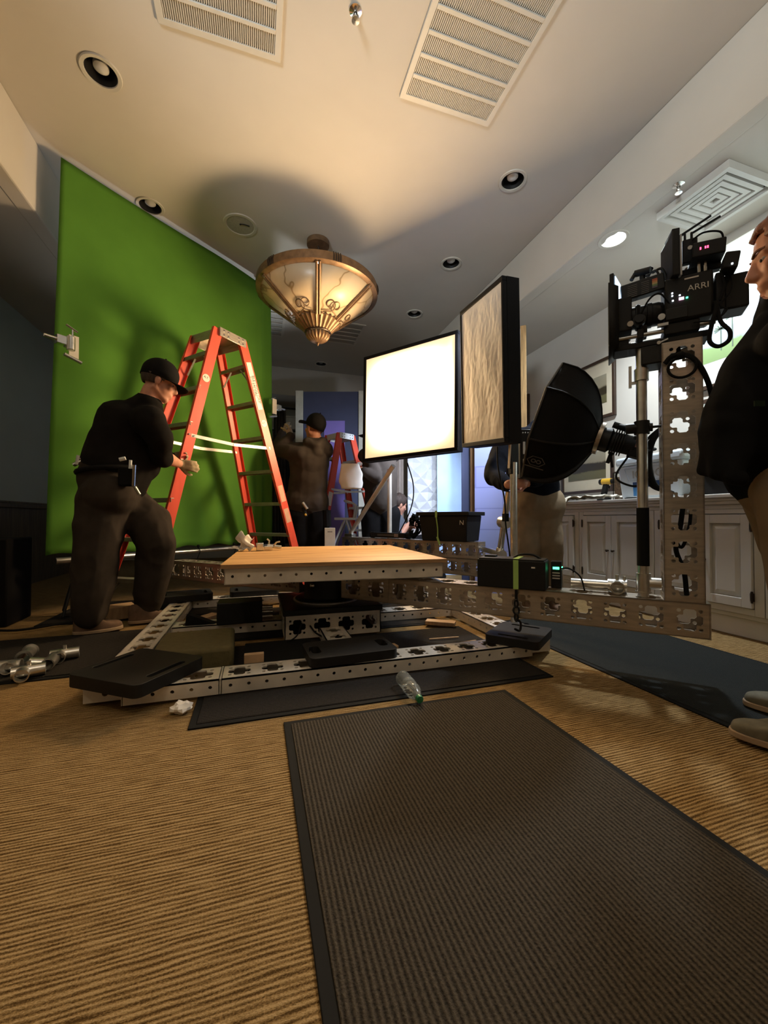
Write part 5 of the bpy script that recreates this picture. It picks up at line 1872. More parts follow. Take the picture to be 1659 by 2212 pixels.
b.tube(curve_pts([(0.09, 0.02, 0.19), (0.07, 0.04, 0.185), (0.055, 0.04, 0.15)]), 0.005, 8)
b.build('motor_bracket', 'black_metal', ct)
# monitor seen edge-on, grey back
cbox('side_monitor', (0.015, 0.02, 0.215), (0.028, 0.16, 0.20), bev=0.004, r=rz(10))
b = MB(CF)
b.box((-0.004, 0.03, 0.20), (0.006, 0.14, 0.18), rz(10))
b.build('monitor_screen', mat('dim_grey_screen', (0.35, 0.35, 0.34), 0.35), ct)
cbox('monitor_hood', (0.006, 0.02, 0.325), (0.03, 0.10, 0.03), bev=0.003, r=rz(10))
# receiver with two antennas and the lamp-lit box behind it
cbox('receiver', (-0.055, 0.035, 0.235), (0.055, 0.03, 0.105), bev=0.004)
b = MB(CF)
b.cyl((-0.055, 0.051, 0.245), (-0.055, 0.053, 0.245), 0.009)
b.build('receiver_button', 'vent', ct)
for dz, dx in ((0.0, 0.0), (0.0, -0.024)):
    b = MB(CF)
    b.tube([(-0.04 + dx, 0.03, 0.285), (-0.04 + dx, 0.03, 0.322), (-0.02 + dx * 2, 0.02, 0.325), (-0.13 + dx * 1.5, 0.05 + dx, 0.362)], 0.005, 8)
    b.build('antenna', 'black_plastic', ct)
cbox('recorder', (-0.115, 0.03, 0.205), (0.115, 0.12, 0.065), bev=0.005, r=ry(-4))
for x in (-0.085, -0.102, -0.110):
    cbox('red_digit', (x, 0.091, 0.208), (0.005, 0.002, 0.010), 'led_red', 0.0)
cbox('top_handle', (-0.07, 0.0, 0.155), (0.20, 0.04, 0.03), bev=0.006)
cbox('handle_post', (-0.085, 0.05, 0.14), (0.012, 0.012, 0.06), 'chrome', 0.002)
cbox('handle_post', (-0.107, 0.05, 0.14), (0.012, 0.012, 0.06), 'chrome', 0.002)
# battery end and viewfinder
cbox('battery_plate', (-0.155, 0.0, 0.02), (0.03, 0.13, 0.16), bev=0.004)
cbox('battery', (-0.215, -0.02, 0.02), (0.085, 0.11, 0.15), bev=0.008)
cbox('viewfinder', (-0.185, 0.075, 0.12), (0.05, 0.07, 0.07), bev=0.006, r=ry(-10))
cbox('viewfinder_lamp', (-0.185, 0.111, 0.10), (0.006, 0.003, 0.006), 'led_white', 0.0)
# rods, base plate, dovetail and head
for y in (-0.05, 0.05):
    b = MB(CF)
    b.cyl((0.24, y, -0.105), (-0.14, y, -0.105), 0.0095)
    b.build('support_rod', 'steel', ct)
cbox('rod_bracket', (0.135, 0, -0.105), (0.025, 0.15, 0.045), bev=0.004)
cbox('lens_support', (0.12, 0.0, -0.075), (0.03, 0.06, 0.05), bev=0.004)
cbox('bridge_plate', (-0.02, 0, -0.105), (0.13, 0.13, 0.05), bev=0.005)
cbox('dovetail_plate', (0.06, 0, -0.150), (0.36, 0.11, 0.024), bev=0.003)
b = MB(CF)
b.cyl((0.14, 0.06, -0.045), (0.14, 0.085, -0.045), 0.026)
b.cyl((0.14, 0.085, -0.045), (0.14, 0.10, -0.045), 0.018)
b.build('follow_focus', 'black_metal', ct)
b = MB(CF)
b.cyl((0.175, 0.06, -0.055), (0.175, 0.085, -0.055), 0.013)
b.build('chrome_knob', 'chrome', ct)
b = MB(CF)
b.cyl((0.055, 0.078, -0.05), (0.055, 0.083, -0.05), 0.014)
b.box((0.05, 0.07, -0.085), (0.04, 0.02, 0.012))
b.build('lever', 'steel', ct)
b = MB(CF)
b.bar((0.06, 0.062, -0.158), (0.03, 0.064, -0.148), 0.006, 0.006)
b.cyl((0.065, 0.055, -0.16), (0.065, 0.07, -0.16), 0.008)
b.build('dovetail_lock', 'steel', ct)
cbox('camera_head', (0.075, 0.0, -0.205), (0.115, 0.12, 0.085), 'black_metal', 0.006)
b = MB(CF)
for k in range(8):
    b.box((0.03, 0.060, -0.175 - k * 0.009), (0.014, 0.006, 0.0095 if k % 2 else 0.004))
b.build('head_scale', 'black_plastic', ct)
b = MB(CF)
b.box((0.035, -0.03, -0.20), (0.03, 0.03, 0.06))
b.cyl((0.03, 0.0, -0.20), (-0.02, 0.0, -0.20), 0.03)
b.build('post_bracket', 'black_metal', ct)
# cables
for nm, r, pts in (('cable_loop', 0.0085, [(-0.135, 0.08, -0.03), (-0.150, 0.085, -0.12), (-0.178, 0.09, -0.17), (-0.175, 0.09, -0.21), (-0.14, 0.09, -0.228), (-0.112, 0.09, -0.20), (-0.118, 0.09, -0.14), (-0.135, 0.085, -0.07), (-0.14, 0.08, -0.03)]),
                   ('video_cable', 0.004, [(-0.06, 0.06, 0.27), (-0.10, 0.07, 0.285), (-0.155, 0.07, 0.27), (-0.17, 0.06, 0.235)]),
                   ('video_cable', 0.0035, [(-0.165, 0.06, 0.12), (-0.19, 0.07, 0.06), (-0.185, 0.08, 0.0), (-0.15, 0.085, -0.05), (-0.17, 0.09, -0.08), (-0.13, 0.085, -0.11), (-0.06, 0.075, -0.10)]),
                   ('video_cable', 0.005, [(-0.155, 0.075, 0.10), (-0.165, 0.08, 0.03), (-0.15, 0.08, -0.03)]),
                   ('lens_cable', 0.004, [(0.02, 0.07, 0.0), (0.06, 0.09, 0.05), (0.10, 0.085, 0.04), (0.14, 0.07, -0.03)])):
    b = MB(CF)
    b.tube(curve_pts(pts), r, 8)
    b.build(nm, 'rubber', ct)
b = MB()
b.tube(curve_pts([arm(1.93, 0.085, 1.43), arm(1.955, 0.09, 1.455), arm(2.01, 0.09, 1.45), arm(2.05, 0.085, 1.405), arm(2.085, 0.06, 1.33), arm(2.11, 0.0, 1.26), arm(2.12, -0.08, 1.20)]), 0.0105, 10)
b.tube([arm(1.99, 0.095, 1.40) + U * (0.05 * math.cos(a)) + Z * (0.045 * math.sin(a)) for a in [i * math.pi / 12 for i in range(24)]], 0.006, 8, closed=True)
b.ball(arm(1.985, 0.095, 1.452), 0.018, 10)
tag(b.build('coiled_cable', 'rubber'), 'thick black cable with a tied coil hung on the top of the camera post', 'cable')


# ------------------------------------------------------------------ scenery flats at the back
def flat(name, label, p0, p1, h, th, mt, cat='scenery flat', z=0.0, group=None):
    p0, p1 = V(p0), V(p1)
    f = frame(p0, p1 - p0, Z)
    L = (p1 - p0).length
    b = MB(f)
    b.box((L / 2, th / 2, z + h / 2), (L, th, h))
    o = b.build(name, mt, bev=0.003)
    return tag(o, label, cat, group), f, L

t = thing('navy_flat', 'tall navy wall flat between two cream posts at the back', 'scenery flat', (0.9936, 5.978, 0.000))
f = frame((0.6502, 6.086, 0.000), V((0.9537, -0.3007, 0.000)), Z)
b = MB(f)
b.box((0.42, 0.03, 1.33), (0.83, 0.05, 2.62))
b.build('panel', 'flat_navy', t)
for x in (-0.055, 0.885):
    b = MB(f)
    b.box((x, 0.02, 1.335), (0.11, 0.08, 2.63))
    b.build('cream_edge_post', 'cream_post', t, bev=0.004)
b = MB(f)
b.box((0.47, -0.001, 1.10), (0.31, 0.012, 2.20))
b.build('violet_strip', 'flat_purple', t)
# fluted brown column behind the seated man
t = thing('fluted_column', 'brown fluted column behind the seated man', 'column', (1.877, 5.406, 0.000))
c = V((1.877, 5.406, 0.000))
b = MB()
b.lathe([(0.115, 0.0), (0.115, 2.3)], 96, c, flute=16, depth=-0.12, cap=True)
b.build('shaft', mat('taupe_column_paint', (0.19, 0.15, 0.12), 0.6), t, smooth=50)
b = MB()
b.box(c + Z * 0.05, (0.3, 0.3, 0.1))
b.build('plinth', mat('taupe_plinth_paint', (0.19, 0.15, 0.12), 0.6), t, bev=0.01)
# white panel of faceted relief
t = thing('relief_panel', 'white wall panel with a faceted triangle relief, under the glowing softbox', 'wall panel', (2.21, 5.28, 0.000))
f = frame((2.034, 5.335, 0.000), V((0.9387, -0.3484, 0.000)), Z)
rng = random.Random(11)
nx, nz = 5, 22
W_, H_ = 0.44, 2.2
b = MB(f)
P = {}
for i in range(nx + 1):
    for j in range(nz + 1):
        ex = 0 if i in (0, nx) else rng.uniform(-0.35, 0.35)
        ey = 0 if j in (0, nz) else rng.uniform(-0.35, 0.35)
        P[i, j] = V(((i + ex) * W_ / nx, -0.005 - (0.035 if (i + j) % 2 else 0.0) * rng.uniform(0.5, 1.2), (j + ey) * H_ / nz))
for i in range(nx):
    for j in range(nz):
        q = [P[i, j], P[i + 1, j], P[i + 1, j + 1], P[i, j + 1]]
        if (i + j) % 2:
            b.add(q, [(0, 1, 2), (0, 2, 3)])
        else:
            b.add(q, [(0, 1, 3), (1, 2, 3)])
b.build('relief_face', 'flat_white', t, smooth=0)
b = MB(f)
b.box((W_ / 2, 0.02, H_ / 2), (W_, 0.03, H_))
b.build('backing', 'flat_white', t)
# pale blue flat right of it
flat('blue_flat', 'pale blue wall flat right of the white faceted panel', (2.261, 4.844, 0.000), (2.596, 4.707, 0.000), 2.5, 0.05, 'flat_blue')
flat('navy_post', 'narrow dark navy post between the pale blue flats', (2.158, 3.985, 0.000), (2.236, 3.95, 0.000), 2.5, 0.05, 'flat_navy', 'post')
flat('timber_stud', 'brown timber stud standing beside the narrow navy post', (2.175, 3.823, 0.000), (2.234, 3.794, 0.000), 2.5, 0.09, 'timber_dark', 'timber stud')

def build_block_paint():
    m, nt, b, N, L = new_mat('lavender_lit_block_paint')  # blocks are pattern; the blue-violet light on them is mixed into their colours
    b.inputs['Roughness'].default_value = 0.7
    br = N.new('ShaderNodeTexBrick')
    br.inputs['Scale'].default_value = 1.0
    br.inputs['Brick Width'].default_value = 0.42
    br.inputs['Row Height'].default_value = 0.21
    br.inputs['Mortar Size'].default_value = 0.006
    br.inputs['Color1'].default_value = (0.40, 0.42, 0.82, 1)
    br.inputs['Color2'].default_value = (0.42, 0.50, 0.86, 1)
    br.inputs['Mortar'].default_value = (0.30, 0.33, 0.70, 1)
    tc = N.new('ShaderNodeTexCoord')
    sp = N.new('ShaderNodeSeparateXYZ')
    cb = N.new('ShaderNodeCombineXYZ')
    L.new(tc.outputs['Object'], sp.inputs[0])
    L.new(sp.outputs[0], cb.inputs[0])
    L.new(sp.outputs[2], cb.inputs[1])
    L.new(cb.outputs[0], br.inputs['Vector'])
    L.new(br.outputs['Color'], b.inputs['Base Color'])
    return m
t = thing('lavender_flat', 'lavender block-patterned wall flat behind the man in the navy sweater', 'scenery flat', (2.237, 3.436, 0.000))
p0, p1 = V((2.094, 3.597, 0.000)), V((2.441, 3.32, 0.000))
f = frame(p0, p1 - p0, Z)
L = (p1 - p0).length
b = MB(f)
b.box((L / 2, 0.012, 1.13), (L, 0.024, 2.26))
b.build('painted_face', build_block_paint(), t)
b = MB(f)
b.box((L / 2, 0.012, 2.425), (L, 0.024, 0.33))
b.build('pale_top_face', 'flat_white', t)
b = MB(f)
b.box((L + 0.028, 0.0, 1.30), (0.052, 0.09, 2.60))
b.build('edge_stud', 'timber', t, bev=0.003)
for k in range(3):
    b = MB(f)
    for q in range(3):
        b.box((L + 0.014 + q * 0.013, -0.046, 1.46 - k * 0.055), (0.009, 0.001, 0.026 - 0.006 * ((q + k) % 2)))
    b.build('pencil_mark', 'ink', t)

# dust sheet, cardboard and papers on the set floor
b = MB()
b.grid(24, 10, lambda u, v: V((0.5975, 5.054, 0.020)) * (1 - u) + V((1.456, 4.784, 0.020)) * u + V((0.15, 0.45, 0)) * v + Z * (0.10 * abs(noise.noise(V((u * 8, v * 4, 0)))) + 0.12 * v))
tag(b.build('plastic_sheet', mat('crumpled_clear_sheet', (0.55, 0.56, 0.58), 0.25), smooth=10, solid=0.002), 'crumpled pale plastic sheet on the floor under the white folding steps', 'sheet')
b = MB(frame((1.98, 5.248, 0.000), V((0.9688, -0.253, 0.000)), Z))
b.grid(14, 10, lambda u, v: (0.02 + 0.30 * u, -0.02 + 0.02 * noise.noise(V((u * 5, v * 5, 2))), 0.20 + 0.58 * v))
tag(b.build('paper_sheet', mat('grey_wrapping_paper', (0.45, 0.40, 0.37), 0.9), smooth=60, solid=0.003), 'grey wrapping paper hanging against the white faceted panel', 'paper')
t = thing('white_carton', 'white carton with a printed line beside the hooded man', 'carton', (0.7386, 4.255, 0.000))
f = frame((0.7386, 4.255, 0.000), V((0.9988, -0.1576, 0.000)), Z)
b = MB(f)
b.box((0, 0, 0.52), (0.11, 0.10, 0.24))
b.build('box', 'paper', t, bev=0.003)
b = MB(f)
b.box((0, 0, 0.20), (0.18, 0.16, 0.40))
b.build('black_base', 'black_plastic', t, bev=0.004)
b = MB(f)
b.box((0.0, -0.0505, 0.60), (0.05, 0.001, 0.006))
b.build('printed_line', 'ink', t)

# black tote and lamp units on the crossbeam
tf = frame(bar_pt(0.32, 0.0, 0.531), bt, Z)
t = thing('storage_tote', 'black lidded plastic tote strapped on the right end of the crossbeam', 'storage tote', bar_pt(0.32, 0, 0.531))
b = MB(tf)
vs = []
for z, sx, sy in ((0, 0.235, 0.125), (0.235, 0.255, 0.145)):
    vs += [(-sx, -sy, z), (sx, -sy, z), (sx, sy, z), (-sx, sy, z)]
b.add(vs, [(3, 2, 1, 0), (4, 5, 6, 7)] + [(i, (i + 1) % 4, 4 + (i + 1) % 4, 4 + i) for i in range(4)])
b.build('tub', 'black_plastic', t, bev=0.008)
b = MB(tf)
b.box((0, 0, 0.2525), (0.56, 0.33, 0.035))
b.build('lid', 'black_plastic', t, bev=0.006)
b = MB(tf)
b.box((-0.05, -0.168, 0.25), (0.022, 0.002, 0.06))
b.tube(curve_pts([(-0.05, -0.166, 0.22), (-0.045, -0.150, 0.12), (-0.05, -0.14, 0.03)]), 0.006, 6)
b.bar((-0.052, -0.147, 0.04), (-0.02, -0.15, -0.035), 0.02, 0.003, (0, -1, 0))
b.build('tape_strap', 'tape_green', t)
for x, z, s in ((0.20, 0.20, 'N'), ):
    text('print', s, tf @ Matrix.Translation((x, -0.146, z - 0.03)) @ Matrix.Rotation(math.radians(85), 4, 'X'), 0.06, 'vent', t)
t = thing('cable_bundle', 'tangle of black cable hung on the left side of the black tote', 'cable', bar_pt(0.72, 0, 0.531))
cb0 = bar_pt(0.63, 0.05, 0)
for k in range(9):
    rng = random.Random(40 + k)
    pts = []
    for i in range(14):
        a = i / 14 * 2 * math.pi
        pts.append(cb0 - bt * (0.055 + 0.055 * math.cos(a) * rng.uniform(0.5, 1.1)) + Z * (0.665 + 0.115 * math.sin(a) * rng.uniform(0.75, 1.1)) + V((bt[1], -bt[0], 0)) * rng.uniform(-0.03, 0.05))
    b = MB()
    b.tube(curve_pts(pts, 4), 0.006, 6)
    b.build('cable_loop', 'rubber', t)
b = MB()
b.bar(cb0 + Z * 0.74 - bt * 0.0, cb0 + Z * 0.80 + bt * 0.06, 0.03, 0.004)
b.build('tape_tab', 'tape_green', t)
lf = frame(bar_pt(1.02, 0.02, 0.531), bt, Z)
t = thing('light_controller', 'flat black lighting controller with round ends on the crossbeam', 'lighting controller', bar_pt(1.02, 0, 0.531))
b = MB(lf)
b.box((0, -0.01, 0.035), (0.44, 0.10, 0.05))
b.build('case', 'black_metal', t, bev=0.006)
for x in (-0.235, 0.235):
    b = MB(lf)
    b.cyl((x - 0.02, -0.01, 0.035), (x + 0.02, -0.01, 0.035), 0.035)
    b.build('end_cap', 'black_plastic', t)
b = MB(lf)
b.box((-0.02, -0.061, 0.035), (0.22, 0.003, 0.018))
b.build('display_strip', mat('display_grey', (0.10, 0.09, 0.08), 0.4), t)
b = MB(lf)
b.box((0.12, -0.0615, 0.035), (0.05, 0.003, 0.03))
b.build('pink_label', mat('pale_pink_label', (0.40, 0.30, 0.28), 0.6), t)

# ------------------------------------------------------------------ built-in cabinets along the right wall
CX = 2.85
t = thing('cabinet_plinth', 'pale panelled plinth running along the floor under the cabinets', 'plinth', (3.17, 2.0, 0))
b = MB()
b.box((3.19, 2.03, 0.06), (0.60, 4.2, 0.12))
b.box((3.175, 2.03, 0.135), (0.61, 4.2, 0.03))
b.build('skirting', 'cabinet', t, bev=0.006)
def cabinet(y0, y1, label, knob=True):
    t = thing('base_cabinet', label, 'cabinet', (3.17, (y0 + y1) / 2, 0.15), 'built-in cabinets along the right wall')
    b = MB()
    zb, zt = 0.151, 0.80
    b.box((CX + 0.34, (y0 + y1) / 2, (zb + zt) / 2), (0.60, y1 - y0, zt - zb))
    e = 0.05
    for yy in (y0 + e / 2, y1 - e / 2):
        b.box((CX + 0.02, yy, (zb + zt) / 2), (0.04, e, zt - zb))
    for zz in (zb + 0.02, zt - 0.015):
        b.box((CX + 0.021, (y0 + y1) / 2, zz), (0.038, y1 - y0 - 2 * e, 0.04 if zz < 0.3 else 0.03))
    b.build('body', 'cabinet', t, bev=0.003)
    ym = (y0 + y1) / 2
    for k, (a, c) in enumerate(((y0 + e + 0.004, ym - 0.002), (ym + 0.002, y1 - e - 0.004))):
        d = MB()
        z0, z1 = zb + 0.045, zt - 0.035
        s = 0.055
        d.box((CX - 0.004, a + s / 2, (z0 + z1) / 2), (0.026, s, z1 - z0))
        d.box((CX - 0.004, c - s / 2, (z0 + z1) / 2), (0.026, s, z1 - z0))
        d.box((CX - 0.004, (a + c) / 2, z0 + s / 2), (0.026, c - a - 2 * s, s))
        d.box((CX - 0.004, (a + c) / 2, z1 - s / 2), (0.026, c - a - 2 * s, s))
        o1, o2 = (a + s, c - s), (z0 + s, z1 - s)
        i1, i2 = (a + s + 0.035, c - s - 0.035), (z0 + s + 0.035, z1 - s - 0.035)
        vs = [(CX + 0.006, o1[0], o2[0]), (CX + 0.006, o1[1], o2[0]), (CX + 0.006, o1[1], o2[1]), (CX + 0.006, o1[0], o2[1]),
              (CX - 0.012, i1[0], i2[0]), (CX - 0.012, i1[1], i2[0]), (CX - 0.012, i1[1], i2[1]), (CX - 0.012, i1[0], i2[1])]
        d.add(vs, [(0, 1, 5, 4), (1, 2, 6, 5), (2, 3, 7, 6), (3, 0, 4, 7), (4, 5, 6, 7)])
        dr = d.build('door', 'cabinet', t, bev=0.002, smooth=0)
        hy = a - 0.002 if k == 0 else c + 0.002
        for hz in (z0 + 0.07, z1 - 0.07):
            h = MB()
            h.cyl((CX - 0.018, hy, hz - 0.035), (CX - 0.018, hy, hz + 0.035), 0.006, n=10)
            h.box((CX - 0.014, hy, hz), (0.006, 0.022, 0.05))
            h.build('hinge', 'dark_bronze', dr)
        ky = c - 0.026 if k == 0 else a + 0.026
        h = MB()
        h.cyl((CX - 0.017, ky, 0.47), (CX - 0.032, ky, 0.47), 0.006, n=10)
        h.ball((CX - 0.038, ky, 0.47), (0.010, 0.012, 0.012), 12)
        h.build('knob', 'dark_bronze', dr)
cabinet(0.20, 0.96, 'pale cabinet unit behind the right-hand man, mostly outside the photo')
cabinet(0.965, 1.59, 'pale cabinet unit nearest the right edge, behind the standing man')
cabinet(1.595, 2.28, 'pale two-door cabinet unit behind the camera post')
cabinet(2.285, 3.02, 'pale two-door cabinet unit under the white cooler, knobs showing')
cabinet(3.025, 3.80, 'pale cabinet unit at the far end beside the man in khaki trousers')
t = thing('countertop', 'moulded pale countertop running over all the cabinets', 'countertop', (3.15, 2.0, 0.80))
b = MB()
for z, h, o in ((0.815, 0.03, 0.0), (0.842, 0.024, 0.018), (0.862, 0.018, 0.03), (0.884, 0.026, 0.045)):
    b.box(((CX - o + 3.49) / 2, 2.0, z), (3.49 - CX + o, 3.68, h))
b.build('top', 'countertop', t, bev=0.005)
CT = 0.898

# things standing on the countertop
t = thing('cooler', 'white drinks cooler with a raised name on the countertop', 'cooler', (3.13, 2.40, CT))
kf = frame((3.05, 2.36, CT), (0, -1, 0), Z)         # x along the counter towards the viewer, y into the wall
b = MB(kf)
vs = []
for z, a, c in ((0.0, 0.245, 0.15), (0.27, 0.27, 0.17)):
    vs += [(-a, -c, z), (a, -c, z), (a, c, z), (-a, c, z)]
b.add(vs, [(3, 2, 1, 0), (4, 5, 6, 7)] + [(i, (i + 1) % 4, 4 + (i + 1) % 4, 4 + i) for i in range(4)])
b.build('tub', 'cooler', t, bev=0.018)
b = MB(kf)
b.box((0, 0, 0.305), (0.565, 0.36, 0.075))
b.build('lid', 'cooler', t, bev=0.022)
b = MB(kf)
b.box((0.05, -0.10, 0.346), (0.30, 0.03, 0.008))
b.build('lid_handle', 'white_plastic', t, bev=0.003)
b = MB(kf @ Matrix.Translation((0, -0.166, 0.19)) @ Matrix.Rotation(math.radians(94), 4, 'X'))
q = [(-0.20, 0.055), (0.20, 0.055), (0.17, -0.045), (-0.165, -0.045)]
b.plate([q, [(x * 0.975, y * 0.94) for x, y in q][::-1]], 0, 0.002)
b.build('name_border', mat('cooler_edge', (0.38, 0.46, 0.54), 0.5), t)
text('raised_name', 'IGLOO', kf @ Matrix.Translation((0, -0.1665, 0.19)) @ Matrix.Rotation(math.radians(94), 4, 'X'), 0.085, mat('cooler_letter', (0.36, 0.44, 0.52), 0.5).name if False else 'vent_dark', t, thick=0.001)
lm = kf @ Matrix.Translation((-0.015, -0.156, 0.075)) @ Matrix.Rotation(math.radians(94), 4, 'X')
for nm, c, s, m_ in (('label', (0, 0.035, 0.001), (0.23, 0.045, 0.002), 'label_blue'), ('label', (-0.08, -0.02, 0.001), (0.07, 0.065, 0.002), 'label_bright'), ('label', (0.035, -0.02, 0.001), (0.16, 0.065, 0.002), 'label_white')):
    b = MB(lm)
    b.box(c, s)
    b.build(nm, m_, t)
text('label_name', 'IGLOO', lm @ Matrix.Translation((0.01, 0.036, 0.002)), 0.034, 'label_white', t)
t = thing('cork_vase', 'square glass vase full of brown corks beside the cooler', 'vase', (3.15, 2.80, CT))
b = MB()
b.box((3.27, 2.84, CT + 0.115), (0.18, 0.18, 0.22))
b.build('filling', 'cork', t)
b = MB()
for s in (-1, 1):
    b.box((3.27 + s * 0.098, 2.84, CT + 0.135), (0.006, 0.20, 0.27))
    b.box((3.27, 2.84 + s * 0.098, CT + 0.135), (0.19, 0.006, 0.27))
b.build('glass_wall', 'glass_clear', t)
b = MB()
b.plate([[(3.17, 2.74), (3.37, 2.74), (3.37, 2.94), (3.17, 2.94)], [(3.18, 2.75), (3.18, 2.93), (3.36, 2.93), (3.36, 2.75)]], CT + 0.262, CT + 0.276)
b.box((3.27, 2.84, CT + 0.003), (0.20, 0.20, 0.006))
b.build('dark_rim', 'frame_wood', t)
t = thing('cordless_drill', 'yellow and black cordless drill standing on the countertop', 'drill', (3.05, 3.05, CT))
df = frame((3.24, 3.06, CT), (0.15, -1, 0), Z)
b = MB(df)
b.cyl((-0.055, 0, 0.20), (0.035, 0, 0.20), 0.032, 0.03)
b.build('motor_housing', 'yellow', t)
b = MB(df)
b.cyl((0.035, 0, 0.20), (0.10, 0, 0.20), 0.024, 0.02)
b.cyl((0.10, 0, 0.20), (0.15, 0, 0.20), 0.013, 0.010)
b.build('chuck', 'black_plastic', t)
b = MB(df)
b.cyl((-0.085, 0, 0.20), (-0.055, 0, 0.20), 0.027, 0.032)
b.build('rear_cap', 'black_plastic', t)
b = MB(df)
b.bar((-0.02, 0, 0.18), (-0.05, 0, 0.06), 0.04, 0.045, (1, 0, 0))
b.box((0.012, 0, 0.145), (0.012, 0.018, 0.03))
b.build('grip', 'black_plastic', t, bev=0.008)
b = MB(df)
b.box((-0.045, 0, 0.027), (0.11, 0.07, 0.052))
b.build('battery_pack', 'black_plastic', t, bev=0.008)
b = MB()
def cl(u, v):
    x = CX - 0.05 + 0.27 * v
    y = 3.60 - 0.90 * u
    z = CT + 0.012 + 0.035 * abs(noise.noise(V((u * 7, v * 4, 3)))) + 0.02 * (1 + noise.noise(V((u * 16, v * 6, 9))))
    if v < 0.25 and u < 0.55:
        x -= 0.012
        z -= (0.25 - v) * 0.42 * (1 - u)
    if u < 0.22 and v > 0.3:
        z += 0.13 * (1 - u / 0.22) * (1 - abs(v - 0.6) * 1.6)
    return (x, y, z)
b.grid(60, 24, cl)
tag(b.build('rumpled_cloth', 'cloth_cream', smooth=80, solid=0.003), 'cream cloth rumpled over the edge of the countertop next to the drill', 'cloth')
b = crumple((2.99, 2.24, CT + 0.05), 0.07, 2, (0.7, 1.0, 0.7), amp=0.35)
tag(b.build('cloth_bag', 'tan_bag'), 'small khaki bag slumped on the countertop before the cooler', 'bag')
b = MB(rotz((2.92, 2.50, CT), 10))
b.box((0, 0, 0.006), (0.05, 0.14, 0.010))
b.cyl((0, -0.02, 0.012), (0, -0.02, 0.05), 0.004)
b.ball((0.0, -0.045, 0.018), 0.016, 10)
tag(b.build('small_tool', 'black_plastic'), 'small black tool lying on the countertop edge before the cooler', 'tool')
t = thing('black_bin', 'black crate with dangling gear on the countertop behind the camera post', 'crate', (3.1, 1.85, CT))
b = MB()
b.box((3.12, 1.83, CT + 0.075), (0.30, 0.42, 0.15))
b.build('crate', 'black_plastic', t, bev=0.008)
t = thing('lime_work_glove', 'lime green and black work glove sitting on the black crate', 'glove', (3.0, 1.93, CT + 0.15))
b = MB()
for k in range(4):
    b.cyl((2.99 + 0.012 * k, 2.0 - k * 0.04, CT + 0.17), (2.96, 2.005 - k * 0.04, CT + 0.245 + 0.01 * (k % 2)), 0.013, 0.010, 10)
b.ball((2.99, 1.94, CT + 0.175), (0.05, 0.085, 0.022), 14)
b.build('fingers', 'lime', t)
b = MB()
b.ball((3.02, 1.83, CT + 0.18), (0.05, 0.06, 0.03), 12)
b.build('cuff', 'black_cloth', t)
t = thing('black_tripod_bag', 'flat black gear bag on the countertop beside the right-hand man', 'bag', (3.1, 1.42, CT))
b = MB()
b.box((3.1, 1.42, CT + 0.06), (0.3, 0.36, 0.12))
b.build('bag', 'black_cloth', t, bev=0.03)

# ------------------------------------------------------------------ pictures on the right wall
def picture(y0, y1, z0, z1, label, mount, pic_box, art, fw_=0.03, x=3.497):
    t = thing('framed_picture', label, 'picture', (x - 0.02, (y0 + y1) / 2, z0), 'framed landscape pictures on the right wall')
    b = MB()
    b.box((x - 0.015, y0 + fw_ / 2, (z0 + z1) / 2), (0.03, fw_, z1 - z0))
    b.box((x - 0.015, y1 - fw_ / 2, (z0 + z1) / 2), (0.03, fw_, z1 - z0))
    b.box((x - 0.015, (y0 + y1) / 2, z0 + fw_ / 2), (0.03, y1 - y0 - 2 * fw_, fw_))
    b.box((x - 0.015, (y0 + y1) / 2, z1 - fw_ / 2), (0.03, y1 - y0 - 2 * fw_, fw_))
    b.build('frame', 'frame_wood', t, bev=0.003)
    b = MB()
    b.box((x - 0.008, (y0 + y1) / 2, (z0 + z1) / 2), (0.008, y1 - y0 - 2 * fw_, z1 - z0 - 2 * fw_))
    b.build('mount', mount, t)
    a, c, d, e = pic_box
    b = MB()
    b.box((x - 0.0135, (a + c) / 2, (d + e) / 2), (0.003, c - a, e - d))
    b.build('print', art, t, origin=(x, (a + c) / 2, d))
    return t
art1 = build_landscape('landscape_print', False, (0.30, 0.26, 0.18), (0.34, 0.31, 0.23), (0.045, 0.035, 0.02), (0.13, 0.115, 0.055), 0, 0.30)
picture(3.19, 4.02, 1.80, 2.43, 'framed landscape picture on the wall above the octagonal softbox', 'mat_board', (3.30, 3.90, 1.96, 2.26), art1)
picture(3.22, 3.95, 1.02, 1.60, 'framed landscape picture partly hidden behind the octagonal softbox and lamp head', 'mat_board', (3.32, 3.85, 1.17, 1.46), art1)
picture(4.56, 5.30, 1.62, 2.42, 'narrow sliver of framed picture beside the pine stud', 'mat_board', (4.66, 5.2, 1.75, 2.28), art1)
# lit wall screen with a golf course
t = thing('wall_screen', 'big bright wall screen with a golf course view behind the man on the right', 'screen', (3.47, 1.5, 1.80))
b = MB()
b.box((3.485, 1.50, 2.34), (0.02, 1.90, 1.06))
b.build('white_board', mat('backlit_white', (0.8, 0.85, 0.8), 0.4, emit=(0.86, 0.95, 0.86), estr=0.6, var=0.01), t)
art2 = build_landscape('golf_course_view', True, (0.50, 0.62, 0.68), (0.66, 0.76, 0.80), (0.30, 0.36, 0.44), (0.16, 0.24, 0.10), 0, 0.42, 0.62)
b = MB()
b.box((3.472, 1.50, 2.205), (0.004, 1.90, 0.42))
b.build('course_view', art2, t, origin=(3.472, 1.5, 1.995))
b = MB()
for z in (1.80,):
    b.box((3.48, 1.50, z), (0.03, 1.94, 0.035))
for y in (0.54, 2.46):
    b.box((3.48, y, 2.34), (0.03, 0.025, 1.06))
b.build('dark_edge', 'frame_wood', t, bev=0.003)
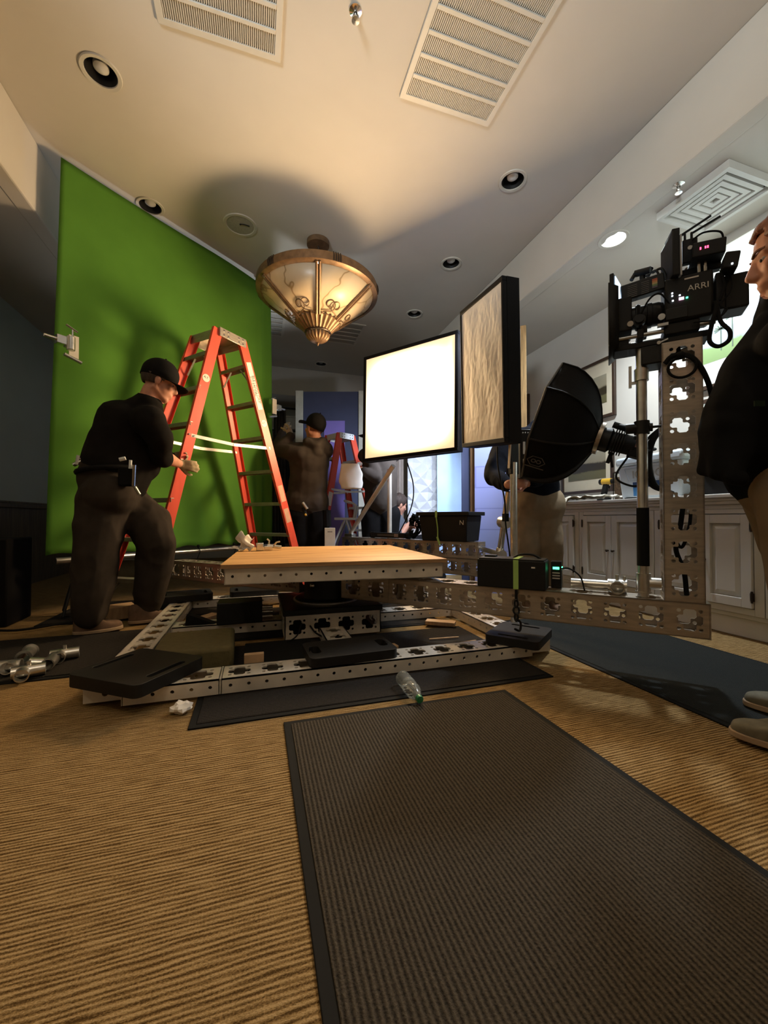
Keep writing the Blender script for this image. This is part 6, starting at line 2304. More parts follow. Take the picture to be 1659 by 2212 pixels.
# a second board under it
t = thing('lower_board', 'white backlit board with a dark top edge under the wall screen', 'board', (3.47, 1.5, 1.15))
b = MB()
b.box((3.485, 1.50, 1.40), (0.02, 1.90, 0.56))
b.build('white_board', mat('backlit_white_low', (0.75, 0.8, 0.75), 0.4, emit=(0.86, 0.95, 0.86), estr=0.5, var=0.01), t)
b = MB()
b.box((3.48, 1.50, 1.69), (0.03, 1.94, 0.035))
b.build('dark_edge', 'frame_wood', t, bev=0.003)
# palms printed on the course view
for y, h in ((2.20, 0.17), (2.12, 0.24), (1.62, 0.15)):
    b = MB()
    b.box((3.4685, y, 2.06 + h / 2), (0.0012, 0.008, h))
    for k in range(9):
        a = k / 8 * math.pi * 1.3 - 0.45
        b.bar((3.4685, y, 2.06 + h), (3.4685, y + 0.05 * math.cos(a), 2.06 + h + 0.035 * math.sin(a)), 0.0012, 0.010, (0, 0, 1))
    b.build('palm_silhouette', mat('palm_print', (0.10, 0.14, 0.10), 0.6), bpy.data.objects['wall_screen'], smooth=0)


# ------------------------------------------------------------------ people
def unit(v):
    return V(v).normalized()

class Body:
    """one continuous figure: overlapping tapered volumes fused into a single skin, coloured by region"""
    def __init__(self, tags):
        self.b = MB()
        self.pr = []
        self.tags = tags          # region name -> material
    k = 1.0
    def cap(self, p0, r0, p1, r1, tag, flat=None):
        p0, p1 = V(p0), V(p1)
        r0, r1 = r0 * self.k, r1 * self.k
        n0 = len(self.b.v)
        self.b.cyl(p0, p1, r0, r1, 18)
        self.b.ball(p0, r0, 18)
        self.b.ball(p1, r1, 18)
        if flat:
            ax, s = V(flat[0]).normalized(), flat[1]
            d = p1 - p0
            L2 = d.dot(d) or 1
            for i in range(n0, len(self.b.v)):
                v = self.b.v[i]
                c = p0 + d * max(0, min(1, (v - p0).dot(d) / L2))
                self.b.v[i] = v + ax * ((v - c).dot(ax) * (s - 1))
        self.pr.append((p0, p1, r0, r1, tag))
        return self
    def chain(self, pts, tag, flat=None):
        for (a, ra), (c, rc) in zip(pts, pts[1:]):
            self.cap(a, ra, c, rc, tag, flat)
        return self
    def ell(self, c, r, tag, m=None):
        self.b.ball(c, r, 20, m)
        q = (m or Matrix()).to_3x3()
        i = max(range(3), key=lambda k: r[k])
        rs = sorted(r)
        e = q @ V([1.0 if k == i else 0.0 for k in range(3)]) * max(0, r[i] - rs[1])
        self.pr.append((V(c) - e, V(c) + e, rs[1], rs[1], tag))
        return self
    def head(self, c, fwd, up, s=1.0, skin='skin', neck=None):
        f = frame(c, fwd, up)
        L = lambda *p: f @ (V(p) * s)
        self.hf = f
        E = lambda c_, r_: self.ell(L(*c_), tuple(x * s for x in r_), skin, f)
        E((-0.012, 0, 0.034), (0.098, 0.076, 0.093))
        E((0.022, 0, -0.030), (0.070, 0.062, 0.088))
        self.cap(L(0.056, 0.010, -0.098), 0.024 * s, L(0.056, -0.010, -0.098), 0.024 * s, skin)
        for k in (-1, 1):
            self.cap(L(-0.015, 0.052 * k, -0.055), 0.022 * s, L(0.050, 0.018 * k, -0.097), 0.020 * s, skin)
            self.cap(L(0.080, 0.008 * k, 0.020), 0.013 * s, L(0.062, 0.045 * k, 0.022), 0.014 * s, skin)
            E((0.062, 0.042 * k, -0.022), (0.020, 0.020, 0.022))
            self.ell(L(-0.008, 0.079 * k, -0.012), (0.020 * s, 0.010 * s, 0.032 * s), skin, f)
        self.cap(L(0.086, 0, 0.010), 0.010 * s, L(0.106, 0, -0.030), 0.0125 * s, skin)
        self.cap(L(0.098, 0.008, -0.036), 0.009 * s, L(0.098, -0.008, -0.036), 0.009 * s, skin)
        E((0.083, 0, -0.064), (0.013, 0.025, 0.009))
        E((0.080, 0, -0.078), (0.013, 0.022, 0.009))
        if neck is not None:
            self.cap(L(-0.025, 0, -0.07), 0.058 * s, neck, 0.062 * s, skin)
        return f
    def hand(self, wrist, direc, palm, tag, s=1.0, curl=0.6, spread=0.10, thumb=1, thumb_in=0.5):
        """direc: towards the knuckles; palm: out of the palm; thumb: +1/-1 side"""
        x = unit(direc)
        z = unit(V(palm) - x * x.dot(V(palm)))
        y = z.cross(x) * thumb
        w = V(wrist)
        P = lambda a, b_, c_: w + (x * a + y * b_ + z * c_) * s
        for k, yy in enumerate((-0.028, -0.010, 0.010, 0.028)):
            self.cap(P(0.012, yy * 0.6, 0), 0.014 * s, P(0.085 - 0.006 * abs(k - 2), yy, 0.0), 0.0125 * s, tag)
        lens = (0.056, 0.072, 0.078, 0.070)     # little to index
        for k, yy in enumerate((-0.030, -0.010, 0.011, 0.031)):
            p = P(0.088 - 0.006 * abs(k - 2), yy, 0.0)
            a = 0.15 + curl * 0.5
            r = 0.0098 * s
            for j, fr_ in enumerate((0.46, 0.31, 0.23)):
                d = x * math.cos(a) + z * math.sin(a) + y * (spread * (k - 1.5) * 0.6)
                q = p + d.normalized() * lens[k] * fr_ * s
                self.cap(p, r, q, r * 0.92, tag)
                p = q
                r *= 0.92
                a += curl
        p = P(0.025, 0.030, 0.006)
        for j, (ln, dd) in enumerate(((0.042, (0.65, 0.62, 0.30)), (0.032, (0.75, 0.25, 0.4 + thumb_in)), (0.026, (0.7, -0.1, 0.5 + thumb_in)))):
            q = p + (x * dd[0] + y * dd[1] + z * dd[2]).normalized() * ln * s
            self.cap(p, (0.0130 - 0.001 * j) * s, q, (0.0120 - 0.001 * j) * s, tag)
            p = q
        return self
    def make(self, name, parent, voxel=0.009, smooth=4, wrinkle=0.0):
        b = self.b
        me = bpy.data.meshes.new('tmp')
        me.from_pydata(b.v, [], b.f)
        o = bpy.data.objects.new('tmp', me)
        COL.objects.link(o)
        md = o.modifiers.new('fuse', 'REMESH')
        md.mode = 'VOXEL'
        md.voxel_size = voxel
        md = o.modifiers.new('soft', 'SMOOTH')
        md.factor = 0.5
        md.iterations = smooth
        bpy.context.view_layer.update()
        new = bpy.data.meshes.new_from_object(o.evaluated_get(bpy.context.evaluated_depsgraph_get()))
        bpy.data.objects.remove(o)
        bpy.data.meshes.remove(me)
        tags = list(self.tags)
        import numpy as np
        def regions(mesh):
            n = len(mesh.polygons)
            co = np.empty(n * 3)
            mesh.polygons.foreach_get('center', co)
            co = co.reshape(-1, 3)
            best = np.full(n, 1e9)
            idx = np.zeros(n, int)
            for p0, p1, r0, r1, tg in self.pr:
                a = np.array(p0)
                d = np.array(p1) - a
                L2 = d.dot(d) or 1.0
                t = np.clip((co - a).dot(d) / L2, 0, 1)
                q = a + t[:, None] * d
                s = np.linalg.norm(co - q, axis=1) - (r0 + (r1 - r0) * t)
                m = s < best
                best[m] = s[m]
                idx[m] = tags.index(tg)
            return idx
        idx = regions(new)
        # settle the cloth: even out the surface everywhere but on skin and gloves
        cl_ids = [i for i, t_ in enumerate(tags) if not t_.startswith(('skin', 'glove'))]
        def cloth_mask(mesh, ids):
            m = len(mesh.polygons)
            lp = np.empty(len(mesh.loops), int)
            mesh.loops.foreach_get('vertex_index', lp)
            tot = np.empty(m, int)
            mesh.polygons.foreach_get('loop_total', tot)
            hit = np.repeat(np.isin(ids, cl_ids), tot)
            mask = np.zeros(len(mesh.vertices), bool)
            mask[lp[hit]] = True
            return mask
        nv = len(new.vertices)
        ed = np.empty(len(new.edges) * 2, int)
        new.edges.foreach_get('vertices', ed)
        ed = ed.reshape(-1, 2)
        vc = np.empty(nv * 3)
        new.vertices.foreach_get('co', vc)
        vc = vc.reshape(-1, 3)
        deg = np.bincount(ed.ravel(), minlength=nv)[:, None].clip(1)
        msk = cloth_mask(new, idx)
        for it in range(14):
            acc = np.zeros_like(vc)
            for k in range(3):
                acc[:, k] = np.bincount(ed[:, 0], vc[ed[:, 1], k], nv) + np.bincount(ed[:, 1], vc[ed[:, 0], k], nv)
            vc[msk] += (0.6 if it % 2 == 0 else -0.45) * (acc / deg - vc)[msk] if it > 5 else 0.5 * (acc / deg - vc)[msk]
        new.vertices.foreach_set('co', vc.reshape(-1))
        new.update()
        # finer faces along the hems and cuffs, so their lines run clean
        bm = bmesh.new()
        bm.from_mesh(new)
        bm.edges.ensure_lookup_table()
        seam = set()
        for e in bm.edges:
            fl = e.link_faces
            if len(fl) == 2 and idx[fl[0].index] != idx[fl[1].index]:
                seam.update(e2 for f_ in fl for e2 in f_.edges)
        if seam:
            bmesh.ops.subdivide_edges(bm, edges=list(seam), cuts=3, use_grid_fill=True)
            bm.to_mesh(new)
        bm.free()
        idx = regions(new)
        n = len(new.polygons)
        if wrinkle:
            nv = len(new.vertices)
            vc = np.empty(nv * 3)
            new.vertices.foreach_get('co', vc)
            nr = np.empty(nv * 3)
            new.vertices.foreach_get('normal', nr)
            vc = vc.reshape(-1, 3)
            nr = nr.reshape(-1, 3)
            clothed = cloth_mask(new, idx)
            RW = Matrix.Rotation(0.6, 3, V((0.3, 0.8, 0.5))) @ Matrix.Rotation(1.1, 3, V((0.9, -0.2, 0.4)))
            for i in np.nonzero(clothed)[0]:
                v = V(vc[i])
                g = v + 0.05 * V((noise.noise(v * 5 + V((3, 1, 7))), noise.noise(v * 5 + V((8, 2, 4))), noise.noise(v * 5)))
                v = RW @ g
                k = noise.noise(V((v.x * 4.5 + v.z * 2, v.y * 4.5, v.z * 6))) + 0.9 * (0.4 - abs(noise.noise(V((v.x * 6 - v.z * 4, v.y * 6 + v.z * 3, v.z * 9)))))
                vc[i] += nr[i] * k * wrinkle
            new.vertices.foreach_set('co', vc.reshape(-1))
        for tg in tags:
            new.materials.append(M[self.tags[tg]])
        new.polygons.foreach_set('material_index', idx.astype('int32'))
        new.shade_smooth()
        new.name = name
        ob = bpy.data.objects.new(name, new)
        COL.objects.link(ob)
        ob.parent = parent
        ob.matrix_parent_inverse = Matrix.Translation(-parent.location)
        return ob

def cap_hat(f, parent, s=1.0, mt='black_cloth', brim=True, tilt=0.0, back=False):
    k = Matrix.Scale(s, 4)
    m = f @ k @ Matrix.Translation((-0.012, 0, 0.038)) @ Matrix.Rotation(math.radians(tilt), 4, 'Y')
    b = MB(m)
    prof = [(0.104 * math.cos(q), 0.085 * math.sin(q) + 0.010) for q in [i * math.pi / 2 / 10 for i in range(11)]]
    vs = []
    b.lathe([(0.103, -0.025)] + prof, 32)
    b.v = [m @ (Matrix.Diagonal((1.0, 0.80, 1.12, 1)) @ (m.inverted() @ v)) for v in b.v]
    hat = b.build('cap', mt, parent, solid=0.004)
    if brim:
        b = MB(m)
        sgn = -1 if back else 1
        def br(u, v):
            a = (u - 0.5) * 2.3
            r = 0.098 + 0.075 * v
            return (sgn * (r * math.cos(a) + 0.0), r * math.sin(a) * 0.82, -0.012 - 0.016 * v - 0.02 * (math.sin(a) ** 2))
        b.grid(16, 5, br)
        b.build('brim', mt, hat, solid=0.005)
    b = MB(m)
    b.ball((0, 0, 0.112), 0.006, 8)
    b.build('button', mt, hat)
    return hat

def hair_cap(f, parent, mt, s=1.0, low=-0.03, front=0.055, vol=1.0, amp=0.012, seed=1, top=9.0):
    """short hair: a shell over the skull, open at the face"""
    b = MB()
    vs = []
    n, h = 44, 26
    pts = {}
    for j in range(h + 1):
        for i in range(n):
            a = 2 * math.pi * i / n
            t = -0.75 + (math.pi / 2 + 0.75) * j / h
            p = V((0.104 * vol * math.cos(t) * math.cos(a) - 0.014, 0.083 * vol * math.cos(t) * math.sin(a), 0.100 * vol * math.sin(t) + 0.036))
            p *= 1 + amp * 6 * noise.noise(V((p.x * 28 + seed, p.y * 28, p.z * 14)))
            pts[i, j] = p
    def keep(p):
        lim = low + max(0.0, (p.x + 0.02)) * 1.05 if p.x > -0.02 else low
        return p.z > lim and p.z < top and not (p.x > 0.062 and p.z < front + 0.02)
    idx = {}
    fs = []
    for j in range(h):
        for i in range(n):
            q = [(i, j), ((i + 1) % n, j), ((i + 1) % n, j + 1), (i, j + 1)]
            if all(keep(pts[k]) for k in q):
                r = []
                for k in q:
                    if k not in idx:
                        idx[k] = len(vs)
                        vs.append(f @ (pts[k] * s))
                    r.append(idx[k])
                fs.append(tuple(r))
    b.add(vs, fs)
    return b.build('hair', mt, parent, smooth=60, solid=0.012 * s)

def shoe(parent, heel, toe, mt, sole='shoe_sole', s=1.0, high=0.085):
    heel, toe = V(heel), V(toe)
    L = (toe - heel).length
    f = frame(heel, toe - heel, Z)
    outline = []
    for i in range(28):
        a = 2 * math.pi * i / 28
        x = L / 2 + L / 2 * math.cos(a)
        w = 0.048 * s * (0.80 + 0.30 * math.sin(min(1, max(0, x / L)) * math.pi * 0.75))
        sy = math.sin(a)
        outline.append((x, math.copysign(abs(sy) ** 0.75, sy) * w))
    b = MB(f)
    b.prism(outline, 0.0, 0.022)
    so = b.build('sole', sole, parent, bev=0.004)
    b = MB(f)
    rows = 12
    vs, fs = [], []
    for j in range(rows + 1):
        v = j / rows
        for (x, y) in outline:
            u = x / L
            top = high * (1.0 if u < 0.30 else max(0.42, 1 - (u - 0.30) * 1.15))
            k = 1 - 0.9 * v ** 3.2
            cx = 0.44 * L if u > 0.4 else 0.25 * L
            vs.append(((x - cx) * (0.97 * (k if u > 0.45 else 0.55 + 0.45 * k)) + cx, y * 0.96 * k, 0.02 + (top - 0.0) * math.sin(v * math.pi / 2)))
    n = len(outline)
    for j in range(rows):
        fs += [(j * n + i, j * n + (i + 1) % n, (j + 1) * n + (i + 1) % n, (j + 1) * n + i) for i in range(n)]
    fs.append(tuple(rows * n + i for i in range(n)))
    b.add(vs, fs)
    up_ = b.build('shoe_upper', mt, parent, smooth=60)
    return so

def eyes(f, parent, s=1.0):
    for k in (-1, 1):
        b = MB()
        b.ball(f @ (V((0.0685, 0.031 * k, 0.000)) * s), 0.0112 * s, 14)
        e = b.build('eye', 'eye_white', parent)
        b = MB()
        b.ball(f @ (V((0.0775, 0.032 * k, -0.001)) * s), 0.0052 * s, 10)
        b.build('iris', 'ink', e)

def brows(f, parent, mt, s=1.0):
    for k in (-1, 1):
        b = MB()
        b.tube(curve_pts([f @ (V((0.0915, 0.014 * k, 0.022)) * s), f @ (V((0.086, 0.034 * k, 0.030)) * s), f @ (V((0.068, 0.052 * k, 0.026)) * s)]), 0.004 * s, 6)
        b.build('eyebrow', mt, parent)

RX_ = V((0.9537, -0.3007, 0.000))       # picture right
FW_ = V((0.3007, 0.9537, 0.000))       # away from the viewer

def direction(r, f_, u_):
    return (RX_ * r + FW_ * f_ + Z * u_).normalized()

# ---- man at the ladder
t1 = thing('person', 'man in black cap and shirt bending to push the tall red ladder', 'person', (-0.9527, 3.126, 0.000))
bd = Body({'skin': 'skin', 'glove': 'glove', 'shirt': 'black_shirt', 'pants': 'grey_pants'})
hips = V((-0.9248, 3.12, 0.92))
chest = V((-0.8444, 3.151, 1.327))
neck = V((-0.7266, 3.131, 1.532))
headc = V((-0.6466, 3.124, 1.686))
shR, shL = V((-0.6727, 2.949, 1.378)), V((-0.84, 3.388, 1.496))
elR, wrR = V((-0.6183, 3.061, 1.165)), V((-0.562, 3.337, 1.15))
elL, wrL = V((-0.7676, 3.484, 1.257)), V((-0.6379, 3.549, 1.233))
f1 = bd.head(headc, direction(0.84, 0.45, -0.28), Z, 1.06, 'skin', neck)
side = direction(-0.5, 0.86, 0)
bd.cap(hips + Z * 0.02, 0.185, chest - Z * 0.10, 0.195, 'shirt')
bd.cap(chest - Z * 0.10, 0.195, chest + V((0, 0, 0.02)), 0.19, 'shirt')
bd.cap(chest + Z * 0.02, 0.175, neck - Z * 0.03, 0.10, 'shirt')
bd.cap(V((-0.9208, 3.074, 1.107)), 0.16, V((-0.8708, 3.095, 1.376)), 0.15, 'shirt')
bd.cap(V((-0.785, 3.177, 1.126)), 0.13, V((-0.7547, 3.185, 1.356)), 0.12, 'shirt')
bd.cap(shR, 0.098, shL, 0.098, 'shirt')
bd.cap(neck - Z * 0.02, 0.078, neck + Z * 0.012, 0.070, 'shirt')
bd.chain([(shR, 0.090), (V((-0.6153, 2.975, 1.26)), 0.078), (elR, 0.066)], 'shirt')
bd.cap(elR, 0.066, elR + (wrR - elR) * 0.14, 0.062, 'shirt')
bd.chain([(elR, 0.050), (elR + (wrR - elR) * 0.4, 0.046), (wrR, 0.030)], 'skin')
bd.chain([(shL, 0.090), (elL, 0.066), (elL + (wrL - elL) * 0.75, 0.050)], 'shirt')
bd.chain([(elL, 0.045), (wrL, 0.030)], 'skin')
railp = V((-0.5161, 3.287, 1.124))
bd.hand(wrR, direction(0.86, 0.42, -0.12), direction(-0.15, 0.98, 0.05), 'glove', 1.08, 0.62, 0.1, 1)
bd.hand(wrL, direction(0.95, -0.05, 0.05), direction(-0.1, -0.98, 0.0), 'glove', 1.06, 0.62, 0.1, -1)
# trousers: leading leg and planted leg
bd.cap(V((-0.9117, 3.032, 0.8966)), 0.165, V((-0.9223, 3.224, 0.9395)), 0.165, 'pants')
bd.cap(V((-0.9494, 3.084, 1.009)), 0.165, V((-0.8764, 3.187, 1.015)), 0.155, 'pants')
bd.chain([(V((-0.8939, 3.195, 0.8518)), 0.150), (V((-0.7278, 3.166, 0.7143)), 0.140), (V((-0.6688, 3.15, 0.5791)), 0.122), (V((-0.693, 3.203, 0.381)), 0.115), (V((-0.7371, 3.252, 0.1727)), 0.098), (V((-0.7432, 3.254, 0.1265)), 0.088)], 'pants')
bd.chain([(V((-0.9531, 3.067, 0.8462)), 0.160), (V((-0.9661, 3.033, 0.6205)), 0.138), (V((-0.986, 3.022, 0.4287)), 0.125), (V((-0.9983, 3.018, 0.2674)), 0.112), (V((-1.003, 3.021, 0.1434)), 0.098)], 'pants')
bd.make('body', t1, 0.0075, 4, 0.018)
cap_hat(f1, t1, 1.12)
h1 = hair_cap(f1, t1, 'hair_dark', 1.04, -0.055, 0.04, top=0.03)
eyes(f1, t1, 1.06)
sa, sb = V((-1.097, 2.996, 0.000)), V((-0.8468, 3.093, 0.000))
shoe(t1, (sa[0], sa[1], 0.012), (sb[0], sb[1], 0.012), 'shoe_brown', s=1.15, high=0.11)
sa, sb = V((-0.8457, 3.19, 0.000)), V((-0.5894, 3.296, 0.000))
shoe(t1, (sa[0], sa[1], 0.012), (sb[0], sb[1], 0.012), 'shoe_brown', s=1.15, high=0.11)
b = MB()
ring = []
for i in range(36):
    a = 2 * math.pi * i / 36
    ring.append(hips + Z * 0.135 + direction(0.9, 0.35, 0) * (0.19 * math.cos(a)) + direction(-0.35, 0.9, 0) * (0.235 * math.sin(a)) + Z * 0.02 * math.cos(a))
b.tube(ring, 0.016, 8, closed=True)
belt = b.build('belt', 'black_cloth', t1)
for nm, mt, p, q, r in (('pouch_pen', 'white_plastic', (-0.7503, 2.852, 1.102), (-0.7528, 2.854, 1.05), 0.009), ('pouch_tool', 'chrome', (-0.7283, 2.846, 1.073), (-0.739, 2.872, 0.9427), 0.010),
                        ('pouch_tool', 'step_alu', (-0.7307, 2.87, 0.9369), (-0.7084, 2.884, 0.8918), 0.010), ('pouch_knife', 'white_plastic', (-0.8063, 2.838, 1.101), (-0.7743, 2.839, 1.111), 0.012)):
    b = MB()
    b.tube([p, q], r, 8)
    b.build(nm, mt, belt)
b = MB()
b.box(V((-0.781, 2.895, 1.002)), (0.09, 0.05, 0.12), frame((0, 0, 0), direction(0.9, 0.3, 0), Z))
b.build('tool_pouch', 'black_cloth', belt, bev=0.012)
b = MB()
for p, q, r in (((-1.154, 3.147, 1.095), (-1.102, 3.13, 1.119), 0.014), ((-1.119, 3.135, 1.156), (-1.131, 3.14, 1.095), 0.018), ((-1.113, 3.134, 1.137), (-1.072, 3.121, 1.119), 0.012)):
    b.tube([p, q], r, 10)
b.build('belt_clamp', 'chrome', belt)

# ---- hooded man clamping the cloth
t2 = thing('person', 'man in grey hooded top and cap reaching up to the green cloth edge', 'person', (0.5346, 4.469, 0.000))
bd = Body({'skin': 'skin_tan', 'glove': 'glove', 'shirt': 'hoodie', 'pants': 'black_pants'})
bd.k = 1.0
hips = V((0.5244, 4.447, 0.8664))
chest = V((0.5414, 4.433, 1.347))
neck = V((0.5981, 4.411, 1.574))
headc = V((0.5899, 4.391, 1.717))
f2 = bd.head(headc, direction(-0.74, 0.62, 0.10), direction(0.12, 0.0, 1), 1.08, 'skin', neck)
bd.k = 1.09
lat_ = direction(1, 0.25, 0)
bd.cap(hips + lat_ * 0.06 + Z * 0.06, 0.165, hips - lat_ * 0.06 + Z * 0.06, 0.165, 'shirt')
bd.cap(hips + Z * 0.08, 0.185, chest, 0.20, 'shirt', (lat_.cross(Z), 0.85))
bd.cap(chest, 0.195, neck - Z * 0.05, 0.11, 'shirt')
shR, shL = V((0.7143, 4.376, 1.488)), V((0.4103, 4.525, 1.487))
bd.cap(shR, 0.085, shL, 0.085, 'shirt')
elL, wrL = V((0.2212, 4.719, 1.551)), V((0.2901, 4.946, 1.759))
elR, wrR = V((0.2986, 4.215, 1.422)), V((0.3266, 4.621, 1.696))
elR = V((0.233, 4.549, 1.492))
bd.chain([(shL, 0.088), (elL, 0.075), (wrL, 0.048)], 'shirt')
bd.chain([(V((0.4512, 4.335, 1.404)), 0.085), (elR, 0.075), (V((0.35, 4.593, 1.65)), 0.050)], 'shirt')
bd.hand(V((0.289, 4.926, 1.744)), direction(0.15, 0.25, 0.95), direction(0.9, 0.2, -0.2), 'glove', 1.12, 0.4, 0.1, 1)
bd.hand(V((0.3565, 4.612, 1.654)), direction(-0.12, 0.2, 0.97), direction(-0.9, 0.2, -0.2), 'glove', 1.12, 0.4, 0.1, -1)
# hood lying on the back
bd.chain([(neck + direction(0.55, -0.15, 0.05) * 0.10, 0.045), (neck + direction(0.35, -0.9, -0.55) * 0.15, 0.055), (neck + direction(-0.35, -0.6, -0.1) * 0.12, 0.045)], 'shirt')
bd.cap(neck + direction(0.3, -0.9, -0.9) * 0.10, 0.07, neck + direction(0.3, -0.8, -0.9) * 0.19, 0.06, 'shirt')
for s, x in ((1, 685), (-1, 645)):
    bd.chain([(hips + lat_ * 0.093 * s - Z * 0.09, 0.13), (V((0.5456, 4.447, 0.4619)) + RX_ * (0.096 * s), 0.105), (V((0.5475, 4.453, 0.083)) + RX_ * (0.105 * s), 0.085)], 'pants')
bd.make('body', t2, 0.0085, 4, 0.014)
cap_hat(f2, t2, 1.17, 'black_cloth', True, -24)
hair_cap(f2, t2, 'hair_auburn', 1.06, -0.06, 0.05, top=0.02)
for p in (V((0.6466, 4.371, 0.010)), V((0.4368, 4.437, 0.010))):
    shoe(t2, p + FW_ * -0.05 + RX_ * 0.06, p + FW_ * 0.14 - RX_ * 0.10, 'black_cloth', 'rubber', 1.05, 0.10)
for nm, mt, p, q, r in (('belt_tool', 'steel', (0.4521, 4.238, 0.9033), (0.4971, 4.215, 0.8358), 0.016), ('belt_tool', 'black_plastic', (0.458, 4.248, 0.8556), (0.4861, 4.24, 0.7593), 0.02), ('yellow_tag', 'yellow', (0.4745, 4.223, 0.7879), (0.4837, 4.22, 0.7688), 0.012),
                        ('belt_pouch', 'black_cloth', (0.7141, 4.335, 0.83), (0.7198, 4.336, 0.65), 0.05), ('belt_roll', 'chrome', (0.3505, 4.375, 0.8777), (0.3787, 4.367, 0.8679), 0.018)):
    b = MB()
    b.tube([p, q], r, 10)
    b.build(nm, mt, t2)

# ---- man behind the glowing softbox
t3 = thing('person', 'dark-jacketed man mostly behind the glowing softbox holding a white bag', 'person', (1.323, 4.453, 0.000))
bd = Body({'skin': 'skin_tan', 'shirt': 'hoodie', 'pants': 'black_pants'})
hips, chest, neck, headc = V((1.363, 4.455, 0.8739)), V((1.36, 4.448, 1.329)), V((1.323, 4.456, 1.57)), V((1.277, 4.468, 1.699))
f3 = bd.head(headc, direction(-0.95, 0.25, -0.05), Z, 1.0, 'skin', neck)
bd.cap(hips + Z * 0.06, 0.185, chest, 0.20, 'shirt')
bd.cap(chest, 0.195, neck - Z * 0.05, 0.11, 'shirt')
bd.cap(V((1.183, 4.449, 1.455)), 0.09, V((1.535, 4.495, 1.495)), 0.09, 'shirt')
bd.chain([(V((1.19, 4.374, 1.418)), 0.088), (V((1.24, 4.226, 1.186)), 0.075), (V((1.106, 4.215, 1.251)), 0.052)], 'shirt')
bd.cap(V((1.12, 4.211, 1.241)), 0.038, V((1.082, 4.222, 1.271)), 0.030, 'skin')
bd.hand(V((1.086, 4.221, 1.271)), direction(-0.95, 0.1, 0.20), direction(0.1, 0.5, -0.85), 'skin', 1.1, 0.5, 0.1, -1)
bd.chain([(V((1.28, 4.597, 1.454)), 0.088), (V((1.21, 4.55, 1.173)), 0.075), (V((1.102, 4.428, 1.128)), 0.050)], 'shirt')
bd.hand(V((1.112, 4.425, 1.133)), direction(-0.9, -0.1, 0.3), direction(0.0, 0.5, 0.8), 'skin', 1.05, 0.6, 0.1, 1)
for s in (-1, 1):
    bd.chain([(hips + RX_ * 0.09 * s - Z * 0.09, 0.14), (V((1.364, 4.461, 0.4722)) + RX_ * (0.10 * s), 0.11), (V((1.366, 4.467, 0.081)) + RX_ * (0.105 * s), 0.085)], 'pants')
bd.make('body', t3, 0.010, 4, 0.008)
cap_hat(f3, t3, 1.06)
for p in (V((1.24, 4.413, 0.010)), V((1.44, 4.35, 0.010))):
    shoe(t3, p + RX_ * 0.10, p - RX_ * 0.15 + FW_ * 0.05, 'black_cloth', 'rubber', 1.05, 0.10)
b = MB()
bp = V((0.9493, 4.202, 1.195))
b.grid(18, 16, lambda u, v: bp + RX_ * (0.11 * math.sin(u * 2 * math.pi) * (0.8 + 0.35 * math.sin(v * 2.6)) + 0.01 * v) + FW_ * (0.05 * math.cos(u * 2 * math.pi) * (0.4 + 0.6 * v)) + Z * (0.13 - 0.27 * v) + RX_ * 0.012 * noise.noise(V((u * 9, v * 4, 1))))
tag(b.build('fabric_bag', 'paper', smooth=60, solid=0.003), 'limp white fabric bag held up by the man behind the glowing softbox', 'bag')

# ---- man sitting low on a crate
t4 = thing('person', 'short-haired man in slate T-shirt sitting low behind the crossbeam', 'person', (1.773, 5.08, 0.000))
bd = Body({'skin': 'skin', 'shirt': 'tee', 'pants': 'black_pants'})
hips, chest, neck, headc = V((1.612, 4.794, 0.3337)), V((1.633, 4.783, 0.6471)), V((1.66, 4.772, 0.7864)), V((1.698, 4.757, 0.9141))
f4 = bd.head(headc, direction(0.80, 0.40, -0.30), Z, 1.0, 'skin', neck)
bd.cap(hips, 0.16, chest, 0.165, 'shirt')
bd.cap(chest, 0.155, neck - Z * 0.06, 0.085, 'shirt')
bd.cap(V((1.538, 4.644, 0.695)), 0.072, V((1.725, 4.941, 0.716)), 0.072, 'shirt')
bd.chain([(V((1.556, 4.628, 0.6951)), 0.076), (V((1.595, 4.586, 0.5839)), 0.064)], 'shirt')
bd.chain([(V((1.571, 4.603, 0.6395)), 0.052), (V((1.633, 4.575, 0.5059)), 0.045), (V((1.769, 4.635, 0.6604)), 0.030)], 'skin')
bd.chain([(V((1.737, 4.938, 0.6919)), 0.07), (V((1.807, 4.887, 0.501)), 0.048), (V((1.843, 4.716, 0.6355)), 0.030)], 'skin')
bd.hand(V((1.769, 4.635, 0.6604)), direction(0.8, 0.1, 0.35), direction(-0.1, 0.9, 0.2), 'skin', 1.0, 0.6, 0.1, 1)
bd.hand(V((1.843, 4.716, 0.6355)), direction(0.7, -0.1, 0.4), direction(-0.1, -0.9, 0.2), 'skin', 1.0, 0.6, 0.1, -1)
for s in (-1, 1):
    kn = hips + RX_ * 0.42 + FW_ * (0.12 * s + 0.10) + Z * 0.12
    bd.chain([(hips + FW_ * 0.08 * s, 0.12), (kn, 0.085), (kn + RX_ * 0.05 - Z * (kn[2] - 0.10), 0.06)], 'pants')
bd.make('body', t4, 0.009, 4, 0.006)
hair_cap(f4, t4, 'hair_dark', 1.02, -0.045, 0.06, 1.0)
for s in (-1, 1):
    kn = hips + RX_ * 0.42 + FW_ * (0.12 * s + 0.10)
    shoe(t4, V((kn[0], kn[1], 0.005)), V((kn[0], kn[1], 0.005)) + RX_ * 0.26, 'black_cloth', 'rubber', 1.0, 0.10)
b = MB()
b.box(V((hips[0], hips[1], 0.095)), (0.34, 0.34, 0.18))
tag(b.build('low_crate', 'black_plastic', bev=0.01), 'low black crate the man in the slate T-shirt sits on', 'crate')

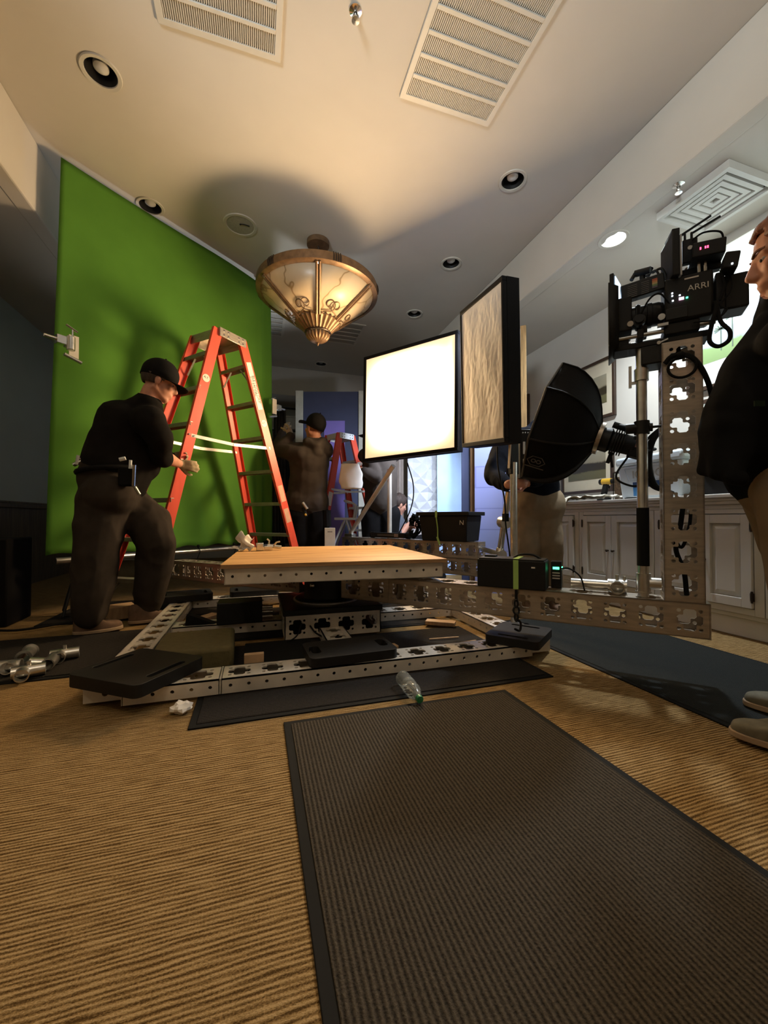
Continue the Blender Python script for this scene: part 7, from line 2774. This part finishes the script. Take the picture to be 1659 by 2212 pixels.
# ---- man in the navy sweater
t5 = thing('person', 'man in navy sweater and khaki trousers hidden by the octagonal softbox', 'person', (2.189, 2.75, 0.000))
bd = Body({'skin': 'skin', 'shirt': 'navy_sweater', 'pants': 'khaki'})
hips, chest, neck, headc = V((2.154, 2.726, 0.8894)), V((2.088, 2.741, 1.244)), V((2.207, 2.72, 1.522)), V((2.3, 2.689, 1.627))
f5 = bd.head(headc, direction(-0.3, -0.9, -0.35), direction(0.3, 0, 1), 1.0, 'skin', neck)
bd.cap(hips + Z * 0.09, 0.165, chest - Z * 0.08, 0.18, 'shirt')
bd.cap(chest - Z * 0.08, 0.18, chest + Z * 0.05, 0.185, 'shirt')
bd.cap(chest + Z * 0.05, 0.165, neck - Z * 0.04, 0.10, 'shirt')
bd.cap(V((1.938, 2.786, 1.382)), 0.088, V((2.241, 2.691, 1.394)), 0.09, 'shirt')
bd.chain([(V((1.924, 2.791, 1.375)), 0.088), (V((1.783, 2.734, 1.174)), 0.074), (V((1.724, 2.67, 1.058)), 0.070), (V((1.711, 2.508, 0.9808)), 0.048)], 'shirt')
bd.chain([(V((2.252, 2.688, 1.375)), 0.088), (V((2.197, 2.583, 1.136)), 0.072), (V((1.896, 2.449, 1.008)), 0.048)], 'shirt')
bd.cap(V((1.711, 2.519, 0.985)), 0.034, V((1.704, 2.468, 0.9808)), 0.030, 'skin')
bd.hand(V((1.7, 2.469, 0.9841)), direction(0.8, -0.4, 0.1), direction(0.2, 0.9, 0.1), 'skin', 1.0, 0.7, 0.1, 1)
bd.hand(V((1.89, 2.441, 1.007)), direction(-0.8, -0.4, 0.1), direction(-0.2, 0.9, 0.1), 'skin', 1.0, 0.7, 0.1, -1)
bd.cap(hips + RX_ * 0.05 - Z * 0.05, 0.172, hips - RX_ * 0.05 - Z * 0.05, 0.168, 'pants')
bd.chain([(V((2.076, 2.752, 0.8446)), 0.128), (V((2.036, 2.707, 0.52)), 0.098), (V((2.087, 2.761, 0.083)), 0.075)], 'pants')
bd.chain([(V((2.219, 2.707, 0.8446)), 0.132), (V((2.207, 2.652, 0.5567)), 0.104), (V((2.293, 2.717, 0.094)), 0.078)], 'pants')
bd.make('body', t5, 0.0085, 4, 0.016)
hair_cap(f5, t5, 'hair_dark', 1.0)
for p in (V((2.081, 2.755, 0.010)), V((2.277, 2.693, 0.010))):
    shoe(t5, p + FW_ * 0.08, p - FW_ * 0.19, 'shoe_brown', s=1.0)

# ---- man at the right edge
t6 = thing('person', 'man in black jacket and khaki trousers watching the cinema camera at the right edge', 'person', (1.789, 0.8515, 0.000))
bd = Body({'skin': 'skin', 'shirt': 'jacket', 'pants': 'khaki'})
fw6 = direction(-0.80, 0.60, 0)
sd6 = direction(0.60, 0.80, 0)         # his right-hand side, away from the viewer
hips, chest, neck = V((1.64, 0.8459, 0.86)), V((1.595, 0.8341, 1.22)), V((1.592, 0.8087, 1.44))
headc = V((1.549, 0.7775, 1.546))
f6 = bd.head(headc, direction(-0.81, 0.56, -0.16), Z, 1.03, 'skin', neck)
bd.cap(hips + Z * 0.06 + fw6 * 0.0, 0.165, hips + Z * 0.16 + fw6 * 0.01, 0.17, 'shirt', (sd6, 1.1))
bd.cap(hips + Z * 0.16 + fw6 * 0.01, 0.17, chest - fw6 * 0.03, 0.15, 'shirt', (sd6, 1.15))
bd.cap(chest - fw6 * 0.03, 0.15, neck - Z * 0.06, 0.095, 'shirt')
bd.cap(neck - Z * 0.03, 0.085, neck + Z * 0.02, 0.075, 'shirt')
bd.cap(chest + sd6 * 0.17 + Z * 0.045, 0.085, chest - sd6 * 0.17 + Z * 0.02, 0.082, 'shirt')
for s in (-1, 1):
    sh = chest + sd6 * 0.19 * s + Z * 0.03 - fw6 * 0.03
    el = sh - Z * 0.29 - fw6 * 0.12 + sd6 * 0.04 * s
    wr = el - Z * 0.22 + fw6 * 0.02
    bd.chain([(sh, 0.085), (el, 0.070), (wr, 0.055)], 'shirt')
    bd.hand(wr, (-Z * 0.95 + fw6 * 0.2), -sd6 * s, 'skin', 1.0, 0.35, 0.08, -s)
# jacket front hanging straight from the chest and standing off at the hem
bd.chain([(V((1.539, 0.8161, 1.312)), 0.078), (V((1.487, 0.8342, 1.2)), 0.100), (V((1.458, 0.8559, 1.073)), 0.105), (V((1.442, 0.8731, 0.9735)), 0.095)], 'shirt')
for px_ in (V((1.358, 0.922, 0.8942)), V((1.345, 0.874, 0.8768)), V((1.348, 0.8315, 0.8614))):
    bd.cap(px_, 0.022, V((1.428, 0.8664, 1.015)), 0.09, 'shirt')
bd.cap(V((1.358, 0.922, 0.8942)), 0.022, V((1.362, 0.8164, 0.8576)), 0.022, 'shirt')
bd.cap(hips - fw6 * 0.01, 0.14, hips - fw6 * 0.06, 0.14, 'pants')
ft = [(V((1.527, 0.9615, 0.000)), -1), (V((1.818, 1.094, 0.000)), 1)]
for tp, s in ft:
    an = tp - fw6 * 0.235 + Z * 0.10
    hp = hips + sd6 * 0.09 * s - Z * 0.04 - fw6 * 0.012
    kn = (hp + an) / 2 + fw6 * 0.005 + Z * 0.02
    bd.chain([(hp, 0.118), (kn, 0.086), (an, 0.068)], 'pants')
bd.make('body', t6, 0.0062, 4, 0.012)
hair_cap(f6, t6, 'hair_auburn', 1.03, -0.03, 0.062, 1.03, 0.02, 4)
eyes(f6, t6, 1.03)
brows(f6, t6, 'hair_auburn', 1.03)
for tp, s in ft:
    shoe(t6, tp - fw6 * 0.295 + Z * 0.014, tp + Z * 0.014, 'shoe_olive', s=1.1, high=0.10)
b = MB()
b.box(V((1.212, 0.6827, 1.031)), (0.026, 0.004, 0.014), frame((0, 0, 0), RX_, Z))
b.build('jacket_patch', mat('dark_green_patch', (0.012, 0.02, 0.012), 0.9, spec=0.05), t6)
